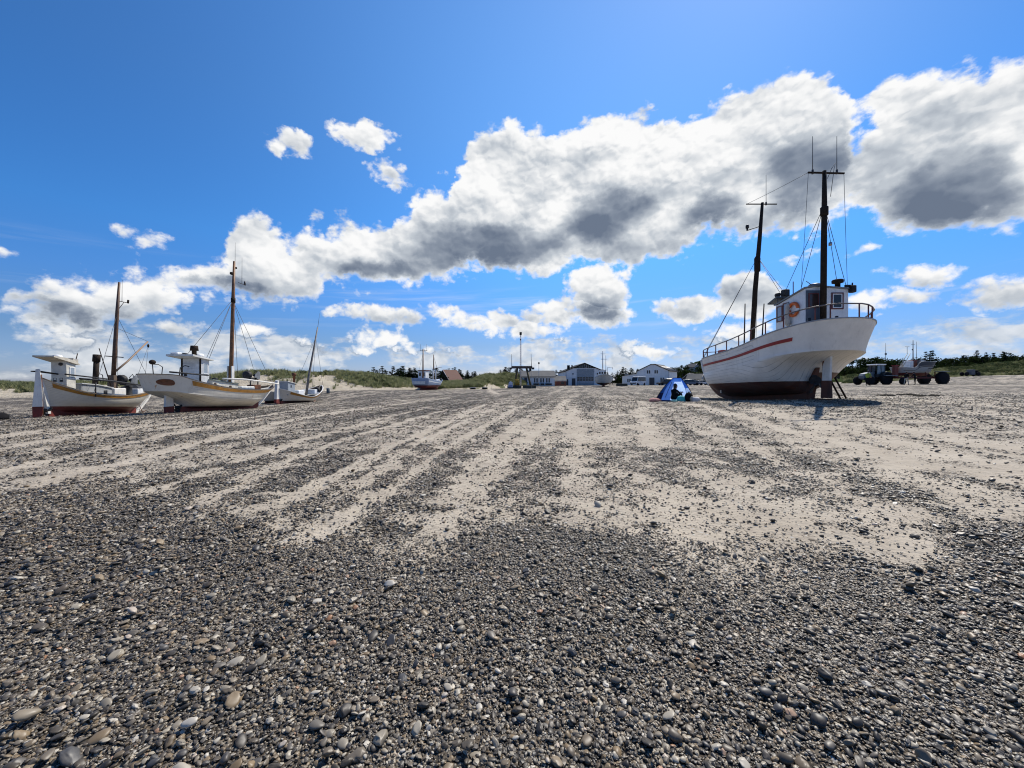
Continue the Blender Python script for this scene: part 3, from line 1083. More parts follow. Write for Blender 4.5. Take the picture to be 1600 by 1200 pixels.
GLASSL = M("pale_window_glass", (0.30, 0.36, 0.42), 0.08, 0.0, var=0.1)
ORANGE = M("orange_lifebuoy", (0.62, 0.12, 0.018), 0.5)
DOORGREY = M("slate_door_paint", (0.075, 0.095, 0.125), 0.5, var=0.15, dirt=0.2)
BRFRAME = M("oxblood_frame", (0.13, 0.028, 0.022), 0.5)
RUBBER = M("tyre_rubber", (0.014, 0.014, 0.015), 0.85, var=0.3, spec=0.15)
DECKP = M("deck_paint", (0.26, 0.27, 0.27), 0.7, var=0.2, dirt=0.4)
CANVAS = M("dark_canvas", (0.030, 0.032, 0.036), 0.9, var=0.3, bump=0.3, bscale=8)


def wires(name, segs, parent, r=0.008, mat=None, sag=0.0):
    """each wire a mesh of its own"""
    for a, b in segs:
        a, b = Vector(a), Vector(b)
        pts = [a.lerp(b, i / 6) - Vector((0, 0, sag * 4 * (i / 6) * (1 - i / 6))) for i in range(7)] if sag else [a, b]
        MB().tube(pts, r, 5).build(name, mat or WIRE, parent)


def window_on(parent, name, c, w, h, axis, frame_mat, pane_mat, fr=0.05, proud=0.03, inner=None):
    """framed pane: axis 'y-' faces aft, 'x-' port, 'x+' starboard, 'y+' forward"""
    def bx(mb, u, v, su, sv, d0, d1):
        if axis[0] == 'y':
            s_ = -1 if axis[1] == '-' else 1
            mb.box((c[0] + u, c[1] + s_ * (d0 + d1) / 2, c[2] + v), (su, abs(d1 - d0), sv))
        else:
            s_ = -1 if axis[1] == '-' else 1
            mb.box((c[0] + s_ * (d0 + d1) / 2, c[1] + u, c[2] + v), (abs(d1 - d0), su, sv))
    f = MB()
    for u in (-1, 1):
        bx(f, u * (w / 2 + fr / 2), 0, fr, h + 2 * fr, 0, proud)
        bx(f, 0, u * (h / 2 + fr / 2), w, fr, 0, proud)
    fo = f.build(name, frame_mat, parent)
    if inner:
        f2 = MB()
        for u in (-1, 1):
            bx(f2, u * (w / 2 - 0.022), 0, 0.044, h, 0, proud * 0.75)
            bx(f2, 0, u * (h / 2 - 0.022), w - 0.088, 0.044, 0, proud * 0.75)
        f2.build("inner_frame", inner, fo)
    p = MB()
    bx(p, 0, 0, w - (0.088 if inner else 0), h - (0.088 if inner else 0), 0.004, 0.012)
    p.build("pane", pane_mat, fo)
    return fo


def propeller(parent, c, r, mat, blades=3, phase=0.3):
    mb = MB()
    mb.lathe([(0.001, -0.16), (0.07, -0.12), (0.10, 0.0), (0.09, 0.14), (0.001, 0.15)], c, 14, axis='Y')
    for k in range(blades):
        a0 = phase + 2 * pi * k / blades
        vs, fs = [], []
        n, m_ = 8, 5
        for i in range(n + 1):
            u = i / n
            rr = 0.08 + (r - 0.08) * u
            wd = 0.46 * r * sin(pi * min(1, 0.16 + 0.84 * u) ** 0.75) ** 0.7 + 0.01
            tw = 0.95 - 0.45 * u
            for j in range(m_ + 1):
                s_ = (j / m_ - 0.5) * 2 * wd
                ra = rr
                lx = s_ * cos(tw); ly = s_ * sin(tw)
                for th in (0.012, -0.012):
                    vs.append((c[0] + ra * cos(a0) - lx * sin(a0), c[1] + ly + th, c[2] + ra * sin(a0) + lx * cos(a0)))
        w2 = 2 * (m_ + 1)
        for i in range(n):
            for j in range(m_):
                a = i * w2 + j * 2
                fs += [(a, a + 2, a + w2 + 2, a + w2), (a + 1, a + w2 + 1, a + w2 + 3, a + 3)]
        for j in range(m_):
            a = n * w2 + j * 2
            fs.append((a, a + 2, a + 3, a + 1))
        for i in range(n):
            for j in (0, m_):
                a = i * w2 + j * 2
                fs.append((a, a + w2, a + w2 + 1, a + 1))
        mb.add(vs, fs, 0, True)
    return mb.build("propeller", mat, parent)


# ================================================================== the big white cutter on the right
def big_cutter():
    X0, Y0 = 14.7, 16.8
    zg = gz(X0, Y0 + 3)
    root = thing("fishing_cutter", "large white fishing boat with two black masts, red stripe and round stern", "boat", (X0, Y0, 0), group="fishing boats hauled up on the beach")
    H = Hull(13.4,
             sheer=[(0, 4.30), (1.6, 4.0), (4.1, 3.52), (6.5, 3.24), (9.2, 3.12), (13.4, 3.20)],
             keel=[(0, 0.95), (2.3, 0.95), (5, 0.82), (9.1, 0.58), (10.4, 0.74), (12.3, 1.5), (13.4, 2.6)],
             stern=[(0, 2.5), (0.15, 2.45), (0.30, 2.3), (0.42, 2.05), (0.52, 1.6), (0.58, 1.05), (0.62, 0.50), (0.64, 0.47), (0.8, 0.28), (1, 0.0)],
             stem=[(0, 10.6), (0.15, 11.4), (0.35, 12.25), (0.6, 12.8), (0.8, 13.1), (1, 13.4)],
             girth=[(0, 0.07), (0.05, 0.80), (0.13, 1.36), (0.25, 1.80), (0.42, 2.10), (0.60, 2.22), (0.66, 2.23), (0.8, 2.28), (1, 2.36)],
             ts=[(0, 0.3), (0.12, 0.24), (0.3, 0.19), (0.58, 0.20), (0.64, 0.25), (1, 0.26)], tb=0.50, es=[(0, 1.1), (0.06, 0.7), (0.15, 0.48), (0.3, 0.36), (0.58, 0.38), (0.64, 0.41), (1, 0.40)], eb=[(0, 1.25), (0.5, 1.25), (1, 1.35)], ns=2.2, nb=2.05, knuckle=0.62)
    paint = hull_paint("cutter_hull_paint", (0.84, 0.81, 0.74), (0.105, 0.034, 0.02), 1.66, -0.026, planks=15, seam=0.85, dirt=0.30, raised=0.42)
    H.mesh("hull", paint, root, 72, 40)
    # keel, skeg and stem
    kz = lambda y: interp([(2.3, 0.70), (6, 0.52), (9.4, 0.36), (10.6, 0.52), (11.4, 0.84), (12.3, 1.45), (13.0, 2.2)], y)
    H.keel_bar("keel", BROWN, root, 2.5, 12.6, kz, 0.18, 0.14)
    MB().prism([(12.2, 1.36), (12.75, 2.05), (13.2, 2.75), (13.42, 3.26), (13.54, 3.26), (13.36, 2.7), (12.95, 2.0), (12.3, 1.25)], 'X', -0.07, 0.07).build("stem", WHITE, root)
    MB().prism([(2.30, 0.62), (2.52, 0.62), (2.55, 1.05), (2.2, 2.1), (1.95, 2.25)], 'X', -0.09, 0.09).build("sternpost", BROWN, root)
    MB().box((0, 1.9, 0.72), (0.14, 1.35, 0.10)).build("heel_shoe", RUST, root)
    # rudder: white above, dark below
    rd = MB()
    rd.prism([(1.22, 1.62), (1.66, 1.62), (1.62, 2.3), (1.36, 2.86), (1.16, 2.86)], 'X', -0.05, 0.05)
    ro = rd.build("rudder", WHITE, root)
    MB().prism([(1.16, 0.80), (1.72, 0.80), (1.68, 1.615), (1.20, 1.615)], 'X', -0.055, 0.055).build("lower_blade", BROWN, ro)
    MB().tube([(0, 1.70, 0.78), (0, 1.60, 2.95)], 0.045, 8).build("stock", RUST, ro)
    propeller(root, (0, 2.05, 1.42), 0.52, DARK, 3, 1.9)
    MB().tube([(0, 2.1, 1.42), (0, 2.7, 1.42)], 0.05, 8).build("shaft", DARK, root)
    # skin details
    st = MB()
    H.band(st, 0.0, 0.050, 0.075, 0.995, 0.022, 0.03, 70, q_of_t=lambda t: 0.80 + 0.0 * t)
    st.build("red_stripe", RED, root)
    cp = MB(); H.cap(cp, 0.13, 0.055, n=80, out=0.03)
    cp.build("cap_rail", M("grey_cap_rail", (0.30, 0.32, 0.34), 0.5, var=0.2), root)
    for yq, zz in ((9.0, 0.82), (7.2, 0.9)):
        pass
    an = MB()
    for (t_, q_) in ((0.62, 0.16),):
        p = H.pt(t_, q_, -1, 0.01)
        an.box(p, (0.05, 0.14, 0.3), mi=0, bev=0.0)
    an.build("anode", STEEL, root)
    # deck
    H.deck("deck", DECKP, root, 0.85)
    MB().box((0, 8.3, 3.0), (1.9, 1.6, 0.5), bev=0.04).build("hatch", WHITE2, root)
    wr = MB()
    wr.box((-0.75, 8.9, 3.55), (0.5, 0.6, 0.22), bev=0.03)
    wr.build("red_fish_box", RED, root)
    MB().lathe([(0.001, -0.35), (0.26, -0.35), (0.26, -0.28), (0.12, -0.26), (0.12, 0.26), (0.26, 0.28), (0.26, 0.35), (0.001, 0.35)], (-0.3, 8.2, 3.5), 14, axis='X').build("winch", DARK, root)

    # wheelhouse: local coordinates
    xp, xs, ya, yf = -0.81, 1.25, 1.72, 3.75
    zb = 3.25
    wh = MB()
    ra, rf = 5.98, 5.55   # eaves aft / forward
    xm = (xp + xs) / 2
    vs = [(xp, ya, zb), (xs, ya, zb), (xs, yf, zb), (xp, yf, zb), (xp, ya, ra), (xm - 0.5, ya, ra + 0.09), (xs, ya, ra - 0.04), (xs, yf, rf - 0.04), (xm - 0.5, yf, rf + 0.09), (xp, yf, rf)]
    wh.add(vs, [(0, 1, 6, 5, 4), (1, 2, 7, 6), (2, 3, 9, 8, 7), (3, 0, 4, 9), (4, 5, 8, 9), (5, 6, 7, 8)])
    who = wh.build("wheelhouse", WHITE2, root)
    rf_ = MB()
    o = 0.07
    top = [(xp - o, ya - o, ra + 0.012), (xm - 0.5, ya - o, ra + 0.105), (xs + o, ya - o, ra - 0.03), (xs + o, yf + o, rf - 0.03), (xm - 0.5, yf + o, rf + 0.105), (xp - o, yf + o, rf + 0.012)]
    lo = [(a, b, c) for a, b, c in top]; hi = [(a, b, c + 0.06) for a, b, c in top]
    rf_.add(lo + hi, [(5, 4, 1, 0), (4, 3, 2, 1), (6, 7, 10, 11), (7, 8, 9, 10)] + [(i, (i + 1) % 6, 6 + (i + 1) % 6, 6 + i) for i in range(6)])
    rf_.build("roof", M("roof_grey", (0.19, 0.20, 0.21), 0.6, dirt=0.3), who)
    # corner posts and aft trim
    MB().box((xp + 0.02, ya - 0.012, (zb + ra) / 2), (0.05, 0.02, ra - zb - 0.06)).build("corner_trim", WHITE2, who)
    # door aft
    d = MB(); d.box((-0.38, ya - 0.02, 4.62), (0.80, 0.04, 2.55))
    do = d.build("door", DOORGREY, who)
    window_on(do, "window", (-0.42, ya - 0.04, 5.42), 0.40, 0.58, 'y-', BRFRAME, M("door_glass", (0.055, 0.035, 0.032), 0.15), 0.05, 0.02)
    MB().box((-0.72, ya - 0.07, 4.5), (0.03, 0.06, 0.14)).build("handle", STEEL, do)
    window_on(who, "window", (0.725, ya, 5.40), 0.46, 0.68, 'y-', BRFRAME, GLASS, 0.055, 0.035, WHITE2)
    for yy, zz in ((3.45, 5.08), (2.98, 5.16)):
        window_on(who, "window", (xp, yy, zz), 0.33, 0.72, 'x-', BRFRAME, GLASSL, 0.05, 0.035)
    window_on(who, "window", (0.72, yf, 5.0), 0.6, 0.6, 'y+', BRFRAME, GLASS, 0.05, 0.03)
    # rooftop gear
    cz = interp([(ya, ra), (yf, rf)], 1.9) + 0.08
    MB().lathe([(0.11, 0), (0.11, 0.28), (0.23, 0.30), (0.24, 0.42), (0.20, 0.46), (0.001, 0.47)], (0.98, 2.0, cz), 16).build("exhaust_stack", BLACK, root)
    rdm = MB(); rdm.lathe([(0.001, 0), (0.05, 0), (0.05, 0.2), (0.26, 0.22), (0.28, 0.30), (0.22, 0.36), (0.001, 0.38)], (0.16, 2.35, cz - 0.02), 18)
    rdm.build("radar_dome", M("radar_paint", (0.09, 0.11, 0.15), 0.4), root)
    MB().tube([(-0.02, 2.3, cz + 0.26), (-0.38, 2.2, cz + 0.44)], 0.016, 6).build("horn", DARK, root)
    ls = MB(); ls.box((1.36, 1.62, 5.94), (0.22, 0.26, 0.34), bev=0.03); ls.box((1.2, 1.68, 6.10), (0.26, 0.1, 0.10)); ls.tube([(1.36, 1.62, 6.1), (1.36, 1.62, 6.24)], 0.03, 6)
    ls.build("deck_floodlight", DARK, root)
    vz = MB()
    vz.prism([(3.55, 5.93), (4.25, 5.72), (4.27, 5.78), (3.55, 6.02)], 'X', -0.92, 0.35)
    vz.tube([(-0.8, 3.62, 5.62), (-0.8, 3.62, 5.96)], 0.025, 6); vz.tube([(0.25, 3.62, 5.62), (0.25, 3.62, 5.96)], 0.025, 6)
    vz.tube([(-0.85, 3.6, 5.6), (-0.85, 4.2, 5.76)], 0.02, 6)
    vz.build("sun_visor", M("visor_grey", (0.085, 0.095, 0.10), 0.6), root)
    sb = MB(); sb.box((-0.42, 3.6, 6.20), (0.30, 0.30, 0.36), bev=0.03); sb.lathe([(0.001, -0.09), (0.10, -0.09), (0.12, 0.09), (0.001, 0.09)], (-0.74, 3.7, 6.12), 12, axis='Y')
    sb.build("searchlight", DARK, root)
    MB().tube([(-0.15, 3.4, 5.7), (-0.15, 3.4, 6.75)], 0.022, 6).build("flag_staff", BRFRAME, root)
    # lifebuoy with an oilskin hung over it, on the port wall
    lb = MB()
    c = Vector((xp - 0.07, 2.38, 5.12)); rr, rt = 0.30, 0.075
    vs, fs, mi = [], [], []
    n1, n2 = 28, 10
    for i in range(n1):
        a = 2 * pi * i / n1
        for k in range(n2):
            b = 2 * pi * k / n2
            vs.append((c.x + rt * sin(b), c.y + (rr + rt * cos(b)) * cos(a), c.z + (rr + rt * cos(b)) * sin(a)))
    for i in range(n1):
        for k in range(n2):
            a, b = i, (i + 1) % n1
            lb.add([], [])
            lb.f.append((a * n2 + k, a * n2 + (k + 1) % n2, b * n2 + (k + 1) % n2, b * n2 + k)); lb.m.append(1 if (i // 2) % 7 == 0 else 0); lb.s.append(True)
    lb.v = vs
    lb.build("lifebuoy", [ORANGE, WHITE2], root)
    ck = MB()
    prof = [(0, 0.10), (0.15, 0.16), (0.35, 0.14), (0.7, 0.18), (1.0, 0.22), (1.15, 0.05)]
    pts = [(xp - 0.14 - 0.03 * sin(3 * k), 2.62 + 0.05 * sin(2.3 * k), 5.5 - k * 1.05) for k, _ in prof]
    ck.tube(pts, [w * 0.62 for _, w in prof], 10)
    ck.build("hanging_oilskin", M("cream_cloth", (0.52, 0.47, 0.40), 0.85, bump=0.4, bscale=12), root)

    # masts
    mz = MB(); mz.tube([(-0.16, 1.45, 3.55), (-0.15, 1.42, 7.5), (-0.12, 1.42, 10.0), (-0.10, 1.45, 11.42)], [0.125, 0.125, 0.105, 0.08], 14)
    mo = mz.build("mizzen_mast", BLACK, root)
    mb = MB(); mb.lathe([(0.125, -0.42), (0.16, -0.38), (0.16, -0.02), (0.12, 0.02)], (-0.125, 1.42, 9.72), 12); mb.build("mast_band", BLACK, mo)
    MB().tube([(-0.88, 1.42, 11.33), (0.80, 1.42, 11.29)], 0.045, 8).build("crosstree", BLACK, mo)
    for xx, hh in ((-0.67, 1.72), (0.46, 1.72)):
        a = MB(); a.tube([(xx, 1.42, 11.3), (xx, 1.42, 11.3 + hh)], [0.016, 0.010], 6); a.tube([(xx, 1.42, 11.26), (xx, 1.42, 11.46)], 0.045, 8); a.build("antenna", WIRE, mo)
    MB().tube([(0.02, 1.42, 11.05), (0.2, 1.4, 11.5), (0.36, 1.38, 11.75), (0.30, 1.38, 11.5), (0.15, 1.4, 10.2)], 0.012, 5).build("loop_aerial", WIRE, mo)
    lm = MB(); lm.lathe([(0.001, -0.07), (0.07, -0.07), (0.07, 0.07), (0.001, 0.07)], (0.06, 1.3, 7.95), 10); lm.build("mast_lamp", STEEL, mo)
    fz = MB(); fz.tube([(-0.28, 6.75, 2.9), (-0.16, 6.55, 7.0), (-0.05, 6.3, 10.0), (0.02, 6.15, 12.1)], [0.135, 0.135, 0.11, 0.075], 14)
    fo = fz.build("foremast", BLACK, root)
    MB().lathe([(0.12, -0.5), (0.165, -0.44), (0.165, 0.3), (0.115, 0.42)], (-0.11, 6.42, 8.6), 12).build("mast_band", BLACK, fo)
    MB().tube([(-0.92, 6.17, 12.02), (0.88, 6.17, 12.02)], 0.035, 8).build("crosstree", BLACK, fo)
    a = MB(); a.tube([(0.25, 6.17, 12.0), (0.25, 6.17, 13.75)], [0.016, 0.010], 6); a.tube([(0.25, 6.17, 11.96), (0.25, 6.17, 12.14)], 0.045, 8); a.build("antenna", WIRE, fo)
    a = MB(); a.tube([(-0.08, 6.3, 10.75), (-0.78, 6.3, 10.52)], 0.025, 6); a.tube([(-0.78, 6.3, 10.52), (-0.78, 6.3, 10.62)], 0.05, 8); a.lathe([(0.03, 0), (0.09, 0.04), (0.09, 0.2), (0.03, 0.24)], (-0.78, 6.3, 10.62), 10); a.build("lantern_bracket", DARK, fo)
    for xx in (-0.62, 0.42):
        MB().tube([(xx, 6.9, 3.0), (xx + (0.04 if xx < 0 else 0.15), 6.85, 6.3)], [0.045, 0.03], 8).build("boom_post", BLACK, root)
    S = lambda t, sd, dz=0.05: tuple(H.pt(t, 1.0, sd) + Vector((0, 0, dz)))
    wires("stay", [((-0.15, 6.4, 8.9), S(0.93, -1)), ((-0.15, 6.4, 8.9), S(0.90, -1)), ((-0.15, 6.4, 8.9), S(0.72, -1)), ((-0.05, 6.4, 8.9), (-0.3, 3.7, 5.72)), ((-0.05, 6.4, 8.9), (-0.05, 3.65, 5.72)), ((-0.05, 6.4, 8.9), S(0.72, 1))], root, 0.011)
    wires("stay", [((-0.2, 1.45, 9.6), (-0.78, 3.4, 5.75)), ((-0.18, 1.45, 9.6), (-0.8, 2.0, 5.98)), ((-0.05, 1.45, 9.6), (1.22, 1.75, 5.95)), ((-0.05, 1.45, 9.6), (1.2, 2.2, 5.9))], root, 0.012)
    wires("aerial_wire", [((-0.9, 6.17, 12.02), (-0.88, 1.42, 11.33))], root, 0.010, sag=0.03)
    wires("aerial_wire", [((-0.87, 1.42, 11.33), (-0.85, 1.9, 6.0)), ((0.79, 1.42, 11.29), (1.24, 1.75, 6.0))], root, 0.009, sag=0.12)

    # rail guard: one pipe round the stern with stanchions
    rail, stan = [], []
    for sd, ts in ((-1, [0.72, 0.60, 0.5, 0.4, 0.30, 0.22, 0.15, 0.10, 0.06, 0.03, 0.012, 0.003]), (1, [0.003, 0.012, 0.03, 0.06, 0.10, 0.15, 0.20, 0.27])):
        for t in ts:
            p = H.pt(t, 1.0, sd)
            hh = 0.62 + 0.05 * max(0, (0.35 - t) / 0.35) - 0.1 * max(0, t - 0.4)
            rail.append(p * 1.0 + Vector((-sd * 0.06, 0.10 if t < 0.06 else 0, hh)))
    ro = MB().tube(rail, 0.032, 8).build("guard_rail", M("rail_pipe", (0.15, 0.13, 0.12), 0.4, 0.3, var=0.3), root)
    for sd, ts in ((-1, [0.72, 0.62, 0.52, 0.43, 0.34, 0.26, 0.18, 0.11, 0.03, 0.010]), (1, [0.0015, 0.012, 0.03, 0.09, 0.15, 0.20, 0.27])):
        for t in ts:
            p = H.pt(t, 1.0, sd)
            hh = 0.62 + 0.05 * max(0, (0.35 - t) / 0.35) - 0.1 * max(0, t - 0.4)
            MB().tube([p + Vector((-sd * 0.06, 0.1 if t < 0.06 else 0, 0.0)), p + Vector((-sd * 0.06, 0.10 if t < 0.06 else 0, hh))], 0.028, 6).build("stanchion", BRFRAME, ro)
    pr = MB()
    pts = []
    for sd, ts in ((-1, [0.86, 0.90, 0.94, 0.97, 0.99]), (1, [0.99, 0.97, 0.94, 0.90, 0.86])):
        for t in ts:
            p = H.pt(t, 1.0, sd)
            pts.append(p + Vector((-sd * 0.04, -0.05, 0.62)))
    pr.tube(pts, 0.028, 8)
    po = pr.build("pulpit", BRFRAME, root)
    for sd, ts in ((-1, [0.86, 0.92, 0.965, 0.99]), (1, [0.86, 0.92, 0.965])):
        for t in ts:
            p = H.pt(t, 1.0, sd)
            MB().tube([p + Vector((-sd * 0.04, -0.05, 0)), p + Vector((-sd * 0.04, -0.05, 0.62))], 0.022, 6).build("stanchion", BRFRAME, po)
    lw = MB()
    H.band(lw, 0.955, 1.0, 0.74, 0.97, -0.07, 0.02, 20)
    lw.build("red_coaming", RED, root)
    # bollards at the stern
    for xx, yy in ((1.75, 1.1), (-0.95, 1.25), (-0.1, 0.75)):
        MB().tube([(xx, yy, 4.0), (xx, yy, 4.52)], 0.06, 8).build("bollard", DARK, root)
    return root, H


BIG, BIGH = big_cutter()


def hauler(parent, c, name="net_hauler", s=1.0):
    """hydraulic net hauler: drum, motor and plate on a pedestal"""
    x, y, z = c
    mb = MB()
    mb.lathe([(0.001, -0.02), (0.16 * s, 0), (0.22 * s, 0.05), (0.14 * s, 0.12), (0.14 * s, 0.16), (0.22 * s, 0.24), (0.18 * s, 0.28), (0.001, 0.30)], (x - 0.12 * s, y - 0.35 * s, z + 0.30), 16, axis='Y')
    mb.box((x, y - 0.1, z + 0.05), (0.26 * s, 0.5 * s, 0.18), bev=0.02)
    o = mb.build(name, DARK, parent)
    p = MB(); p.prism([(y - 0.05, z + 0.02), (y + 0.42 * s, z + 0.02), (y + 0.44 * s, z + 0.5), (y + 0.30 * s, z + 0.56), (y + 0.06, z + 0.34)], 'X', x + 0.10 * s, x + 0.13 * s)
    p.build("guard_plate", GREY, o)
    m2 = MB(); m2.lathe([(0.001, 0), (0.09, 0), (0.11, 0.2), (0.001, 0.2)], (x + 0.02, y + 0.14, z + 0.28), 10, axis='Y'); m2.tube([(x, y + 0.1, z + 0.4), (x + 0.1, y + 0.2, z + 0.62), (x + 0.12, y + 0.4, z + 0.3)], 0.02, 6)
    m2.build("motor", DARK, o)
    return o


BOATGROUP = "fishing boats hauled up on the beach"


def boat_a():
    root = thing("fishing_boat", "white double-ended wooden boat with cream wheelhouse, derrick boom and tall outside rudder", "boat", (-21.9, 18, 0), R(13), BOATGROUP)
    H = Hull(7.9,
             sheer=[(0.1, 1.78), (0.4, 1.54), (0.85, 1.30), (1.5, 1.04), (2.4, 0.86), (3.4, 0.78), (4.6, 0.83), (5.6, 0.93), (7.9, 1.16)],
             keel=[(0.1, 0.12), (0.6, 0.08), (3, -0.08), (5.6, -0.30), (6.3, -0.16), (7.2, 0.42), (7.9, 1.0)],
             stern=[(0, 0.58), (0.3, 0.50), (0.6, 0.36), (1, 0.12)],
             stem=[(0, 6.0), (0.2, 6.5), (0.5, 7.05), (1, 7.85)],
             girth=[(0, 0.06), (0.08, 0.34), (0.22, 0.74), (0.42, 1.05), (0.65, 1.2), (1, 1.30)],
             ts=0.55, tb=0.42, es=[(0, 1.5), (0.4, 1.0), (1, 0.72)], eb=[(0, 1.2), (0.5, 0.95), (1, 0.8)], ns=1.9, nb=2.2)
    H.mesh("hull", hull_paint("boat_paint_cream", (0.68, 0.65, 0.56), (0.13, 0.014, 0.016), 0.44, -0.070, 20, seam=0.55, dirt=0.25), root, 60, 34, 0.045)
    kz = lambda y: interp([(0.0, -0.12), (3, -0.24), (5.7, -0.50), (6.2, -0.36), (6.8, 0.05), (7.4, 0.55)], y)
    H.keel_bar("keel", OXIDE, root, 0.52, 6.3, kz, 0.14, 0.13)
    MB().prism([(6.2, -0.34), (6.75, -0.02), (7.35, 0.5), (7.86, 1.05), (7.90, 1.24), (8.0, 1.24), (7.96, 1.0), (7.45, 0.40), (6.8, -0.14), (6.3, -0.42)], 'X', -0.06, 0.06).build("stem", WHITE, root)
    MB().prism([(0.46, 0.05), (0.60, 0.05), (0.30, 1.72), (0.10, 1.72)], 'X', -0.08, 0.08).build("sternpost", WHITE, root)
    rd = MB().prism([(-0.28, 0.42), (0.28, 0.42), (0.20, 1.6), (0.12, 2.12), (0.06, 2.16), (-0.10, 2.14), (-0.14, 1.6)], 'X', -0.06, 0.06)
    ro = rd.build("rudder", WHITE, root)
    MB().prism([(-0.26, -0.08), (0.2, -0.16), (0.30, 0.40), (0.28, 0.416), (-0.28, 0.416)], 'X', -0.062, 0.062).build("lower_blade", OXIDE, ro)
    MB().tube([(0, 0.30, -0.05), (0, 0.20, 1.9)], 0.03, 8).build("stock", RUST, ro)
    ro.location = (0.05, -0.03, 0); ro.rotation_euler = (0, 0, R(-62)); ro.scale = (1, 0.56, 1)
    MB().tube([(0, 0.28, 1.3), (0.05, 0.26, 0.7)], 0.02, 6).build("pintle_strap", WHITE, ro)
    MB().tube([(0.0, -0.28, 2.04), (0.0, 0.1, 2.04), (0.12, 0.95, 1.93)], [0.025, 0.045, 0.035], 8).build("tiller", BLACK, root)
    propeller(root, (0, 0.47, 0.22), 0.24, DARK, 3, 0.4)
    st = MB(); H.band(st, 0.86, 0.975, 0.035, 0.985, 0.018, 0.03, 60)
    st.build("rubbing_strake", OCHRE, root)
    cp = MB(); H.cap(cp, 0.10, 0.035, out=0.03, n=60); cp.build("cap_rail", M("worn_rail", (0.20, 0.15, 0.10), 0.7), root)
    H.deck("deck", DECKP, root, 0.70, 0.06)
    # wheelhouse
    wh = MB()
    wh.prism([(0.92, 0.95), (1.42, 0.95), (1.40, 2.46), (0.88, 2.60)], 'X', -0.14, 0.46)
    wo = wh.build("wheelhouse", M("cream_wheelhouse", (0.58, 0.56, 0.49), 0.5, dirt=0.4), root)
    rf = MB()
    rf.prism([(0.12, 2.72), (1.55, 2.40), (1.55, 2.46), (1.2, 2.60), (0.8, 2.72), (0.12, 2.79)], 'X', -0.27, 0.54)
    rfo = rf.build("roof", M("cream_roof", (0.50, 0.46, 0.38), 0.6, dirt=0.4), wo)
    MB().lathe([(0.19, 0), (0.19, 0.05), (0.16, 0.11), (0.15, 0.15), (0.001, 0.18)], (0.14, 0.85, 2.70), 18).build("radar_dome", WHITE2, root)
    lamp = MB(); lamp.ball((0.25, 0.86, 2.42), (0.09, 0.05, 0.08), 10); lamp.build("side_lamp", DARK, wo)
    for xx, ww in ((0.0, 0.09), (0.25, 0.09)):
        window_on(wo, "window", (xx, 0.915, 1.66), ww, 0.15, 'y-', DARK, GLASS, 0.02, 0.015)
    window_on(wo, "window", (0.46, 1.2, 2.0), 0.22, 0.5, 'x+', WHITE2, GLASSL, 0.04, 0.02)
    dl = MB(); dl.prism([(1.18, 2.5), (1.50, 2.42), (1.51, 2.70), (1.36, 2.60), (1.22, 2.74)], 'X', 0.15, 0.5); dl.build("roof_bracket", M("cream_roof", ()), wo)
    # deckhouse, hatch and engine casing
    dk = MB(); dk.prism([(1.62, 0.7), (3.6, 0.55), (3.6, 1.20), (2.6, 1.38), (1.62, 1.46)], 'X', -0.55, 0.55)
    dko = dk.build("deckhouse", M("grey_deckhouse", (0.30, 0.31, 0.31), 0.6, dirt=0.35), root)
    MB().prism([(1.58, 1.462), (2.6, 1.382), (3.66, 1.202), (3.66, 1.25), (2.6, 1.43), (1.58, 1.51)], 'X', -0.61, 0.61).build("deckhouse_roof", M("pale_roof", (0.48, 0.49, 0.48), 0.6, dirt=0.3), dko)
    MB().box((0.15, 4.25, 0.92), (0.8, 0.9, 0.55), bev=0.03).build("hatch", WHITE, root)
    MB().box((0.562, 3.15, 0.92), (0.02, 0.22, 0.36)).build("hatch_door", DARK, dko)
    MB().box((0.3, 5.9, 0.95), (0.6, 0.7, 0.4), bev=0.03).build("fish_box", WHITE2, root)
    ex = MB(); ex.tube([(0.0, 3.28, 1.25), (0.0, 3.38, 2.72)], 0.12, 12); ex.tube([(0.0, 3.36, 2.66), (0.0, 3.40, 3.04)], 0.16, 12)
    ex.build("exhaust_stack", BLACK, root)
    MB().tube([(0.12, 3.42, 2.0), (0.22, 3.45, 1.95), (0.22, 3.5, 1.7), (0.1, 3.5, 1.6)], 0.02, 6).build("exhaust_bracket", DARK, root)
    # mast and derrick
    mt = MB(); mt.tube([(0, 4.52, 1.0), (0, 4.70, 3.6), (0, 4.86, 5.6), (0, 5.02, 7.4)], [0.11, 0.10, 0.085, 0.055], 12)
    mo = mt.build("mast", M("dark_mast", (0.085, 0.04, 0.018), 0.55, var=0.35, scale=5), root)
    tb_ = MB(); tb_.box((0, 4.5, 1.45), (0.34, 0.30, 1.0), taper=0.8); tb_.build("tabernacle", M("tabernacle_wood", (0.11, 0.075, 0.05), 0.7, var=0.4), mo)
    MB().tube([(-0.45, 4.68, 3.05), (0.45, 4.62, 2.98)], 0.03, 6).build("crosstree", BLACK, mo)
    MB().tube([(0.05, 4.62, 2.15), (0.12, 5.5, 2.80), (0.15, 7.2, 4.14)], [0.055, 0.05, 0.045], 10).build("derrick_boom", M("boom_wood", (0.22, 0.14, 0.085), 0.6), mo)
    bl = MB(); bl.ball((0.15, 7.25, 3.88), (0.06, 0.06, 0.12), 8); bl.build("pulley_block", BLACK, mo)
    br = MB(); br.tube([(0, 4.95, 6.25), (0, 5.1, 6.3), (0.1, 5.55, 6.3)], 0.02, 6); br.tube([(0.1, 5.55, 6.28), (0.1, 5.58, 6.48)], 0.05, 8); br.tube([(0, 4.96, 5.8), (0.05, 5.3, 6.28)], 0.015, 6)
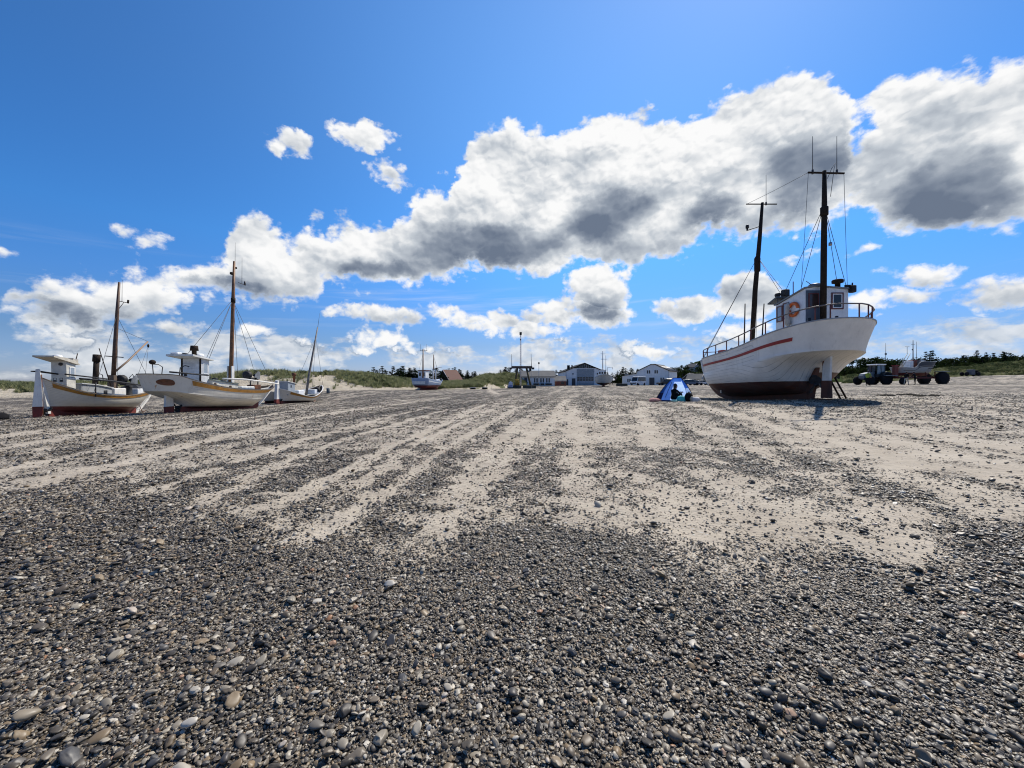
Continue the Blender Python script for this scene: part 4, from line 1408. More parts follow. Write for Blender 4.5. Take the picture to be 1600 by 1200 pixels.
    br.tube([(0.02, 5.2, 6.3), (0.02, 5.22, 7.6)], [0.012, 0.008], 5)
    br.build("lantern_bracket", BLACK, mo)
    S = lambda t, sd, dz=0.03: tuple(H.pt(t, 1.0, sd) + Vector((0, 0, dz)))
    wires("stay", [((0, 4.82, 5.4), S(0.22, 1)), ((0, 4.85, 5.4), S(0.97, 1)), ((0, 4.85, 5.4), S(0.80, -1)), ((0, 4.8, 4.7), (0.15, 7.2, 4.16))], root, 0.010)
    wires("fall_rope", [((0.15, 7.24, 3.84), (0.25, 5.9, 1.5)), ((0.15, 7.26, 3.84), (0.3, 6.6, 1.2))], root, 0.008)
    for a, b in (((0.1, 3.4, 3.4), (0.12, 4.25, 1.2)), ((0.30, 1.75, 3.0), (0.42, 1.25, 1.9))):
        MB().tube([a, b], [0.018, 0.03], 6).build("whip_pole", BLACK, root)
    MB().tube([(0.95, 0.95, 1.72), (0.98, 3.0, 1.60), (0.95, 6.1, 1.28)], 0.045, 8).build("stowed_pole", DARK, root)
    MB().tube([(0.55, 0.7, 1.93), (0.6, 3.2, 1.72)], 0.035, 8).build("stowed_pole", DARK, root)
    for yy in (1.9, 5.6):
        MB().tube([(0.95, yy, 0.8), (0.96, yy, 1.62 - yy * 0.05)], 0.025, 6).build("pole_crutch", DARK, root)
    hp = MB(); hp.lathe([(0.26, 0), (0.18, 0.1), (0.15, 0.5), (0.2, 0.62)], (0.35, 5.2, 0.72), 12); hp.build("hauler_pedestal", DARK, root)
    hauler(root, (0.35, 5.15, 1.40), s=1.25)
    cv = MB()
    cv.add([(-0.75, 5.9, 1.10), (0.62, 5.7, 1.12), (0.3, 7.0, 1.18), (-0.35, 7.1, 1.2), (-0.1, 6.3, 1.55)], [(0, 1, 4), (1, 2, 4), (2, 3, 4), (3, 0, 4), (3, 2, 1, 0)])
    cv.build("tarpaulin", CANVAS, root)
    ank = MB(); ank.tube([(0.10, 6.55, 0.05), (0.12, 6.75, -0.33)], 0.02, 6); ank.tube([(0.0, 6.6, -0.30), (0.12, 6.78, -0.36), (0.26, 6.85, -0.25)], 0.022, 6); ank.build("small_anchor", RUST, root)
    return root


def boat_b():
    root = thing("fishing_boat", "white counter-sterned wooden boat with ochre strake, varnished mast and small brown nameplate", "boat", (-17.6, 20, 0), 0, BOATGROUP)
    H = Hull(9.9,
             sheer=[(-1.25, 1.93), (-0.6, 1.87), (0.05, 1.65), (1.1, 1.41), (2.4, 1.21), (4.1, 1.08), (6, 1.05), (7.4, 1.13), (8.65, 1.28)],
             keel=[(-1.3, 0.10), (0.5, 0.10), (3, 0.02), (6.2, -0.12), (7.0, 0.08), (8.65, 1.0)],
             stern=[(0, 0.8), (0.18, 0.72), (0.32, 0.48), (0.42, 0.12), (0.50, -0.42), (0.545, -0.88), (0.565, -0.92), (0.8, -1.08), (1, -1.25)],
             stem=[(0, 6.7), (0.2, 7.1), (0.5, 7.8), (1, 8.65)],
             girth=[(0, 0.06), (0.08, 0.42), (0.22, 0.85), (0.42, 1.18), (0.57, 1.30), (1, 1.45)],
             ts=[(0, 0.36), (0.3, 0.28), (0.54, 0.26), (0.57, 0.30), (1, 0.30)], tb=0.50, es=[(0, 1.2), (0.12, 0.75), (0.3, 0.52), (0.55, 0.42), (1, 0.42)], eb=[(0, 1.2), (0.5, 0.95), (1, 0.74)], ns=2.1, nb=2.2, knuckle=0.555)
    H.plain_aft, H.plain_v = 0.0, 13.5 / 14
    H.mesh("hull", hull_paint("boat_paint_rusty", (0.69, 0.665, 0.59), (0.085, 0.012, 0.014), 0.30, -0.058, 14, rust=0.75, seam=0.6, dirt=0.3), root, 64, 36, 0.045)
    kz = lambda y: interp([(0.3, -0.12), (3, -0.2), (6.4, -0.42), (6.9, -0.18), (7.4, 0.2)], y)
    H.keel_bar("keel", OXIDE, root, 0.62, 7.0, kz, 0.14, 0.14)
    MB().prism([(6.9, 0.02), (7.5, 0.42), (8.2, 0.9), (8.62, 1.3), (8.74, 1.3), (8.35, 0.85), (7.6, 0.28), (7.0, -0.12)], 'X', -0.06, 0.06).build("stem", WHITE, root)
    ro = MB().prism([(-0.22, 0.30), (0.26, 0.30), (0.22, 1.0), (-0.18, 1.0)], 'X', -0.05, 0.05).build("rudder", WHITE, root)
    MB().prism([(-0.22, -0.04), (0.28, -0.08), (0.27, 0.296), (-0.22, 0.296)], 'X', -0.052, 0.052).build("lower_blade", OXIDE, ro)
    MB().tube([(0, 0.30, -0.12), (0, 0.28, 1.05)], 0.03, 8).build("stock", RUST, ro)
    MB().tube([(0.02, 0.25, 1.0), (0.02, 0.75, 0.55)], 0.03, 6).build("rudder_brace", OCHRE, ro)
    propeller(root, (0, 0.55, 0.22), 0.26, DARK, 3, 0.4)
    st = MB(); H.band(st, 0.83, 0.975, 0.125, 0.985, 0.016, 0.03, 60)
    st.build("rubbing_strake", OCHRE, root)
    cp = MB(); H.cap(cp, 0.10, 0.035, out=0.02, n=70); cp.build("cap_rail", M("dark_cap", (0.09, 0.07, 0.055), 0.7), root)
    # wooden nameplate let into the stern bulwark, lettering weathered away
    np_ = MB()
    vs, fs = [], []
    t0, t1 = 0.004, 0.050
    n = 16
    vs.append(H.pt((t0 + t1) / 2, 0.80, 1, 0.012))
    for i in range(n):
        a = 2 * pi * i / n
        ca, sa = cos(a), sin(a)
        k = (abs(ca) ** 2.6 + abs(sa) ** 2.6) ** (-1 / 2.6)
        vs.append(H.pt((t0 + t1) / 2 + (t1 - t0) / 2 * ca * k, 0.80 + 0.085 * sa * k, 1, 0.014))
    for i in range(n):
        fs.append((0, 1 + i, 1 + (i + 1) % n))
    np_.add(vs, fs)
    npo = np_.build("nameplate", M("nameplate_wood", (0.12, 0.045, 0.022), 0.6, var=0.4, scale=9), root)
    sm_ = npo.modifiers.new("board", 'SOLIDIFY'); sm_.thickness = 0.03; sm_.offset = 0
    H.deck("deck", DECKP, root, 0.72, 0.06)
    # wheelhouse
    wh = MB(); wh.prism([(1.45, 1.0), (2.02, 1.0), (2.02, 2.78), (1.45, 2.90)], 'X', -0.57, 0.52)
    wo = wh.build("wheelhouse", M("white_boards", (0.60, 0.61, 0.61), 0.5, dirt=0.3), root)
    for k in range(5):
        MB().box((-0.025, 1.442, 1.62 + k * 0.27), (0.90, 0.012, 0.255), bev=0.004).build("board", M("white_boards", ()), wo)
    for xx in (-0.53, 0.48):
        MB().box((xx, 1.44, 2.1), (0.09, 0.03, 1.55)).build("corner_post", BLACK, wo)
    MB().prism([(0.75, 2.93), (2.2, 2.76), (2.2, 2.83), (0.75, 3.03)], 'X', -0.80, 0.66).build("roof", M("white_roof", (0.60, 0.60, 0.57), 0.6, dirt=0.3), wo)
    window_on(wo, "window", (0.52, 1.75, 2.3), 0.25, 0.5, 'x+', WHITE2, GLASSL, 0.04, 0.02)
    rb = MB(); rb.lathe([(0.24, 0), (0.25, 0.05), (0.20, 0.15), (0.001, 0.17)], (0.1, 1.8, 2.98), 16); rb.tube([(0.1, 1.8, 2.8), (0.1, 1.8, 3.0)], 0.05, 8); rb.build("radar_dome", WHITE2, root)
    MB().box((-0.45, 1.0, 3.08), (0.4, 0.35, 0.13), bev=0.03).build("life_raft", WHITE2, root)
    MB().box((0.0, 1.0, 3.06), (0.2, 0.16, 0.1), bev=0.02).build("roof_lamp", DARK, root)
    ch = MB(); ch.lathe([(0.11, 0), (0.11, 0.34), (0.20, 0.35), (0.17, 0.62), (0.001, 0.63)], (0.1, 1.5, 2.93), 14); ch.build("exhaust_stack", BLACK, root)
    # deckhouse with portholes
    dk = MB(); dk.prism([(1.98, 0.75), (4.0, 0.7), (4.0, 1.42), (1.98, 1.66)], 'X', -0.75, 0.75)
    dko = dk.build("deckhouse", M("cream_deckhouse", (0.52, 0.50, 0.44), 0.6, dirt=0.35), root)
    MB().prism([(1.94, 1.66), (4.06, 1.415), (4.06, 1.46), (1.94, 1.71)], 'X', -0.80, 0.80).build("deckhouse_roof", M("greenish_roof", (0.20, 0.24, 0.21), 0.7), dko)
    for yy, zz in ((2.15, 1.42), (3.35, 1.26)):
        MB().lathe([(0.001, 0.0), (0.10, 0.0), (0.10, 0.02), (0.075, 0.03), (0.001, 0.03)], (0.752, yy, zz), 14, axis='X').build("porthole", M("porthole", (0.05, 0.03, 0.018), 0.3), dko)
    MB().box((0.1, 5.2, 1.02), (1.0, 1.3, 0.5), bev=0.03).build("fish_hold", M("white_roof", ()), root)
    for (xx, yy, zz) in ((0.3, 2.2, 1.82), (0.1, 3.0, 1.72), (0.3, 3.3, 1.6)):
        MB().box((xx, yy, zz), (0.25, 0.25, 0.18), bev=0.04).build("deck_fitting", DARK, root)
    MB().box((0.35, 6.1, 1.1), (0.5, 0.7, 0.55), bev=0.03).build("rusty_box", RUST, root)
    mt = MB(); mt.tube([(0, 4.4, 0.9), (0, 4.5, 3.2), (0, 4.64, 7.0), (0, 4.74, 9.2)], [0.115, 0.115, 0.095, 0.065], 12)
    mo = mt.build("mast", MASTWOOD, root)
    MB().box((0.13, 4.42, 1.75), (0.05, 0.22, 1.6)).build("tabernacle", WHITE, mo)
    MB().box((-0.13, 4.42, 1.75), (0.05, 0.22, 1.6)).build("tabernacle", WHITE, mo)
    MB().tube([(0, 4.64, 6.55), (0, 4.645, 6.85)], 0.13, 10).build("mast_band", BLACK, mo)
    tp = MB(); tp.tube([(0.05, 4.74, 9.1), (0.05, 4.76, 10.4)], [0.012, 0.007], 5); tp.tube([(0.15, 4.9, 7.9), (0.15, 5.35, 7.9), (0.15, 5.55, 7.88)], 0.018, 6); tp.tube([(0.15, 5.22, 7.9), (0.15, 5.24, 9.6)], [0.012, 0.007], 5); tp.tube([(0.15, 5.5, 7.88), (0.15, 5.5, 8.12)], 0.05, 8)
    tp.build("antenna", WIRE, mo)
    MB().ball((-0.08, 4.6, 8.4), (0.09, 0.1, 0.1), 8).build("mast_lamp", BLACK, mo)
    MB().ball((0.08, 4.8, 8.8), (0.05, 0.06, 0.07), 8).build("mast_lamp", BLACK, mo)
    S = lambda t, sd, dz=0.03: tuple(H.pt(t, 1.0, sd) + Vector((0, 0, dz)))
    wires("stay", [((0, 4.6, 6.75), (-0.3, 1.4, 2.95)), ((0, 4.62, 6.75), (0.4, 1.95, 2.85)), ((0, 4.62, 6.75), (0.48, 2.05, 2.85)), ((0, 4.68, 6.6), (0.3, 6.1, 2.5)), ((0, 4.68, 6.6), S(0.9, 1)), ((0, 4.68, 6.6), S(0.8, -1))], root, 0.011)
    MB().tube([(0.85, 2.6, 1.75), (0.9, 4.5, 1.72), (0.85, 8.0, 1.42)], 0.045, 8).build("stowed_pole", WHITE, root)
    MB().tube([(0.72, -0.75, 2.05), (0.8, 0.5, 1.98), (0.8, 1.6, 1.92)], 0.04, 8).build("stowed_pole", DARK, root)
    hauler(root, (0.25, 6.1, 1.72), s=1.25)
    hp = MB()
    for yy in (5.75, 6.5):
        hp.tube([(0.35, yy, 0.9), (0.35, yy, 1.75)], 0.04, 6)
    hp.build("hauler_frame", DARK, root)
    # stern light on bent pipes
    sl = MB(); sl.tube([(0.10, -0.95, 1.93), (0.10, -1.0, 2.4)], 0.02, 6); sl.tube([(0.15, -0.55, 1.93), (0.15, -0.5, 2.3), (0.12, -0.7, 2.42), (0.1, -1.0, 2.42)], 0.02, 6)
    slo = sl.build("stern_light_frame", DARK, root)
    MB().ball((0.1, -1.0, 2.52), (0.12, 0.16, 0.12), 10).build("stern_light", BLACK, slo)
    MB().tube([(0.35, 0.25, 1.9), (0.35, 0.3, 2.3), (0.35, 0.6, 2.42), (0.35, 0.85, 2.38)], 0.025, 6).build("grab_rail", DARK, root)
    MB().tube([(0.5, 0.45, 1.85), (0.5, 0.45, 2.05)], 0.07, 8).build("bollard", DARK, root)
    fc = MB(); H.band(fc, 0.80, 0.97, 0.86, 0.995, -0.06, 0.02, 16); fc.build("bow_lining", BLACK, root)
    return root


def boat_c():
    root = thing("fishing_boat", "small white double-ended boat with leaning grey mast in front of the dune", "boat", (-18.3, 30, 0), 0, BOATGROUP)
    H = Hull(7.5,
             sheer=[(0.3, 1.08), (0.6, 1.0), (1.0, 0.88), (1.7, 0.66), (2.9, 0.38), (4.1, 0.32), (5.5, 0.62), (6.6, 0.95), (7.55, 1.25)],
             keel=[(0.3, -0.05), (3, -0.22), (5.6, -0.38), (6.4, -0.05), (7.5, 0.95)],
             stern=[(0, 0.85), (0.5, 0.65), (1, 0.42)], stem=[(0, 5.8), (0.3, 6.4), (1, 7.5)],
             girth=[(0, 0.06), (0.12, 0.45), (0.4, 0.85), (0.7, 1.02), (1, 1.12)],
             ts=0.5, tb=0.45, es=[(0, 1.4), (1, 0.7)], eb=[(0, 1.1), (1, 0.76)])
    H.mesh("hull", hull_paint("boat_paint_grey", (0.56, 0.55, 0.51), (0.05, 0.02, 0.018), 0.12, -0.05, 14, seam=0.6, dirt=0.3), root, 46, 24, 0.04)
    H.keel_bar("keel", OXIDE, root, 0.8, 6.2, lambda y: interp([(0, -0.25), (3, -0.36), (5.8, -0.55), (6.3, -0.2)], y), 0.13, 0.14)
    ro = MB().prism([(0.2, 0.22), (0.62, 0.22), (0.56, 1.1), (0.50, 1.66), (0.42, 1.7), (0.32, 1.66), (0.26, 1.1)], 'X', -0.10, 0.10).build("rudder", WHITE, root)
    MB().prism([(0.16, -0.10), (0.64, -0.14), (0.63, 0.215), (0.18, 0.215)], 'X', -0.10, 0.10).build("lower_blade", OXIDE, ro)
    propeller(root, (0, 0.8, 0.1), 0.22, DARK, 3, 0.4)
    st = MB(); H.band(st, 0.78, 0.97, 0.12, 0.98, 0.014, 0.03, 46); st.build("rubbing_strake", OCHRE, root)
    cp = MB(); H.cap(cp, 0.08, 0.03, n=50); cp.build("cap_rail", WHITE, root)
    H.deck("deck", DECKP, root, 0.66, 0.05)
    wh = MB(); wh.prism([(1.15, 0.5), (2.15, 0.4), (2.15, 1.42), (1.15, 1.58)], 'X', -0.42, 0.42)
    wo = wh.build("wheelhouse", M("blue_grey_wheelhouse", (0.27, 0.31, 0.35), 0.6, dirt=0.3), root)
    MB().prism([(1.05, 1.59), (2.3, 1.42), (2.3, 1.46), (1.05, 1.64)], 'X', -0.48, 0.48).build("roof", WHITE, wo)
    window_on(wo, "window", (0.42, 1.6, 1.2), 0.10, 0.16, 'x+', DARK, GLASS, 0.02, 0.012)
    MB().lathe([(0.10, 0), (0.10, 0.75), (0.16, 0.78), (0.16, 1.0), (0.001, 1.02)], (0.1, 2.6, 1.3), 12).build("exhaust_stack", RUST, root)
    MB().box((0.1, 3.1, 0.62), (0.7, 0.9, 0.5), bev=0.03).build("hatch", WHITE2, root)
    MB().box((0.15, 5.5, 0.68), (0.8, 0.8, 0.4), bev=0.03).build("fish_box", WHITE2, root)
    mt = MB(); mt.tube([(0, 4.7, 0.4), (0, 5.2, 2.2), (0, 6.1, 4.8), (0, 6.75, 6.7)], [0.11, 0.10, 0.075, 0.05], 10); mo = mt.build("mast", MASTGREY, root)
    MB().tube([(0, 6.75, 6.6), (0, 7.15, 8.1)], [0.02, 0.008], 5).build("antenna", WIRE, mo)
    wires("stay", [((0, 6.4, 5.7), (0.2, 2.6, 1.3)), ((0, 6.4, 5.7), tuple(H.pt(0.92, 1, 1))), ((0, 6.4, 5.7), tuple(H.pt(0.9, 1, -1)))], root, 0.012)
    hl = MB(); hl.lathe([(0.001, 0), (0.2, 0.02), (0.24, 0.08), (0.13, 0.16), (0.24, 0.26), (0.001, 0.3)], (0.45, 5.6, 0.85), 14, axis='Y'); hl.build("net_hauler", DARK, root)
    fc = MB(); H.band(fc, 0.70, 0.95, 0.84, 0.995, -0.06, 0.02, 16); fc.build("bow_lining", BLACK, root)
    return root


def boat_d():
    # white hull half hidden behind the bow of the rusty-streaked boat
    root = thing("fishing_boat", "low white hull half hidden behind the bow of the ochre-striped boat", "boat", (-20.6, 32.2, -0.42), R(-8), BOATGROUP)
    H = Hull(6.5, sheer=[(0, 1.2), (2, 0.95), (4, 0.95), (6.5, 1.35)], keel=[(0, 0.2), (4.6, 0.1), (5.6, 0.35), (6.5, 1.1)],
             stern=[(0, 0.35), (1, 0.05)], stem=[(0, 5.0), (1, 6.5)], girth=[(0, 0.06), (0.12, 0.45), (0.4, 0.85), (1, 1.1)],
             ts=0.3, tb=0.5, es=[(0, 1.0), (1, 0.35)], eb=[(0, 1.1), (1, 0.76)])
    H.mesh("hull", hull_paint("boat_paint_plain", (0.60, 0.60, 0.57), (0.045, 0.03, 0.025), 0.42, 0.0, 10, seam=0.4), root, 30, 16, 0.04)
    H.keel_bar("keel", OXIDE, root, 0.3, 5.4, lambda y: 0.0, 0.12, 0.14)
    cp = MB(); H.cap(cp, 0.08, 0.03, n=40); cp.build("cap_rail", WHITE, root)
    H.deck("deck", DECKP, root, 0.7, 0.05)
    return root


def boat_e():
    p = P(655, 609, 55)
    root = thing("fishing_boat", "pale blue fishing boat with red bottom and flat transom beside the red-roofed house", "boat", (p.x, p.y, gz(p.x, p.y) - 0.05), R(-10), BOATGROUP)
    H = Hull(8.5, sheer=[(0, 1.78), (3, 1.5), (5.5, 1.35), (8.5, 1.7)], keel=[(0, 0.3), (6, 0.2), (7.2, 0.4), (8.5, 1.3)],
             stern=[(0, 0.6), (0.4, 0.15), (1, 0.0)], stem=[(0, 6.8), (0.4, 7.7), (1, 8.5)], girth=[(0, 0.08), (0.1, 0.6), (0.3, 1.1), (1, 1.32)],
             ts=0.04, tb=0.5, es=[(0, 0.5), (1, 0.18)], eb=[(0, 1.1), (1, 0.76)], ns=2)
    H.mesh("hull", hull_paint("boat_paint_blue", (0.30, 0.39, 0.55), (0.17, 0.02, 0.022), 0.75, 0.0, 10, seam=0.3), root, 44, 22, 0.05)
    H.keel_bar("keel", OXIDE, root, 0.5, 7.2, lambda y: interp([(0, 0.0), (6.5, 0.0), (7.2, 0.3)], y), 0.14, 0.14)
    bd = MB(); H.band(bd, 0.70, 0.78, 0.05, 0.98, 0.012, 0.02, 30); bd.build("white_band", WHITE2, root)
    H.deck("deck", DECKP, root, 0.8, 0.06)
    MB().box((-0.05, -0.03, 1.12), (1.9, 0.06, 0.42)).build("transom_board", WHITE, root)
    wh = MB(); wh.box((-0.45, 2.6, 2.15), (1.15, 1.3, 1.5), bev=0.05); wo = wh.build("wheelhouse", WHITE2, root)
    MB().box((-0.45, 2.6, 2.94), (1.35, 1.5, 0.08)).build("roof", BRFRAME, wo)
    window_on(wo, "window", (-0.72, 1.95, 2.35), 0.3, 0.5, 'y-', WHITE2, GLASS, 0.04, 0.02)
    window_on(wo, "window", (-0.15, 1.95, 2.35), 0.28, 0.5, 'y-', WHITE2, GLASS, 0.04, 0.02)
    m1 = MB(); m1.tube([(-0.12, 1.6, 1.5), (-0.1, 1.6, 6.0)], [0.11, 0.07], 10); mo = m1.build("mizzen_mast", MASTWOOD, root)
    MB().tube([(-0.6, 1.6, 5.75), (0.55, 1.6, 5.75)], 0.035, 6).build("crosstree", BLACK, mo)
    for xx in (-0.5, 0.4):
        MB().tube([(xx, 1.6, 5.7), (xx, 1.6, 6.7)], 0.015, 5).build("antenna", WIRE, mo)
    m2 = MB(); m2.tube([(0.35, 4.6, 1.4), (0.35, 4.6, 5.4)], [0.11, 0.06], 10); mo2 = m2.build("foremast", MASTWOOD, root)
    MB().tube([(0.35, 4.6, 3.3), (1.6, 4.9, 3.5)], 0.03, 6).build("boom", BRFRAME, mo2)
    for xx in (0.75, 1.15):
        MB().tube([(xx, 3.4, 1.4), (xx, 3.4, 3.1)], 0.09, 8).build("gallows_post", WHITE2, root)
    MB().box((0.95, 3.4, 3.14), (0.75, 0.16, 0.08)).build("gallows_beam", DARK, root)
    wires("stay", [((-0.1, 1.6, 5.4), (-0.9, 2.0, 2.9)), ((0.35, 4.6, 5.2), (0.0, 8.2, 1.8)), ((0.35, 4.6, 5.2), (1.0, 5.6, 1.5))], root, 0.012)
    MB().lathe([(0.001, -0.1), (0.2, -0.1), (0.2, 0.1), (0.001, 0.1)], (1.0, 6.0, 1.65), 12, axis='X').build("winch", DARK, root)
    return root


def boat_f():
    p = P(941, 602.5, 92)
    root = thing("fishing_boat", "white boat seen bow-on in front of the big white boat hall", "boat", (p.x, p.y, gz(p.x, p.y) - 0.05), R(170), BOATGROUP)
    H = Hull(10, sheer=[(0, 1.9), (4, 1.75), (7, 2.0), (10, 2.6)], keel=[(0, 0.3), (7.5, 0.25), (8.6, 0.5), (10, 1.9)],
             stern=[(0, 0.9), (1, 0.0)], stem=[(0, 8.2), (0.4, 9.1), (1, 10)], girth=[(0, 0.08), (0.1, 0.7), (0.3, 1.4), (0.6, 1.8), (1, 1.95)],
             ts=0.25, tb=0.45, es=[(0, 1.0), (1, 0.4)], eb=[(0, 1.0), (0.6, 0.72), (1, 0.55)], nb=2.8)
    H.mesh("hull", hull_paint("boat_paint_icy", (0.50, 0.55, 0.57), (0.06, 0.022, 0.018), 0.85, 0.0, 10, seam=0.2), root, 40, 22, 0.05)
    H.keel_bar("keel", OXIDE, root, 1.0, 8.6, lambda y: interp([(0, 0.0), (7.8, 0.0), (8.6, 0.4)], y), 0.16, 0.14)
    H.deck("deck", DECKP, root, 0.82, 0.06)
    cp = MB(); H.cap(cp, 0.12, 0.05, n=50); cp.build("cap_rail", GREY, root)
    wh = MB(); wh.box((0.2, 3.2, 2.75), (1.7, 1.8, 1.9), bev=0.06); wo = wh.build("wheelhouse", WHITE2, root)
    for xx in (-0.35, 0.2, 0.75):
        window_on(wo, "window", (xx, 4.1, 3.1), 0.36, 0.5, 'y+', WHITE2, GLASS, 0.05, 0.02)
    MB().box((0.2, 3.2, 3.74), (1.9, 2.0, 0.08)).build("roof", WHITE2, wo)
    mt = MB(); mt.tube([(0.1, 3.9, 2.6), (0.1, 3.9, 8.0)], [0.12, 0.06], 8); mo = mt.build("mast", STEEL, root)
    MB().tube([(-0.9, 3.9, 6.2), (0.5, 3.9, 6.2)], 0.05, 6).build("crosstree", GREY, mo)
    MB().tube([(-0.5, 3.9, 7.4), (0.6, 3.9, 7.4)], 0.04, 6).build("crosstree", GREY, mo)
    MB().tube([(-0.55, 4.4, 2.4), (-0.55, 4.4, 7.0)], [0.07, 0.04], 6).build("antenna", GREY, root)
    MB().lathe([(0.001, 0), (0.3, 0), (0.3, 0.2), (0.001, 0.22)], (0.1, 3.2, 3.8), 12).build("radar_dome", WHITE2, root)
    gl = MB(); gl.tube([(-1.1, 0.8, 1.8), (-1.1, 0.8, 4.4), (-2.3, 0.8, 4.5), (-2.3, 0.8, 4.0)], 0.06, 6); gl.build("gallows", GREY, root)
    return root


boat_a(); boat_b(); boat_c(); boat_d(); boat_e(); boat_f()


# ------------------------------------------------------------------ people
def person(label, loc, rotz, joints, rad, cloth, hair_c=(0.02, 0.014, 0.01), hands=None, group=None, extra=None, scale=1.0):
    """one continuous skinned body; joints: name -> (x, y, z), facing +y.  cloth(p, name) gives the material slot"""
    root = thing("person", label, "person", loc, rotz, group)
    root.scale = (scale,) * 3
    names = list(joints)
    bones = [("pelvis", "chest"), ("chest", "neck"), ("neck", "head")]
    for s_ in ("l", "r"):
        bones += [("pelvis", "hip_" + s_), ("hip_" + s_, "knee_" + s_), ("knee_" + s_, "ankle_" + s_), ("ankle_" + s_, "toe_" + s_),
                  ("chest", "sho_" + s_), ("sho_" + s_, "elb_" + s_), ("elb_" + s_, "wri_" + s_), ("wri_" + s_, "palm_" + s_)]
    me = bpy.data.meshes.new("body")
    vs = [joints[n] for n in names]
    me.from_pydata(vs, [(names.index(a), names.index(b)) for a, b in bones], [])
    o = bpy.data.objects.new("body", me)
    col.objects.link(o)
    sk = o.modifiers.new("skin", 'SKIN')
    sk.use_smooth_shade = True
    for i, n in enumerate(names):
        v = me.skin_vertices[0].data[i]
        v.radius = rad[n.split('_')[0]]
        v.use_root = (n == "pelvis")
    ss_ = o.modifiers.new("sub", 'SUBSURF'); ss_.levels = 1; ss_.render_levels = 1
    dg = bpy.context.evaluated_depsgraph_get()
    ev = o.evaluated_get(dg)
    m2 = bpy.data.meshes.new_from_object(ev)
    bpy.data.objects.remove(o)
    m2.name = "body"
    b = bpy.data.objects.new("body", m2)
    col.objects.link(b); b.parent = root
    mats, fn = cloth
    m2.materials.clear()
    for mm in mats: m2.materials.append(mm)
    for p in m2.polygons:
        c = p.center
        best = min(names, key=lambda n: (Vector(joints[n]) - c).length - rad[n.split('_')[0]][0])
        p.material_index = fn(c, best)
        p.use_smooth = True
    # head: skull, face and hair
    h = Vector(joints["head"])
    f = Vector(joints.get("_face", (0, 1, 0))) if False else Vector((0, 1, 0))
    hd = MB()
    hd.ball(h + Vector((0, 0.01, 0.03)), (0.075, 0.095, 0.115), 14)
    hd.ball(h + Vector((0, 0.105, 0.0)), (0.013, 0.022, 0.022), 6)
    hd.ball(h + Vector((0, 0.03, -0.07)), (0.05, 0.06, 0.045), 8)
    for sx in (-1, 1):
        hd.ball(h + Vector((sx * 0.077, 0.0, 0.01)), (0.012, 0.022, 0.03), 6)
    hd.build("head", mats[0], root)
    ey = MB()
    for sx in (-1, 1):
        ey.ball(h + Vector((sx * 0.03, 0.092, 0.035)), (0.012, 0.01, 0.009), 6)
    ey.build("eyes", DARK, root)
    MB().box(h + Vector((0, 0.092, -0.045)), (0.045, 0.012, 0.010)).build("mouth", M("lips", (0.25, 0.09, 0.08), 0.6), root)
    hr = MB(); hr.ball(h + Vector((0, -0.018, 0.055)), (0.086, 0.098, 0.105), 14)
    if extra != "cap":
        hr.ball(h + Vector((0, -0.055, -0.02)), (0.078, 0.06, 0.09), 10)
    hr.build("hair" if extra != "cap" else "knit_cap", M("hair_%d" % int(hair_c[0] * 1000), hair_c, 0.7, var=0.3), root)
    # hands: five separate fingers on each palm
    for s_ in ("l", "r"):
        w_, p_ = Vector(joints["wri_" + s_]), Vector(joints["palm_" + s_])
        d = (p_ - w_).normalized()
        side = d.cross(Vector((0, 0, 1)) if abs(d.z) < 0.8 else Vector((0, 1, 0))).normalized()
        down = side.cross(d).normalized()
        hm = MB()
        hm.tube([w_, p_ + d * 0.03], [0.026, 0.036], 8)
        for k, (off, ln) in enumerate(((-0.028, 0.060), (-0.010, 0.074), (0.010, 0.070), (0.028, 0.055))):
            a = p_ + d * 0.02 + side * off
            hm.tube([a, a + d * ln * 0.55, a + d * ln * 0.9 - down * ln * 0.35, a + d * ln * 0.95 - down * ln * 0.75], [0.010, 0.009, 0.008, 0.006], 6)
        a = w_ + d * 0.03 - side * 0.03
        hm.tube([a, a - side * 0.025 + d * 0.025, a - side * 0.025 + d * 0.06 - down * 0.01], [0.012, 0.011, 0.008], 6)
        hm.build("hand", mats[0], root)
    return root


SKIN = M("skin", (0.36, 0.20, 0.14), 0.55, var=0.1)
NAVY = M("dark_top", (0.016, 0.018, 0.022), 0.95, var=0.3, bump=0.3, bscale=14, spec=0.05)
BLACKC = M("black_cloth", (0.012, 0.012, 0.013), 0.95, var=0.3, bump=0.3, bscale=14, spec=0.05)
GREYC = M("grey_cloth", (0.36, 0.34, 0.29), 0.9, var=0.2, bump=0.3, bscale=14)
HIVIS = M("hi_vis", (0.28, 0.34, 0.03), 0.8, var=0.2)
_rad = dict(pelvis=(0.15, 0.11), chest=(0.165, 0.11), neck=(0.055, 0.055), head=(0.07, 0.075), hip=(0.09, 0.09), knee=(0.06, 0.06), ankle=(0.045, 0.045), toe=(0.04, 0.03), sho=(0.06, 0.06), elb=(0.045, 0.045), wri=(0.032, 0.032), palm=(0.035, 0.02))


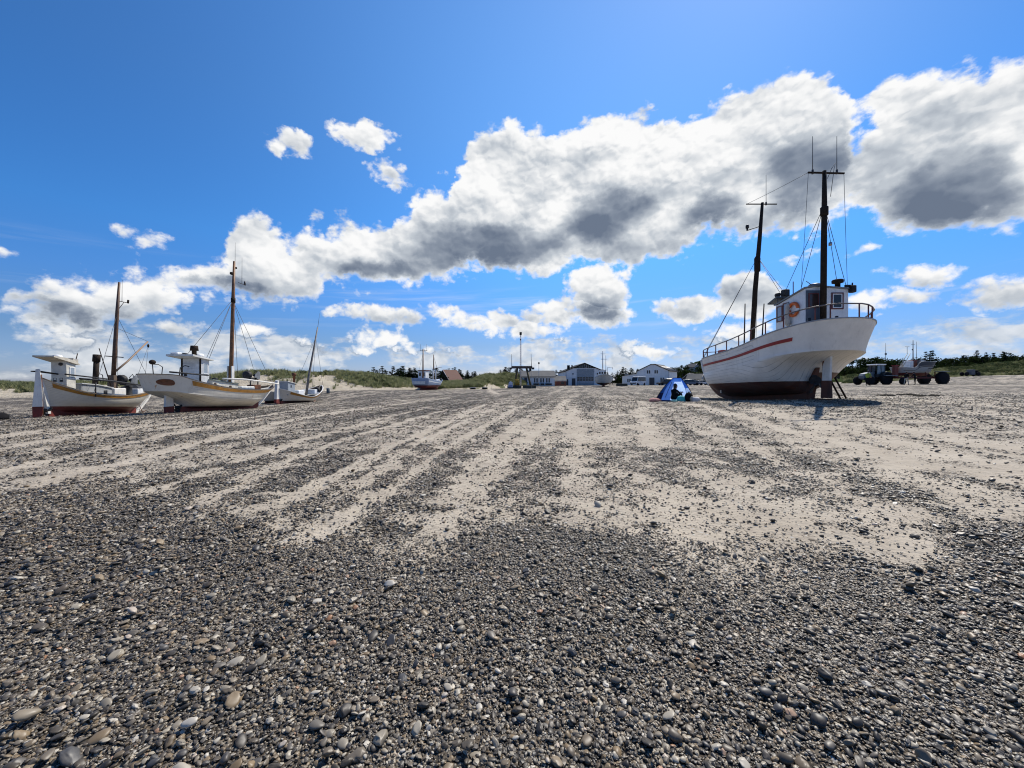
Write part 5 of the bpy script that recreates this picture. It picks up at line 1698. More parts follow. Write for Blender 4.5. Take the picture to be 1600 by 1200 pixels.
def standing(stride=0.1, arms=0.1, lean=0.0, reach=0.0):
    j = dict(pelvis=(0, 0, 0.95), chest=(0, lean, 1.33), neck=(0, lean * 1.3, 1.50), head=(0, 0.02 + lean * 1.5, 1.62))
    for s_, sx in (("l", -1), ("r", 1)):
        f = stride * sx
        j["hip_" + s_] = (sx * 0.10, 0, 0.90)
        j["knee_" + s_] = (sx * 0.11, f * 0.6 + 0.03, 0.50)
        j["ankle_" + s_] = (sx * 0.12, f, 0.09)
        j["toe_" + s_] = (sx * 0.13, f + 0.17, 0.035)
        j["sho_" + s_] = (sx * 0.20, lean, 1.42)
        j["elb_" + s_] = (sx * 0.26, lean - f * 0.5 + reach * 0.12, 1.14)
        j["wri_" + s_] = (sx * (0.26 - reach * 0.1), lean - f * 0.7 + 0.08 + reach * 0.33, 0.92 + reach * 0.2)
        j["palm_" + s_] = (sx * (0.25 - reach * 0.12), lean - f * 0.7 + 0.11 + reach * 0.40, 0.84 + reach * 0.26)
    return j


def cl(top, legs, shoes, sleeves=True):
    mats = [SKIN, top, legs, shoes]
    def fn(c, n):
        k = n.split('_')[0]
        if k in ("head", "neck"): return 0
        if k in ("wri", "palm"): return 0
        if k == "elb": return 1 if sleeves else 0
        if k in ("chest", "sho"): return 1
        if k == "pelvis": return 1 if c.z > 0.95 else 2
        if k == "toe" or (k == "ankle" and c.z < 0.13): return 3
        return 2
    return mats, fn


# two men and a helper beside the boat trailer, backs half turned
def put_person(label, px, py, d, rz, j, c, **kw):
    p = P(px, py, d)
    return person(label, (p.x, p.y, gz(p.x, p.y) - 0.01), rz, j, _rad, c, **kw)


put_person("person in a yellow-green hi-vis vest standing in front of the tractor", 1356, 601, 51, R(-60), standing(0.12, lean=0.06, reach=0.6), cl(HIVIS, BLACKC, BLACKC), extra="cap", hair_c=(0.03, 0.03, 0.03), scale=1.12)
put_person("person in black jacket and grey trousers walking beside the boat trailer", 1416, 602, 51, R(-75), standing(0.2, lean=0.05), cl(BLACKC, GREYC, BLACKC), scale=1.02)
put_person("person in all-dark clothes standing by the hull on the trailer", 1430, 599.5, 56, R(20), standing(0.05, lean=0.1, reach=0.7), cl(NAVY, BLACKC, BLACKC), extra="cap", hair_c=(0.02, 0.02, 0.02), scale=1.06)


# ------------------------------------------------------------------ beach tent and its things
def fabric(name, colr, tr=0.35):
    m_ = bpy.data.materials.new(name)
    m_.use_nodes = True
    g = NT(m_.node_tree)
    tc = g.n('ShaderNodeTexCoord').outputs['Object']
    n1 = g.noise(tc, 3.5, 5, 0.6)
    c = g.mix(g.ss(n1, 0.3, 0.7), tuple(q * 0.85 for q in colr), tuple(min(1, q * 1.12) for q in colr))
    d = g.n('ShaderNodeBsdfDiffuse'); g.put(d.inputs['Color'], c)
    t = g.n('ShaderNodeBsdfTranslucent'); g.put(t.inputs['Color'], c)
    bp = g.n('ShaderNodeBump'); bp.inputs['Strength'].default_value = 0.7; bp.inputs['Distance'].default_value = 0.06
    g.put(bp.inputs['Height'], n1)
    g.t.links.new(bp.outputs[0], d.inputs['Normal'])
    mx = g.n('ShaderNodeMixShader'); mx.inputs[0].default_value = tr
    g.t.links.new(d.outputs[0], mx.inputs[1]); g.t.links.new(t.outputs[0], mx.inputs[2])
    o = g.n('ShaderNodeOutputMaterial'); g.t.links.new(mx.outputs[0], o.inputs['Surface'])
    return m_


def tent():
    p = P(1054, 624, 20.2)
    z0 = gz(p.x, p.y)
    rz = R(-14)
    root = thing("beach_tent", "blue pop-up beach tent with a pale blue side panel and open front", "tent", (p.x, p.y, z0), rz)
    BL = fabric("tent_blue", (0.10, 0.29, 0.82), 0.5)
    PB = fabric("tent_pale_blue", (0.38, 0.54, 0.88), 0.6)
    NV = fabric("tent_navy", (0.015, 0.025, 0.085), 0.2)
    A1, A2 = Vector((0.0, 0.35, 1.22)), Vector((0.33, 0.20, 1.22))
    FL, FR = Vector((-0.98, -0.15, 0.0)), Vector((0.92, -0.25, 0.0))
    BLc, BR = Vector((-0.55, 1.05, 0.0)), Vector((0.80, 1.0, 0.0))
    M1, M2 = Vector((-0.50, 0.75, 0.0)), Vector((0.12, 0.85, 0.0))

    def arc(a, b, bulge, n=10):
        out = []
        mid = (a + b) / 2
        cen = Vector((0.1, 0.4, 0.0))
        out_dir = (mid - cen); out_dir.z = abs(out_dir.z) + 0.25
        out_dir.normalize()
        for i in range(n + 1):
            t = i / n
            out.append(a.lerp(b, t) + out_dir * bulge * 4 * t * (1 - t))
        return out

    def panel(name, ca, cb, mat, sag=0.0):
        n = len(ca)
        vs, fs = [], []
        k = 6
        for i in range(n):
            for j in range(k + 1):
                u = j / k
                q = ca[i].lerp(cb[i], u)
                q = q + Vector((0, 0, -sag * 4 * u * (1 - u)))
                vs.append(q)
        for i in range(n - 1):
            for j in range(k):
                a = i * (k + 1) + j
                fs.append((a, a + 1, a + k + 2, a + k + 1))
        return link_mesh(name, vs, fs, mat, root, True)
    e_fl = arc(A1, FL, 0.10)
    e_bl = arc(A1, BLc, 0.12)
    e_mid = arc(A1, M1, 0.10)
    e_fr = arc(A2, FR, 0.10)
    e_br = arc(A2, BR, 0.12)
    panel("left_panel", e_fl, e_bl, NV)
    e_c = [q.lerp(e_br[i], 0.36) + Vector((0, 0.10, 0)) * (i / 10) for i, q in enumerate(e_bl)]
    panel("back_panel", e_bl, e_c, fabric("tent_mid_blue", (0.08, 0.20, 0.62), 0.35))  # shade of the tent's inside painted in as a darker blue
    panel("back_panel", e_c, e_br, PB)
    panel("side_panel", e_br, e_fr, PB)
    # hem strip of the hood over the opening
    hood_l = [q.lerp(Vector((q.x * 0.5 + 0.08, q.y + 0.05, q.z)), 0.42) for q in e_fl]
    hood = MB()
    a = [A1, A2, Vector((0.30, -0.10, 1.02)), Vector((-0.12, 0.02, 1.02))]
    hood.add(a, [(0, 1, 2, 3)])
    hood.build("hood", BL, root)
    panel("left_flap", e_fl[:8], [q.lerp(e_mid[i], 0.45) + Vector((0.05, -0.12, 0)) for i, q in enumerate(e_fl[:8])], BL)
    panel("right_flap", e_fr[:6], [q.lerp(e_mid[i], 0.20) + Vector((0.0, -0.1, 0)) for i, q in enumerate(e_fr[:6])], BL)
    for e in (e_fl, e_fr, e_bl, e_br):
        MB().tube(e, 0.016, 6).build("pole", BLACKC, root)
    MB().tube([A1, A2], 0.018, 6).build("ridge_pole", BLACKC, root)
    MB().tube([Vector((-0.12, 0.02, 1.02)), Vector((-0.3, 0.1, 0.55)), Vector((-0.42, 0.2, 0.2))], 0.012, 6).build("seam_tape", NV, root)
    fl = MB(); fl.add([FL, FR, BR, BLc], [(0, 1, 2, 3)])
    f_ = fl.build("groundsheet", NV, root); f_.location.z = 0.02
    W = root.matrix_basis
    def at(x, y, z=0.0):
        q = Vector((x * cos(rz) - y * sin(rz) + p.x, x * sin(rz) + y * cos(rz) + p.y, 0))
        q.z = gz(q.x, q.y) + z
        return q
    # seated person, side-on, knees drawn up, facing right
    j = dict(pelvis=(0, 0, 0.14), chest=(0, 0.09, 0.47), neck=(0, 0.13, 0.63), head=(0, 0.17, 0.745))
    for s_, sx in (("l", -1), ("r", 1)):
        j["hip_" + s_] = (sx * 0.10, 0.05, 0.13)
        j["knee_" + s_] = (sx * 0.13, 0.40, 0.40)
        j["ankle_" + s_] = (sx * 0.12, 0.52, 0.07)
        j["toe_" + s_] = (sx * 0.12, 0.70, 0.04)
        j["sho_" + s_] = (sx * 0.19, 0.10, 0.55)
        j["elb_" + s_] = (sx * 0.24, 0.26, 0.36)
        j["wri_" + s_] = (sx * 0.11, 0.47, 0.42)
        j["palm_" + s_] = (sx * 0.07, 0.54, 0.45)
    q = at(-0.10, -0.10, 0.03)
    mats, fn = cl(BLACKC, NAVY, BLACKC)
    def fn2(c, n):
        k = n.split('_')[0]
        if k == "pelvis": return 1 if c.z > 0.16 and c.y < 0.1 else 2
        if k == "ankle": return 2
        return fn(c, n)
    person("person in dark clothes sitting in the opening of the blue tent", q, R(-72), j, _rad, (mats, fn2), hair_c=(0.012, 0.009, 0.007))

    def soft(name, label, cat, pos, size, mat, seed=1, folds=0.35):
        mb = MB()
        rd = random.Random(seed)
        mb.ball((0, 0, size[2] * 0.42), (size[0] / 2, size[1] / 2, size[2] * 0.55), 14, jit=folds, seed=seed)
        mb.v = [(x, y, max(z, 0.0)) for x, y, z in mb.v]
        o = mb.build(name, mat)
        o.location = pos
        return tag(o, label, cat)
    soft("towel", "pink and brown rumpled towel left of the blue tent", "towel", at(-1.0, -0.35), (0.60, 0.35, 0.20), M("pink_towel", (0.46, 0.22, 0.19), 0.9, var=0.45, scale=9), 3)
    soft("cloth", "small mint green cloth lying on the pebbles by the tent", "cloth", at(-0.12, -0.62), (0.30, 0.22, 0.13), M("mint_cloth", (0.28, 0.56, 0.44), 0.9), 4)
    soft("cooler_bag", "turquoise cooler bag in front of the seated person", "bag", at(0.25, -0.46), (0.48, 0.26, 0.32), M("turquoise_bag", (0.07, 0.46, 0.47), 0.7), 5, 0.12)
    bp = thing("backpack", "black backpack leaning at the right corner of the tent", "backpack", at(0.60, -0.45), R(20))
    mb = MB(); mb.ball((0, 0, 0.22), (0.22, 0.16, 0.25), 14, jit=0.15, seed=6); mb.v = [(x, y, max(z, 0)) for x, y, z in mb.v]; mb.build("main_pocket", BLACKC, bp)
    mb = MB(); mb.ball((0.05, -0.14, 0.16), (0.13, 0.08, 0.12), 10, jit=0.1, seed=7); mb.build("front_pocket", GREYC, bp)
    MB().tube([(-0.06, 0, 0.44), (0, -0.02, 0.52), (0.06, 0, 0.44)], 0.014, 6).build("carry_strap", BLACKC, bp)
    soft("beach_bag", "pale grey rumpled beach bag right of the black backpack", "bag", at(0.88, -0.50), (0.52, 0.30, 0.24), M("pale_bag", (0.45, 0.45, 0.46), 0.85, var=0.3), 8)


tent()


# ------------------------------------------------------------------ prop ladder under the big stern, dark stone at the left edge
def prop_ladder():
    lx, ly = 16.35, 19.4
    root = thing("ladder", "short dark ladder leaning against the big white boat's stern", "ladder", (lx, ly, gz(lx, ly)))
    foot = [Vector((0.0, 0, -0.03)), Vector((0.30, 0, -0.03))]; head = [Vector((-0.42, 0.25, 1.15)), Vector((-0.14, 0.25, 1.15))]
    for a, b in zip(foot, head):
        MB().tube([a, b], 0.042, 6).build("rail", BLACK, root)
    for t in (0.2, 0.5, 0.8):
        MB().tube([foot[0].lerp(head[0], t), foot[1].lerp(head[1], t)], 0.028, 6).build("rung", BLACK, root)
    p = P(-8, 656, 17)
    mb = MB(); mb.ball((0, 0, 0.10), (0.42, 0.40, 0.22), 18, jit=0.22, seed=9)
    o = mb.build("boulder", M("black_stone", (0.012, 0.012, 0.013), 0.9, var=0.3, bump=0.5, spec=0.1))
    o.location = (p.x, p.y, gz(p.x, p.y))
    tag(o, "black rounded boulder at the far left edge of the beach", "boulder")


prop_ladder()


# ------------------------------------------------------------------ vehicles
def wheel(parent, c, r, w, name="wheel", rim=None, axis='Y', lugs=True):
    mb = MB()
    mb.lathe([(r * 0.62, -w / 2), (r * 0.93, -w / 2), (r, -w * 0.32), (r, w * 0.32), (r * 0.93, w / 2), (r * 0.62, w / 2)], c, 24, axis=axis)
    if lugs:
        for k in range(18):
            a = 2 * pi * k / 18
            for sd in (-1, 1):
                cc = Vector(c)
                if axis == 'Y':
                    pos = cc + Vector((r * cos(a), sd * w * 0.22, r * sin(a)))
                    rot = Matrix.Rotation(-a + pi / 2, 3, 'Y')
                else:
                    pos = cc + Vector((sd * w * 0.22, r * cos(a), r * sin(a)))
                    rot = Matrix.Rotation(a - pi / 2, 3, 'X')
                sz = (r * 0.16, w * 0.4, r * 0.09) if axis == 'Y' else (w * 0.4, r * 0.16, r * 0.09)
                mb.box(pos, sz, rot=rot)
    o = mb.build(name, RUBBER, parent)
    MB().lathe([(0.001, -w * 0.34), (r * 0.20, -w * 0.36), (r * 0.3, -w * 0.25), (r * 0.625, -w * 0.4), (r * 0.625, w * 0.4), (r * 0.3, w * 0.25), (r * 0.2, w * 0.36), (0.001, w * 0.34)], c, 20, axis=axis).build("rim", rim or RED, o)
    return o


def tractor():
    p = P(1366, 600.5, 59)
    root = thing("tractor", "dark tractor with white cab roof parked in front of the boat trailer", "tractor", (p.x, p.y, gz(p.x, p.y)), R(6))
    # nose towards -x
    TB = M("tractor_dark", (0.022, 0.024, 0.026), 0.5, var=0.4, spec=0.3)
    hood = MB(); hood.prism([(-2.15, 0.95), (-0.35, 1.0), (-0.35, 1.95), (-1.2, 1.85), (-2.05, 1.62), (-2.2, 1.3)], 'Y', -0.42, 0.42)
    hood.build("bonnet", M("tractor_blue_grey", (0.10, 0.13, 0.16), 0.4), root)
    MB().box((-0.3, 0, 0.98), (3.6, 0.6, 0.5), bev=0.05).build("chassis", TB, root)
    lg = MB(); lg.box((-2.2, 0, 1.45), (0.03, 0.6, 0.24)); lg.build("headlight", STEEL, root)
    cab = MB()
    for x, xt in ((-0.42, -0.25), (0.35, 0.35), (1.05, 0.98)):
        for y in (-0.72, 0.72):
            cab.tube([(x, y, 1.35), (xt, y * 0.92, 2.95)], 0.05, 6)
    cab.box((0.32, 0, 1.35), (1.6, 1.5, 0.5), bev=0.05)
    co = cab.build("cab_frame", TB, root)
    for y in (-0.70, 0.70):
        g_ = MB(); g_.add([(-0.38, y, 1.6), (0.33, y, 1.6), (0.33, y * 0.94, 2.9), (-0.22, y * 0.94, 2.9)], [(0, 1, 2, 3)]); g_.build("window", M("tractor_glass", (0.16, 0.22, 0.25), 0.1), co)
        g_ = MB(); g_.add([(0.38, y, 1.6), (1.0, y, 1.6), (0.95, y * 0.94, 2.9), (0.38, y * 0.94, 2.9)], [(0, 1, 2, 3)]); g_.build("window", M("tractor_glass", ()), co)
    MB().box((0.34, 0, 3.02), (1.66, 1.6, 0.18), bev=0.06).build("roof", WHITE2, co)
    MB().box((0.45, 0, 1.7), (0.5, 0.5, 0.7), bev=0.05).build("seat", BLACKC, root)
    fd = MB(); fd.prism([(0.1, 1.25), (0.25, 1.75), (0.75, 1.98), (1.5, 1.8), (1.75, 1.3), (1.6, 1.3), (1.4, 1.65), (0.75, 1.82), (0.4, 1.62), (0.25, 1.25)], 'Y', -1.18, -0.7); fd.build("mudguard", TB, root)
    fd = MB(); fd.prism([(0.1, 1.25), (0.25, 1.75), (0.75, 1.98), (1.5, 1.8), (1.75, 1.3), (1.6, 1.3), (1.4, 1.65), (0.75, 1.82), (0.4, 1.62), (0.25, 1.25)], 'Y', 0.7, 1.18); fd.build("mudguard", TB, root)
    for y in (-0.95, 0.95):
        wheel(root, (0.9, y, 0.88), 0.88, 0.5, rim=OXIDE)
        wheel(root, (-1.75, y, 0.62), 0.62, 0.4, rim=OXIDE)
    MB().tube([(-0.9, -0.35, 1.85), (-0.9, -0.35, 2.7)], 0.05, 8).build("exhaust_stack", TB, root)
    return root


def trailer_and_boat():
    p = P(1428, 600.8, 58.5)
    z0 = gz(p.x, p.y)
    rz = R(4)
    root = thing("boat_trailer", "red boat trailer with big black wheels coupled behind the tractor", "trailer", (p.x, p.y, z0), rz)
    fr = MB()
    fr.box((-0.6, -0.9, 1.0), (6.0, 0.18, 0.24)); fr.box((-0.6, 0.9, 1.0), (6.0, 0.18, 0.24))
    for x in (-3.5, -1.5, 0.4, 2.2):
        fr.box((x, 0, 1.0), (0.16, 1.62, 0.18))
    fr.build("frame", OXIDE, root)
    MB().prism([(-4.6, 0.72), (-3.6, 0.86), (-3.6, 1.1), (-4.6, 0.9)], 'Y', -0.12, 0.12).build("drawbar", OXIDE, root)
    MB().box((-4.3, -0.55, 1.30), (1.9, 0.3, 0.10)).build("walkway", GREY, root)
    MB().box((-3.35, -0.3, 1.9), (0.5, 0.5, 1.7), bev=0.03).build("winch_post", M("trailer_red", (0.20, 0.05, 0.035), 0.6, dirt=0.3), root)
    MB().box((-3.35, -0.3, 2.80), (0.62, 0.62, 0.10)).build("winch_cap", RED, root)
    for x in (-2.2, -1.0, 0.9):
        for y in (-0.95, 0.95):
            MB().tube([(x, y, 1.1), (x, y * 0.75, 1.95)], 0.06, 6).build("bunk_post", OXIDE, root)
    for y in (-1.2, 1.2):
        wheel(root, (3.1, y, 0.92), 0.92, 0.55, rim=GREY)
        wheel(root, (-3.2, y, 0.45), 0.45, 0.3, rim=GREY)
        MB().prism([(2.2, 1.86), (3.9, 1.86), (4.0, 1.94), (2.2, 1.94)], 'Y', y - 0.3, y + 0.3).build("mudguard", GREY, root)
        MB().box((2.25, y * 0.78, 1.48), (0.10, 0.10, 0.80)).build("mudguard_bracket", OXIDE, root)
    MB().tube([(1.2, -1.0, 1.5), (2.6, -1.15, 0.6)], 0.06, 6).build("brace", OXIDE, root)

    b = thing("fishing_boat", "small grey and white fishing boat with red bottom riding on the trailer", "boat", (p.x + 0.1, p.y, z0), R(4), "fishing boats hauled up on the beach")
    bt = bpy.data.objects.new("hull_frame", None)
    H = Hull(6.4, sheer=[(0, 2.55), (1.8, 2.55), (2.6, 3.30), (4.5, 3.38), (6.4, 3.40)], keel=[(0, 1.25), (4.5, 1.25), (5.4, 1.5), (6.4, 2.4)],
             stern=[(0, 0.2), (1, 0.0)], stem=[(0, 5.0), (0.4, 5.9), (1, 6.35)], girth=[(0, 0.08), (0.12, 0.5), (0.35, 0.95), (1, 1.2)],
             ts=0.06, tb=0.5, es=[(0, 0.5), (1, 0.25)], eb=[(0, 1.1), (1, 0.7)])
    bpy.data.objects.remove(bt)
    # hull built along +y, turned to point along +x
    def turn(o):
        o.rotation_euler = (0, 0, R(-90)); o.location = (-3.0, 0, 0)
        return o
    m_ = hull_paint("trailer_boat_paint", (0.42, 0.41, 0.38), (0.13, 0.018, 0.016), 1.72, 0.0, 8, seam=0.2)
    turn(H.mesh("hull", m_, b, 40, 22, 0.05))
    st = MB(); H.band(st, 0.70, 0.985, 0.36, 0.985, 0.012, 0.02, 30); turn(st.build("grey_bulwark", M("slate_bulwark", (0.055, 0.060, 0.070), 0.6, dirt=0.2), b))
    st = MB(); H.band(st, 0.62, 0.66, 0.02, 0.985, 0.015, 0.03, 30); turn(st.build("rubbing_strake", BLACK, b))
    turn(H.deck("deck", DECKP, b, 0.62, 0.06))
    turn(MB().box((0, 2.0, 2.85), (1.0, 0.55, 1.3), bev=0.05).build("wheelhouse", WHITE2, b))
    turn(MB().box((0, 2.6, 2.95), (0.9, 0.6, 1.35), bev=0.04).build("companionway", BRFRAME, b))
    w2 = turn(MB().box((0, 3.6, 3.25), (1.3, 1.0, 0.75), bev=0.05).build("cabin", M("grey_cabin", (0.26, 0.25, 0.25), 0.6), b))
    window_on(w2, "window", (0.65, 3.5, 3.42), 0.42, 0.30, 'x+', WHITE2, GLASSL, 0.05, 0.02)
    turn(MB().box((0, 3.6, 3.66), (1.4, 1.15, 0.07)).build("cabin_roof", DARK, b))
    mt = turn(MB().tube([(0, 2.75, 3.4), (0, 2.75, 6.6)], [0.07, 0.04], 8).build("mast", MASTGREY, b))
    MB().tube([(0, 2.45, 6.0), (0, 3.05, 6.0)], 0.025, 6).build("crosstree", DARK, mt)
    MB().ball((0, 2.65, 5.2), (0.08, 0.08, 0.1), 8).build("mast_lamp", DARK, mt)
    turn(MB().tube([(0.1, 3.2, 4.0), (0.1, 3.2, 6.4)], [0.03, 0.015], 6).build("antenna", WIRE, b))
    for dx in (0.0, 0.55):
        turn(MB().tube([(0.3, 0.15 + dx, 2.5), (0.3, 1.5 + dx * 0.8, 4.6)], 0.04, 6).build("gallows_leg", M("pale_pole", (0.45, 0.42, 0.32), 0.6), b))
    turn(MB().tube([(0.3, 1.45, 4.55), (0.3, 1.45, 5.6), (0.3, 1.1, 5.6), (0.3, 1.8, 5.6)], 0.025, 6).build("lamp_bracket", DARK, b))
    # faded name on the bow
    tc_ = bpy.data.curves.new("name_lettering", 'FONT')
    tc_.body = "JASMIN"
    tc_.size = 0.42
    tc_.extrude = 0.006
    tc_.shear = 0.2
    to = bpy.data.objects.new("name_lettering", tc_)
    col.objects.link(to)
    dg = bpy.context.evaluated_depsgraph_get()
    me = bpy.data.meshes.new_from_object(to.evaluated_get(dg))
    bpy.data.objects.remove(to)
    # wrap the letters onto the planking
    base = []
    for v in me.vertices:
        u = v.co.x / 1.9
        y = 4.0 + v.co.x * 0.95
        # find skin point at this y and level
        q = 0.475 + v.co.y * 0.34
        t = max(0.0, min(0.99, (y - interp(H.stern, q)) / (interp(H.stem, q) - interp(H.stern, q))))
        pt = H.pt(t, q, 1, 0.015 + v.co.z)
        v.co = pt
    me.materials.append(DARK)
    lo = bpy.data.objects.new("name_lettering", me)
    col.objects.link(lo); lo.parent = b
    turn(lo)
    return root


def quad():
    p = P(1517, 588, 79)
    root = thing("quad_bike", "dark quad bike with grey box parked by the dune foot", "quad bike", (p.x, p.y, gz(p.x, p.y)), R(4))
    for x, nm in ((-1.45, 1), (1.1, 1)):
        for y in (-0.4, 0.4):
            wheel(root, (x, y, 0.42), 0.42, 0.22, rim=GREY, lugs=False)
    MB().tube([(-1.45, 0, 0.45), (-0.4, 0, 0.7), (0.6, 0, 0.75), (1.1, 0, 0.45)], 0.09, 8).build("frame", DARK, root)
    MB().box((0.0, 0, 0.78), (0.95, 0.8, 1.05), bev=0.05).build("cargo_box", M("grey_box", (0.11, 0.11, 0.12), 0.6), root)
    MB().box((1.0, 0, 0.95), (0.9, 0.5, 0.35), bev=0.08).build("seat", BLACKC, root)
    MB().tube([(1.35, -0.35, 1.25), (1.5, 0, 1.15), (1.35, 0.35, 1.25)], 0.025, 6).build("handlebar", DARK, root)
    MB().box((1.15, 0, 0.72), (0.7, 0.7, 0.2), bev=0.05).build("engine", DARK, root)


def car_body(root, L, W, Hh, paint, van=False):
    """side profile extruded and pinched: bonnet towards -x"""
    if van:
        prof = [(-L / 2, 0.35), (-L / 2, 0.95), (-L / 2 + 0.55, 1.12), (-L / 2 + 1.15, Hh - 0.08), (-L / 2 + 1.4, Hh), (L / 2 - 0.1, Hh), (L / 2, Hh - 0.2), (L / 2, 0.35)]
        glass = [(-L / 2 + 0.78, 1.16), (-L / 2 + 1.22, Hh - 0.18), (-L / 2 + 2.0, Hh - 0.18), (-L / 2 + 2.0, 1.16)]
        glass2 = [(-L / 2 + 2.15, 1.2), (-L / 2 + 2.15, Hh - 0.2), (L / 2 - 0.35, Hh - 0.2), (L / 2 - 0.3, 1.2)]
    else:
        prof = [(-L / 2, 0.35), (-L / 2 + 0.03, 0.68), (-L / 2 + 1.0, 0.90), (-L / 2 + 1.7, Hh - 0.06), (-L / 2 + 2.1, Hh), (L / 2 - 0.9, Hh - 0.02), (L / 2 - 0.15, 0.98), (L / 2, 0.8), (L / 2, 0.35)]
        glass = [(-L / 2 + 1.2, 0.94), (-L / 2 + 1.78, Hh - 0.10), (-L / 2 + 2.3, Hh - 0.08), (-L / 2 + 2.3, 0.94)]
        glass2 = [(-L / 2 + 2.4, 0.94), (-L / 2 + 2.4, Hh - 0.08), (L / 2 - 1.0, Hh - 0.10), (L / 2 - 0.45, 0.96)]
    mb = MB()
    n = len(prof)
    rows = [(-W / 2, 0.9), (-W / 2 + 0.06, 1.0), (W / 2 - 0.06, 1.0), (W / 2, 0.9)]
    vs = []
    for y, k in ((-W / 2 + 0.09, 1.0), (-W / 2, 0.94), (W / 2, 0.94), (W / 2 - 0.09, 1.0)):
        for x, z in prof:
            pin = 1 - 0.16 * max(0, (z - 0.9) / Hh)
            vs.append((x * (0.985 if k < 1 else 1), y * pin, z if k == 1 else 0.35 + (z - 0.35) * 0.97))
    fs = []
    order = [0, 1, 2, 3]
    for a, b in ((0, 1), (1, 2), (2, 3)):
        for i in range(n):
            j = (i + 1) % n
            fs.append((a * n + i, a * n + j, b * n + j, b * n + i))
    fs.append(tuple(range(n)))
    fs.append(tuple(reversed(range(3 * n, 4 * n))))
    mb.add(vs, fs)
    bo = mb.build("body", paint, root)
    for gl in (glass, glass2):
        for sd in (-1, 1):
            m2 = MB()
            zz = []
            for x, z in gl:
                pin = 1 - 0.16 * max(0, (z - 0.9) / Hh)
                zz.append((x, sd * (W / 2 * pin + 0.012), z))
            m2.add(zz, [(0, 1, 2, 3)])
            m2.build("side_window", GLASS, bo)
    ws = MB()
    if van:
        a, b = (-L / 2 + 0.60, 1.17), (-L / 2 + 1.12, Hh - 0.14)
    else:
        a, b = (-L / 2 + 1.05, 0.93), (-L / 2 + 1.66, Hh - 0.10)
    ws.add([(a[0] - 0.03, -W / 2 + 0.15, a[1]), (a[0] - 0.03, W / 2 - 0.15, a[1]), (b[0] - 0.03, W / 2 - 0.24, b[1]), (b[0] - 0.03, -W / 2 + 0.24, b[1])], [(0, 1, 2, 3)])
    ws.build("windscreen", GLASS, bo)
    for sd in (-1, 1):
        MB().ball((-L / 2 + 0.06, sd * (W / 2 - 0.28), 0.72), (0.06, 0.16, 0.09), 8).build("headlight", STEEL, bo)
        MB().box((L / 2, sd * (W / 2 - 0.18), 0.85), (0.04, 0.2, 0.16)).build("tail_light", RED, bo)
    MB().box((-L / 2 + 0.02, 0, 0.48), (0.1, W * 0.92, 0.2), bev=0.03).build("bumper", DARK, bo)
    for x in (-L / 2 + 0.85, L / 2 - 0.85):
        for sd in (-1, 1):
            wheel(root, (x, sd * (W / 2 - 0.10), 0.33), 0.33, 0.22, rim=STEEL, lugs=False)


def car(label, px, py, d, rz, L, W, Hh, paint, van=False, name="parked_car", cat="car"):
    p = P(px, py, d)
    root = thing(name, label, cat, (p.x, p.y, gz(p.x, p.y)), rz, "vehicles parked by the white halls")
    car_body(root, L, W, Hh, paint, van)


def paint(name, c, rough=0.25):
    return M(name, c, rough, var=0.05, spec=0.6)


tractor(); trailer_and_boat(); quad()
car("white van parked in front of the second white hall", 997, 600.5, 104, R(40), 4.9, 1.95, 2.35, paint("white_car_paint", (0.70, 0.71, 0.72)), True, "parked_van", "van")
car("black estate car parked between the white van and the tent", 1042, 600.5, 104, R(4), 5.0, 1.9, 1.75, paint("black_car_paint", (0.012, 0.013, 0.015)))
car("blue-grey car parked nearest beside the blue tent", 1078, 601, 100, R(176), 4.6, 1.8, 1.55, paint("bluegrey_car_paint", (0.10, 0.13, 0.18)))
car("silver car parked behind the blue-grey car", 1087, 599.5, 108, R(160), 4.4, 1.8, 1.5, paint("silver_car_paint", (0.42, 0.43, 0.45)))
car("white car parked farthest right beside the big boat's bow", 1096, 599.5, 112, R(175), 4.4, 1.8, 1.5, paint("white_car_paint", ()))


# ------------------------------------------------------------------ dunes
def smooth(t):
    t = np.clip(t, 0, 1)
    return t * t * (3 - 2 * t)


def dune_material():
    m_ = bpy.data.materials.new("dune_sand_and_turf")
    m_.use_nodes = True
    g = NT(m_.node_tree)
    p = g.n('ShaderNodeNewGeometry').outputs['Position']
    gr = g.attr('turf')
    n1 = g.noise(p, 0.9, 5, 0.6)
    n2 = g.noise(p, 5.0, 4, 0.6)
    sand = g.mix(g.ss(n1, 0.3, 0.7), (0.40, 0.345, 0.26), (0.50, 0.44, 0.34))
    turf = g.ramp(n2, [(0.25, (0.05, 0.065, 0.028)), (0.5, (0.105, 0.12, 0.052)), (0.75, (0.19, 0.19, 0.095))])
    turf = g.mix(g.ss(n1, 0.5, 0.72, 0, 0.5), turf, (0.085, 0.055, 0.028))
    f = g.ss(g.m('ADD', gr, g.m('MULTIPLY', g.m('SUBTRACT', n2, 0.5), 0.5)), 0.42, 0.58)
    b = g.n('ShaderNodeBsdfPrincipled')
    g.put(b.inputs['Base Color'], g.mix(f, sand, turf))
    b.inputs['Roughness'].default_value = 0.9
    b.inputs['Specular IOR Level'].default_value = 0.1
    bp = g.n('ShaderNodeBump'); bp.inputs['Distance'].default_value = 0.35; bp.inputs['Strength'].default_value = 0.8
    g.put(bp.inputs['Height'], n2)
    g.t.links.new(bp.outputs[0], b.inputs['Normal'])
    o = g.n('ShaderNodeOutputMaterial'); g.t.links.new(b.outputs[0], o.inputs['Surface'])
    return m_


DUNE_MAT = dune_material()
_tufts, _scrub = [], []


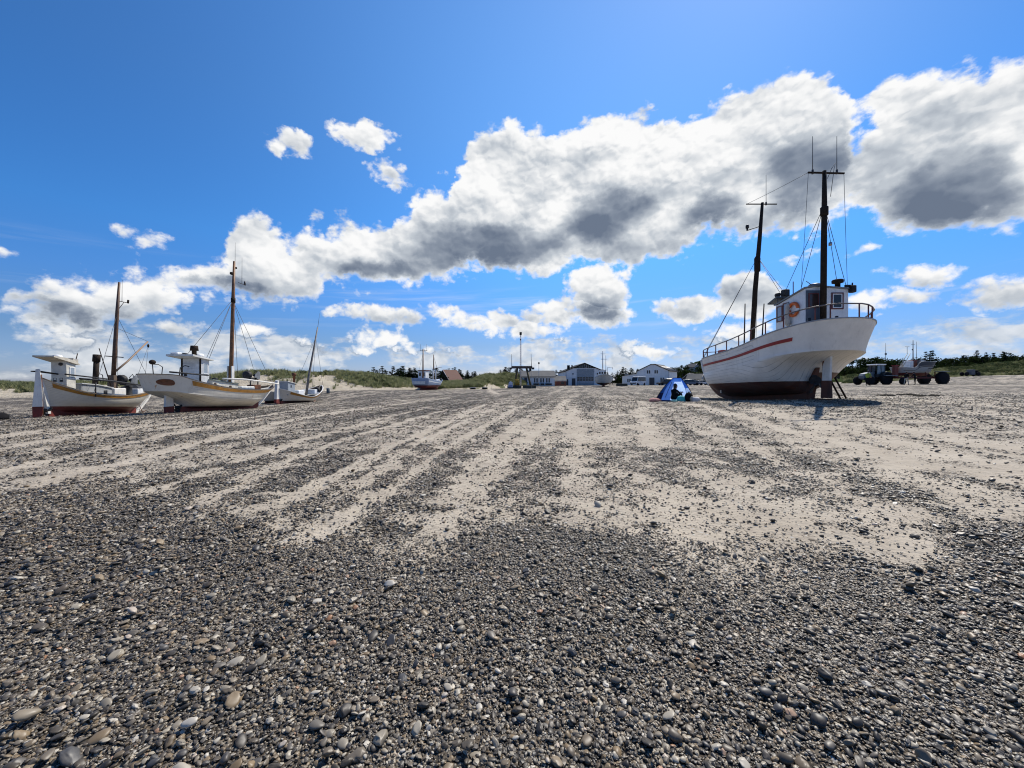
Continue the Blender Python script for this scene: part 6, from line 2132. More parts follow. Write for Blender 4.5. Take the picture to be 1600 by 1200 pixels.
def dune(tab, back, sandy, seed, n_tuft, n_scrub, bump=0.5, tuft_h=(0.45, 0.85), scrub_s=(0.35, 0.8)):
    """tab rows: px, foot y, foot depth, crest y, crest depth"""
    T = np.array(tab, float)
    def cols(px):
        return [np.interp(px, T[:, 0], T[:, k]) for k in range(1, 5)]
    def height(px, s):
        fy, fd, cy, cd = cols(px)
        d = fd + (cd - fd) * s
        x = (px - 800) / F * d
        zf = EYE + (HZ - fy) / F * fd
        zc = EYE + (HZ - cy) / F * cd
        k = smooth(s) ** 0.85
        z = zf + (zc - zf) * np.where(s < 1, k, 1 - 0.12 * np.clip(s - 1, 0, 3))
        b = (fbm(x * 0.16, d * 0.16, seed, 4) - 0.5) * 2.2 + (fbm(x * 0.6, d * 0.6, seed + 7, 3) - 0.5) * 0.9
        z = z + bump * b * np.clip(s * 2.5, 0, 1) * np.clip((zc - zf) / 1.5, 0.3, 1.3)
        z = np.where(s < 0.0, zf + s * 4.0, z)
        return x, d, z
    pxs = np.arange(T[0, 0], T[-1, 0] + 0.1, 4.0)
    ss_ = np.concatenate([[-0.15, -0.05], np.linspace(0, 1.1, 26), np.linspace(1.25, back, 8)])
    PX, S = np.meshgrid(pxs, ss_)
    X, D, Z = height(PX, S)
    nr, nc = X.shape
    idx = np.arange(nr * nc).reshape(nr, nc)
    f = np.stack([idx[:-1, :-1], idx[:-1, 1:], idx[1:, 1:], idx[1:, :-1]], -1).reshape(-1, 4)
    me = bpy.data.meshes.new("dunes")
    me.from_pydata(np.stack([X, D, Z], -1).reshape(-1, 3).tolist(), [], f.tolist())
    me.polygons.foreach_set('use_smooth', [True] * len(me.polygons))
    def turf(x, y, s):
        n = fbm(x * 0.22, y * 0.22, seed + 31, 4)
        return np.clip((n - 0.5) * 2.6 + 0.5 + (s - 0.30) * 1.6 - sandy, 0, 1)
    a = me.attributes.new('turf', 'FLOAT', 'POINT')
    a.data.foreach_set('value', turf(X, D, S).ravel().astype(np.float32))
    me.materials.append(DUNE_MAT)
    o = bpy.data.objects.new("dunes", me); col.objects.link(o)
    tag(o, kind='structure')
    rg = np.random.default_rng(seed)
    for n, store, (h0, h1) in ((n_tuft, _tufts, tuft_h), (n_scrub, _scrub, scrub_s)):
        px = rg.uniform(T[0, 0], T[-1, 0], n); s = rg.uniform(0.02, min(back, 1.35), n)
        x, d, z = height(px, s)
        g_ = turf(x, d, s)
        if store is _scrub:
            c = fbm(x * 0.3, d * 0.3, seed + 3, 3)
            keep = (g_ > 0.45) & (c > 0.50)
        else:
            keep = rg.random(n) < np.clip(g_ * 1.5 - 0.15, 0.02, 1)
        sc = rg.uniform(h0, h1, n)
        store.append(np.stack([x, d, z - 0.03, sc], 1)[keep])
    return height


dune([(-420, 622, 36, 600, 46), (-60, 619, 39, 601, 49), (0, 618, 40, 601.5, 50), (50, 617, 41, 602.5, 50), (120, 616, 43, 601, 53), (200, 614.5, 45, 600, 56), (245, 613.5, 46, 598, 57), (310, 612, 47, 591, 58), (420, 611, 48, 585, 60),
      (480, 610, 49, 584, 61), (510, 609.5, 50, 584, 62), (545, 608, 52, 585.5, 63), (580, 607, 54, 589, 64), (610, 606.5, 56, 593, 66), (640, 606, 58, 597, 68), (668, 606, 60, 601, 70)], 2.6, 0.42, 101, 9000, 1300)
dune([(676, 607.5, 62, 603, 70), (700, 607, 63, 600, 72), (722, 606, 65, 598.5, 75), (740, 605.5, 67, 596, 82), (752, 605, 69, 590, 86), (770, 604, 74, 586, 96), (788, 603.5, 84, 585.5, 102), (806, 603, 90, 587, 106), (822, 603, 94, 592, 108)], 1.5, -0.5, 202, 3500, 900)
dune([(1318, 600.5, 92, 591, 112), (1345, 599, 92, 587, 115), (1400, 597, 90, 586, 115), (1440, 594, 88, 583, 114), (1480, 591, 86, 578, 112), (1520, 588.5, 84, 574, 110), (1560, 587.5, 82, 571, 108), (1600, 586.5, 80, 568, 106), (1760, 584, 76, 562, 100)], 2.6, -0.35, 303, 13000, 2800, 0.7, (0.35, 0.7), (0.5, 1.2))


def scatter(name, pts, maker, mat):
    """one uncountable mass of plants on points (instanced clump)"""
    P_ = np.vstack(pts)
    me = bpy.data.meshes.new(name)
    me.vertices.add(len(P_))
    me.vertices.foreach_set('co', P_[:, :3].astype(np.float32).ravel())
    a = me.attributes.new('sz', 'FLOAT', 'POINT'); a.data.foreach_set('value', P_[:, 3].astype(np.float32))
    o = bpy.data.objects.new(name, me); col.objects.link(o)
    tag(o, kind='stuff')
    src = []
    for i in range(4):
        mb = maker(i)
        m2 = bpy.data.meshes.new(name + "_clump")
        m2.from_pydata(mb.v, [], mb.f)
        m2.materials.append(mat)
        so = bpy.data.objects.new(name + "_clump", m2)      # source only, never linked to the scene
        src.append(so)
    c2 = bpy.data.collections.new(name + "_clumps")
    for so in src: c2.objects.link(so)
    ng = bpy.data.node_groups.new(name, 'GeometryNodeTree')
    ng.interface.new_socket("Geometry", in_out='INPUT', socket_type='NodeSocketGeometry')
    ng.interface.new_socket("Geometry", in_out='OUTPUT', socket_type='NodeSocketGeometry')
    N, L = ng.nodes, ng.links
    gi, go = N.new('NodeGroupInput'), N.new('NodeGroupOutput')
    ci = N.new('GeometryNodeCollectionInfo'); ci.inputs['Collection'].default_value = c2
    ci.inputs['Separate Children'].default_value = True; ci.inputs['Reset Children'].default_value = True
    ip = N.new('GeometryNodeInstanceOnPoints'); ip.inputs['Pick Instance'].default_value = True
    L.new(gi.outputs[0], ip.inputs['Points']); L.new(ci.outputs[0], ip.inputs['Instance'])
    rv = N.new('FunctionNodeRandomValue'); rv.data_type = 'FLOAT_VECTOR'
    rv.inputs[1].default_value = (0.2, 0.2, 6.28)
    L.new(rv.outputs[0], ip.inputs['Rotation'])
    na_ = N.new('GeometryNodeInputNamedAttribute'); na_.inputs[0].default_value = 'sz'
    L.new(na_.outputs[0], ip.inputs['Scale'])
    L.new(ip.outputs[0], go.inputs[0])
    md = o.modifiers.new("scatter", 'NODES'); md.node_group = ng
    print(name, len(P_))


def leaf_mat(name, stops, tr=0.25):
    m_ = bpy.data.materials.new(name)
    m_.use_nodes = True
    g = NT(m_.node_tree)
    r = g.n('ShaderNodeObjectInfo').outputs['Random']
    p = g.n('ShaderNodeNewGeometry').outputs['Position']
    n = g.noise(p, 1.3, 4, 0.6)
    c = g.ramp(g.m('MULTIPLY_ADD', r, 0.5, g.m('MULTIPLY', g.m('SUBTRACT', n, 0.25), 1.0)), stops)
    d = g.n('ShaderNodeBsdfDiffuse'); g.put(d.inputs['Color'], c)
    t = g.n('ShaderNodeBsdfTranslucent'); g.put(t.inputs['Color'], c)
    mx = g.n('ShaderNodeMixShader'); mx.inputs[0].default_value = tr
    g.t.links.new(d.outputs[0], mx.inputs[1]); g.t.links.new(t.outputs[0], mx.inputs[2])
    o = g.n('ShaderNodeOutputMaterial'); g.t.links.new(mx.outputs[0], o.inputs['Surface'])
    return m_


def tuft(i):
    rd = random.Random(40 + i)
    mb = MB()
    for k in range(26):
        a = rd.uniform(0, 6.28); r0 = rd.uniform(0, 0.28); h = rd.uniform(0.55, 1.0); ln = rd.uniform(0.1, 0.45)
        b = Vector((cos(a) * r0, sin(a) * r0, 0))
        w = 0.022
        s_ = Vector((-sin(a), cos(a), 0)) * w
        m1 = b + Vector((cos(a) * ln * 0.35, sin(a) * ln * 0.35, h * 0.6)); t_ = b + Vector((cos(a) * ln, sin(a) * ln, h))
        mb.add([b - s_, b + s_, m1 + s_ * 0.8, m1 - s_ * 0.8, t_], [(0, 1, 2, 3), (3, 2, 4)])
    return mb


def bush(i):
    rd = random.Random(80 + i)
    mb = MB()
    for k in range(150):
        a = rd.uniform(0, 6.28); ph = rd.uniform(0.05, 1.5); r = rd.uniform(0.55, 1.0)
        c = Vector((cos(a) * sin(ph) * r * 1.1, sin(a) * sin(ph) * r * 1.1, cos(ph) * r * 0.75))
        n = Vector((rd.gauss(0, 1), rd.gauss(0, 1), rd.gauss(0, 1))).normalized()
        u = n.orthogonal().normalized() * rd.uniform(0.07, 0.15); v = n.cross(u)
        mb.add([c - u, c + v * 0.6, c + u, c - v * 0.6], [(0, 1, 2, 3)])
    return mb


scatter("dune_grass", _tufts, tuft, leaf_mat("marram_grass", [(0.0, (0.11, 0.13, 0.058)), (0.4, (0.20, 0.215, 0.105)), (0.75, (0.32, 0.31, 0.17)), (1.0, (0.42, 0.38, 0.23))], 0.42))
scatter("dune_scrub", _scrub, bush, leaf_mat("dune_scrub_leaves", [(0.0, (0.036, 0.052, 0.022)), (0.5, (0.088, 0.108, 0.048)), (1.0, (0.19, 0.19, 0.09))], 0.3))


# ------------------------------------------------------------------ trees
BARK = M("bark", (0.05, 0.035, 0.025), 0.9, var=0.3)
NEEDLE = leaf_mat("dark_needles", [(0.0, (0.006, 0.011, 0.006)), (0.5, (0.013, 0.022, 0.010)), (1.0, (0.03, 0.042, 0.018))], 0.15)
FOLIAGE = leaf_mat("dark_foliage", [(0.0, (0.010, 0.018, 0.007)), (0.5, (0.024, 0.038, 0.012)), (1.0, (0.055, 0.068, 0.024))], 0.2)


def conifer_mesh(i):
    rd = random.Random(200 + i)
    mb = MB()
    lean = rd.uniform(-0.03, 0.03)
    n = rd.randint(11, 15)
    wid = rd.uniform(0.26, 0.38)
    for k in range(n):
        z = 0.10 + 0.86 * k / (n - 1)
        rr = wid * (1 - z) ** 0.9 * rd.uniform(0.65, 1.25) + 0.008
        for j in range(rd.randint(5, 8)):
            a = rd.uniform(0, 6.28)
            L_ = rr * rd.uniform(0.6, 1.2)
            d = Vector((cos(a), sin(a), rd.uniform(-0.35, 0.25)))
            b0 = Vector((lean * z * 3, 0, z))
            for q in range(14):
                t = rd.uniform(0.1, 1.0)
                c = b0 + d * L_ * t + Vector((rd.gauss(0, 0.015), rd.gauss(0, 0.015), rd.gauss(0, 0.012)))
                nn = Vector((rd.gauss(0, 1), rd.gauss(0, 1), rd.gauss(0.5, 1))).normalized()
                u = nn.orthogonal().normalized() * rd.uniform(0.020, 0.048) * (0.35 + 1.0 * (1 - z)); v = nn.cross(u)
                mb.add([c - u, c + v * 0.5, c + u, c - v * 0.5], [(0, 1, 2, 3)])
    t_ = MB(); t_.tube([(0, 0, -0.05), (lean, 0, 0.4), (lean * 3, 0, 0.99)], [0.022, 0.015, 0.003], 6)
    for k in range(8):
        z = rd.uniform(0.12, 0.8); a = rd.uniform(0, 6.28)
        t_.tube([(lean * z * 3, 0, z), (lean * z * 3 + cos(a) * wid * 0.8 * (1 - z), sin(a) * wid * 0.8 * (1 - z), z - 0.02)], [0.006, 0.002], 4)
    return mb, t_


def round_mesh(i):
    rd = random.Random(300 + i)
    mb, t_ = MB(), MB()
    t_.tube([(0, 0, -0.05), (0.02, 0, 0.3), (0.0, 0.02, 0.7)], [0.035, 0.026, 0.01], 6)
    for k in range(rd.randint(9, 13)):
        a = rd.uniform(0, 6.28); r = rd.uniform(0.05, 0.30); z = rd.uniform(0.22, 0.88)
        c = Vector((cos(a) * r * (1.15 - z * 0.6), sin(a) * r * (1.15 - z * 0.6), z))
        t_.tube([(0.01, 0, max(0.15, z - 0.25)), c], [0.010, 0.003], 4)
        R_ = rd.uniform(0.09, 0.17)
        for q in range(75):
            o = Vector((rd.gauss(0, 1), rd.gauss(0, 1), rd.gauss(0, 0.8)))
            o = o.normalized() * R_ * rd.uniform(0.5, 1.05)
            nn = Vector((rd.gauss(0, 1), rd.gauss(0, 1), rd.gauss(0.4, 1))).normalized()
            u = nn.orthogonal().normalized() * rd.uniform(0.016, 0.036); v = nn.cross(u)
            p = c + o
            mb.add([p - u, p + v * 0.7, p + u, p - v * 0.7], [(0, 1, 2, 3)])
    return mb, t_


def make_meshes(fn, mat, n):
    out = []
    for i in range(n):
        cr, tr = fn(i)
        m1 = bpy.data.meshes.new("crown"); m1.from_pydata(cr.v, [], cr.f); m1.materials.append(mat)
        m2 = bpy.data.meshes.new("trunk"); m2.from_pydata(tr.v, [], tr.f); m2.materials.append(BARK)
        out.append((m1, m2))
    return out


CON = make_meshes(conifer_mesh, NEEDLE, 6)
RND = make_meshes(round_mesh, FOLIAGE, 6)
_rt = random.Random(77)


def tree(kind, px, py_top, d, label, group, base=None, wide=1.0):
    top = P(px, py_top, d)
    zb = base if base is not None else gz(top.x, top.y)
    h = max(1.5, top.z - zb)
    name, lib = ("conifer_tree", CON) if kind == 'c' else ("broadleaf_tree", RND)
    m1, m2 = _rt.choice(lib)
    r = thing(name, label, "tree", (top.x, top.y, zb), _rt.uniform(0, 6.28), group)
    for nm, m_ in (("crown", m1), ("trunk", m2)):
        o = bpy.data.objects.new(nm, m_); col.objects.link(o); o.parent = r
        k = h * wide * (1.0 if kind == 'c' else 0.95)
        o.scale = (k, k, h)
    return r


G1 = "dark conifers behind the dunes around the pale blue boat"
L1 = "dark conifer in the row behind the dunes near the pale blue boat"
for px, py in [(574, 579), (584, 573.5), (589.5, 577.5), (597, 571.5), (604, 579), (610, 572), (621, 576), (626, 574), (632, 571.5), (637, 574), (641, 577), (648, 574), (653, 578), (659, 579), (672, 578), (678, 580), (683.5, 574.5), (688, 579)]:
    tree('c', px, py, 96 + _rt.uniform(-4, 6), L1, G1, base=0.5, wide=1.9 if px < 612 else 2.4)
for px, py in [(619, 581), (629, 580), (638, 581), (646, 583), (666, 585)]:
    tree('b', px, py, 99, "dark bushy tree among the conifers behind the dunes near the pale blue boat", "bushy trees among the conifers near the pale blue boat", base=0.5, wide=1.3)
G2, L2 = "dark trees behind the red-roofed house", "dark pine in the clump behind and right of the red-roofed house"
for px, py in [(697, 577), (702, 575.5), (707, 575), (712, 573.5), (717, 576.5), (722, 578), (728, 578.5), (732, 580.5), (737, 581), (741, 580), (745, 580), (750, 584)]:
    tree('c', px, py, 122 + _rt.uniform(-4, 4), L2, G2, base=0.5, wide=1.6)
for px, py in [(700, 582), (710, 581), (720, 583), (730, 585), (740, 586), (748, 588)]:
    tree('b', px, py, 126, "rounded dark tree in the clump behind and right of the red-roofed house", "rounded dark trees behind the red-roofed house", base=0.5, wide=1.3)
G3, L3 = "dark trees behind the gantry and the low white building", "dark pine behind the gantry and the low white building"
for px, py in [(779, 577.5), (784, 577), (789, 575.5), (794, 573), (799, 574), (804, 576), (811, 575), (818, 576), (826, 577), (834, 579), (843, 580), (852, 580), (861, 580), (869, 577.5), (876, 578), (882, 580)]:
    tree('c', px, py, 128 + _rt.uniform(-4, 4), L3, G3, base=0.8, wide=1.9)
G4, L4 = "dark trees between the two white halls", "dark pine between the two white halls"
for px, py in [(950, 581), (957, 582), (964, 579), (970, 576), (973.5, 573), (977, 575), (983, 574.5), (989, 576), (995, 576), (1002, 576)]:
    tree('c', px, py, 150 + _rt.uniform(-4, 4), L4, G4, base=0.8, wide=1.6)
for px, py in [(954, 588), (961, 589), (967, 588), (952, 586), (972, 584), (980, 582), (965, 583)]:
    tree('b', px, py, 135, "bushy tree between the two white halls", "bushy trees between the two white halls", base=0.8, wide=1.1)
G5, L5 = "trees of the dark wood above the right-hand dune", "dark tree in the wood above the right-hand dune"
x_ = 1306.0
while x_ < 1730:
    yt = np.interp(x_, [1300, 1345, 1380, 1420, 1450, 1480, 1520, 1560, 1600, 1730], [564, 559, 557, 559, 561, 559, 555, 553, 549, 545])
    tree(_rt.choice('cbbbb'), x_, yt + _rt.uniform(-3.0, 4), 150 + _rt.uniform(-12, 14), L5, G5, base=3.0, wide=_rt.uniform(1.1, 1.7))
    x_ += _rt.uniform(4, 8)
for px, py in [(1446, 549), (1449.5, 548), (1460, 547), (1522, 547), (1540, 550), (1568, 548.5)]:
    tree('c', px, py, 152, "taller spiky conifer standing out of the wood above the right-hand dune", "taller conifers of the right-hand wood", base=3.0, wide=1.0)
x_ = 1300.0
while x_ < 1720:
    yt = np.interp(x_, [1300, 1400, 1500, 1600, 1720], [575, 572, 568, 563, 560])
    tree('b', x_, yt + _rt.uniform(-3, 3), 134 + _rt.uniform(-6, 6), "low dark tree at the lower edge of the right-hand wood", "low trees at the edge of the right-hand wood", base=3.0, wide=_rt.uniform(1.3, 1.9))
    x_ += _rt.uniform(8, 13)

# wooded hill behind the second hall and far rise behind everything
def hill(tab, d0, name, mat_cols, depth=120):
    vs, fs = [], []
    n = 0
    pxs = np.arange(tab[0][0], tab[-1][0] + 1, 3.0)
    rows = 7
    for r_ in range(rows):
        s = r_ / (rows - 1)
        for px in pxs:
            top = np.interp(px, [t[0] for t in tab], [t[1] for t in tab])
            d = d0 + depth * s
            z = EYE + (HZ - (top + (604 - top) * (1 - sin(min(1, s * 1.3) * pi / 2)))) / F * d
            x = (px - 800) / F * d
            z += (float(fbm(np.array([x * 0.15]), np.array([d * 0.15]), 4, 4)[0]) - 0.5) * 6 * s
            vs.append((x, d, z))
    nc = len(pxs)
    for i in range(rows - 1):
        for j in range(nc - 1):
            fs.append((i * nc + j, i * nc + j + 1, (i + 1) * nc + j + 1, (i + 1) * nc + j))
    o = link_mesh(name, vs, fs, mat_cols, None, True)
    return tag(o, kind='structure'), vs


HILLM = leaf_mat("hill_heath", [(0.0, (0.012, 0.020, 0.009)), (0.5, (0.028, 0.042, 0.018)), (1.0, (0.06, 0.075, 0.03))], 0.0)
_h, hv = hill([(1050, 596), (1062, 584), (1075, 571), (1085, 566), (1100, 563), (1130, 562), (1200, 566), (1300, 574), (1360, 590)], 210, "hill", HILLM)
for px, py, d in [(1053, 573, 190), (1056, 571.5, 190), (1060, 572.5, 192), (1066, 571.5, 200), (1067, 570, 205), (1070, 575, 205), (1074, 569, 230), (1078, 567, 240), (1083, 565, 250), (1088, 564, 255), (1093, 562.5, 258), (1098, 562, 260), (1104, 561, 262), (1112, 561, 262), (1120, 561, 262), (1072, 578, 200), (1079, 574, 215), (1086, 573, 220), (1092, 571, 225), (1099, 571, 228)]:
    tree('b', px, py, d, "dark rounded tree on the wooded hill left of the big boat's bow", "trees on the wooded hill behind the second hall", base=max(0.8, EYE + (HZ - py) / F * d - 8), wide=1.2)


# ------------------------------------------------------------------ buildings
WALL = M("whitewashed_wall", (0.78, 0.78, 0.76), 0.8, var=0.06, dirt=0.25, scale=0.8)
ROOFG = M("grey_roof_sheets", (0.065, 0.068, 0.072), 0.8, var=0.2, scale=0.8)
ROOFD = M("dark_roof_sheets", (0.016, 0.016, 0.016), 0.8, var=0.25, scale=0.8, spec=0.2)
BRICK = M("red_brick_wall", (0.17, 0.065, 0.042), 0.85, var=0.35, scale=9)
TILE = M("red_roof_tiles", (0.105, 0.036, 0.022), 0.8, var=0.3, scale=5, bump=0.5, bscale=14)
TRIM = M("white_trim", (0.60, 0.60, 0.60), 0.6)
DOORD = M("dark_door", (0.030, 0.034, 0.045), 0.5)
CONC = M("concrete", (0.20, 0.195, 0.18), 0.9, var=0.25, dirt=0.3)


def low_building():
    p = P(841, 602.5, 100); z = gz(p.x, p.y)
    L = 51 / F * 100
    root = thing("office_building", "low white building with grey roof and three window pairs beside the tall lattice mast", "building", (p.x, p.y, z))
    MB().box((0, 3, 1.25), (L, 6, 2.7)).build("wall", WALL, root)
    rf = MB(); rf.prism([(-0.35, 2.35), (3, 3.95), (6.35, 2.35), (6.35, 2.5), (3, 4.1), (-0.35, 2.5)], 'X', -L / 2 - 0.3, L / 2 + 0.3)
    ro = rf.build("roof", ROOFG, root)
    g = MB()
    for sx in (-1, 1):
        g.add([(sx * L / 2, 0, 2.4), (sx * L / 2, 6, 2.4), (sx * L / 2, 3, 3.85)], [(0, 1, 2)])
    g.build("gable", WALL, root)
    MB().box((-1.9, 3.2, 4.45), (0.6, 0.5, 0.9)).build("chimney", ROOFD, ro)
    MB().box((-3.2, -0.03, 1.15), (0.8, 0.06, 2.1)).build("door", M("blue_door", (0.018, 0.022, 0.05), 0.5), root)
    for xx in (-0.6, -0.0, 1.0, 1.6, 2.5, 3.1):
        window_on(root, "window", (xx - 0.3, 0, 1.5), 0.34, 1.1, 'y-', TRIM, GLASS, 0.05, 0.03)
    for xx, w in ((-0.5, 1.5), (1.0, 0.9), (2.6, 1.6)):
        MB().box((xx, -0.45, 0.55), (w, 0.4, 0.4), bev=0.03).build("planter", DARK, root)
    return root


def shed():
    p = P(876, 602.5, 104); z = gz(p.x, p.y)
    root = thing("brick_shed", "small brick shed with grey roof between the low building and the boat hall", "shed", (p.x, p.y, z))
    MB().box((0, 2, 0.6), (2.9, 4, 1.5)).build("wall", BRICK, root)
    rf = MB(); rf.prism([(-0.25, 1.30), (2.0, 2.55), (4.2, 1.3), (4.2, 1.42), (2.0, 2.67), (-0.25, 1.42)], 'X', -1.6, 1.6); rf.build("roof", ROOFG, root)
    MB().box((0, -0.30, 1.30), (3.2, 0.08, 0.12)).build("fascia", TRIM, root)
    window_on(root, "window", (0.5, 0, 0.75), 0.8, 0.5, 'y-', BRFRAME, GLASS, 0.06, 0.03)
    MB().box((-0.8, -0.03, 0.6), (0.6, 0.06, 1.1)).build("door", BRFRAME, root)


def boat_hall():
    d = 110
    p = P(913.5, 602.3, d); z = gz(p.x, p.y)
    W = 59.5 / F * d
    e, r = 3.95, 6.15
    root = thing("boat_hall", "large white boat hall with a big grey folding door and dark gable top", "building", (p.x, p.y, z))
    mb = MB(); mb.prism([(-W / 2, -0.3), (W / 2, -0.3), (W / 2, e), (0, r), (-W / 2, e)], 'Y', 0, 18); mb.build("wall", WALL, root)
    rf = MB()
    for sx in (-1, 1):
        q = [(sx * (W / 2 + 0.3), e - 0.06), (0, r + 0.05), (0, r + 0.25), (sx * (W / 2 + 0.3), e + 0.12)]
        rf.prism(q if sx < 0 else list(reversed(q)), 'Y', -0.25, 18.3)
    ro = rf.build("roof", ROOFD, root)
    t = 0.42
    hx = W / 2 * (1 - t)
    mb = MB(); mb.prism([(-hx, e + (r - e) * t), (hx, e + (r - e) * t), (0, r - 0.01)], 'Y', -0.06, -0.003); mb.build("gable_boarding", M("dark_boarding", (0.05, 0.055, 0.045), 0.8), root)
    for k in range(-3, 4):
        zt = r - 0.02 - abs(k * 0.52) * (r - e) / (W / 2)
        MB().box((k * 0.52, -0.07, (e + (r - e) * t + zt) / 2), (0.05, 0.02, max(0.1, zt - e - (r - e) * t - 0.05))).build("batten", TRIM, root)
    dm = MB(); dm.box((0.2, -0.04, 2.3), (4.7, 0.08, 4.7)); do = dm.build("folding_door", M("grey_door_panels", (0.27, 0.30, 0.32), 0.6, dirt=0.25), root)
    for zz, hh in ((2.15, 0.42), (1.55, 0.42), (0.95, 0.4)):
        for k in range(6):
            MB().box((0.2 - 1.95 + k * 0.78, -0.095, zz), (0.62, 0.03, hh)).build("pane", GLASS if zz > 1 else GLASSL, do)
    for sx in (-1, 1):
        MB().box((0.2 + sx * 2.43, -0.05, 2.35), (0.14, 0.12, 4.8)).build("door_frame", TRIM, do)
    MB().box((-3.1, -0.03, 1.0), (1.0, 0.06, 2.0)).build("door", DOORD, root)
    MB().box((-4.9, -0.03, 0.9), (0.55, 0.06, 1.7)).build("door", DOORD, root)
    for xx in (-3.3, 3.6):
        MB().box((xx, -0.1, 3.3), (0.28, 0.2, 0.4), bev=0.03).build("wall_lamp", DARK, root)
    MB().box((0.2, -0.1, 5.1), (0.5, 0.2, 0.16)).build("wall_lamp", GREY, root)
    MB().box((-4.2, 2.5, 5.0), (0.7, 0.7, 1.6)).build("chimney", ROOFD, ro)
    MB().tube([(-3.1, 3, 5.0), (-3.1, 3, 5.9)], 0.2, 8).build("vent_pipe", ROOFD, ro)
    MB().box((-W / 2 + 0.1, -0.06, 1.8), (0.12, 0.1, 3.8)).build("downpipe", GREY, root)


def second_hall():
    d0 = 112.0
    a = R(35)
    c = P(995.7, 601, d0)
    z = 0.72
    root = thing("boat_hall", "white hall with dark roof, upper windows and lean-to behind the parked van", "building", (c.x, c.y, z), -a)
    W, L = 8.6, 10.0
    e, r = 3.9, 5.75
    mb = MB(); mb.prism([(0, -0.3), (W, -0.3), (W, e), (W * 0.56, r), (W * 0.46, r), (0, e)], 'Y', 0, L); mb.build("wall", WALL, root)
    rf = MB()
    rf.prism([(-0.3, e - 0.1), (W * 0.46, r), (W * 0.56, r), (W + 0.3, e - 0.1), (W + 0.3, e + 0.08), (W * 0.57, r + 0.18), (W * 0.45, r + 0.18), (-0.3, e + 0.08)], 'Y', -0.2, L + 0.2)
    ro = rf.build("roof", ROOFD, root)
    for k in range(9):
        y = 0.6 + k * 1.1
        MB().tube([(W * 0.57, y, r + 0.19), (W + 0.3, y, e + 0.10)], 0.05, 4).build("roof_batten", GREY, ro)
    for xx in (2.9, 5.0):
        for q in (0, 0.55):
            window_on(root, "window", (xx + q, 0, 3.7), 0.36, 0.9, 'y-', TRIM, GLASS, 0.05, 0.03)
    MB().box((4.1, -0.03, 1.05), (1.4, 0.06, 2.1)).build("door", DOORD, root)
    for xx in (1.9, 6.6, 7.2):
        window_on(root, "window", (xx, 0, 1.6), 0.36, 0.9, 'y-', TRIM, GLASS, 0.05, 0.03)
    for yy in (1.5, 3.5, 5.5):
        window_on(root, "window", (W, yy, 1.6), 0.6, 0.9, 'x+', TRIM, GLASS, 0.05, 0.03)
    MB().box((W + 0.02, 0.06, 1.9), (0.1, 0.1, 3.8)).build("downpipe", DARK, root)
    mb = MB(); mb.prism([(-4.6, -0.3), (0, -0.3), (0, 3.3), (-4.6, 2.55)], 'Y', 0.6, 7); lo = mb.build("lean_to", WALL, root)
    mb = MB(); mb.prism([(-4.85, 2.5), (0, 3.31), (0, 3.42), (-4.85, 2.62)], 'Y', 0.4, 7.2); mb.build("lean_to_roof", ROOFG, lo)
    for xx in (-2.9, -2.3):
        window_on(lo, "window", (xx, 0.6, 1.3), 0.36, 0.9, 'y-', TRIM, GLASS, 0.05, 0.03)
    MB().box((-3.6, 1.5, 3.0), (0.9, 0.7, 0.5)).build("roof_vent", GREY, lo)


def gable_house(name, label, px, py_base, d, W, L, e, r, rot, wall, roof, cat="house", base=None, extras=()):
    p = P(px, py_base, d)
    root = thing(name, label, cat, (p.x, p.y, gz(p.x, p.y) if base is None else base), rot)
    mb = MB(); mb.prism([(-W / 2, -0.5), (W / 2, -0.5), (W / 2, e), (0, r), (-W / 2, e)], 'Y', 0, L); mb.build("wall", wall, root)
    rf = MB()
    for sx in (-1, 1):
        k = (r - e) / (W / 2)
        q = [(sx * (W / 2 + 0.4), e - 0.4 * k), (0, r + 0.02), (0, r + 0.2), (sx * (W / 2 + 0.4), e - 0.4 * k + 0.16)]
        rf.prism(q if sx < 0 else list(reversed(q)), 'Y', -0.3, L + 0.3)
    ro = rf.build("roof", roof, root)
    vb = MB()
    for sx in (-1, 1):
        vb.tube([(sx * (W / 2 + 0.4), -0.33, e - 0.4 * k + 0.08), (0, -0.33, r + 0.12)], 0.07, 4)
        vb.build("verge_board", TRIM, ro); vb = MB()
    for (w_x, w_z, ww, hh) in extras:
        window_on(root, "window", (w_x, 0, w_z), ww, hh, 'y-', TRIM, GLASS, 0.06, 0.03)
    return root


low_building(); shed(); boat_hall(); second_hall()
gable_house("red_roofed_house", "brick house with steep red tiled roof right of the pale blue boat", 693, 604, 100, 3.9, 5.0, 2.0, 4.4, R(-32), M("dark_brick_wall", (0.055, 0.026, 0.02), 0.9, var=0.3), TILE, base=0.15, extras=((-0.6, 1.1, 0.7, 0.8), (0.8, 1.1, 0.7, 0.8)))
gable_house("hillside_house", "dark-roofed house with a small blue gable panel behind the parked cars", 1077, 592, 150, 5.0, 5.0, 2.0, 4.0, R(-40), M("brown_wall", (0.11, 0.085, 0.07), 0.85), ROOFD, base=0.9, extras=((0.5, 1.5, 1.2, 1.1),))
gable_house("hillside_house", "grey-roofed house half hidden by the big boat's bow", 1098, 592, 146, 5.0, 5.0, 1.9, 3.6, R(50), M("pale_wall", (0.34, 0.33, 0.31), 0.85), ROOFG, base=0.9, extras=((0.5, 1.5, 1.2, 1.1),))
gable_house("hillside_house", "small pale house high on the wooded hill", 1088.5, 577, 232, 4.5, 5, 2.4, 4.2, R(30), M("pale_wall", ()), ROOFG, base=EYE + 17.5 / F * 232)
p_ = P(1068, 590.5, 140)
hd = MB()
rd = random.Random(5)
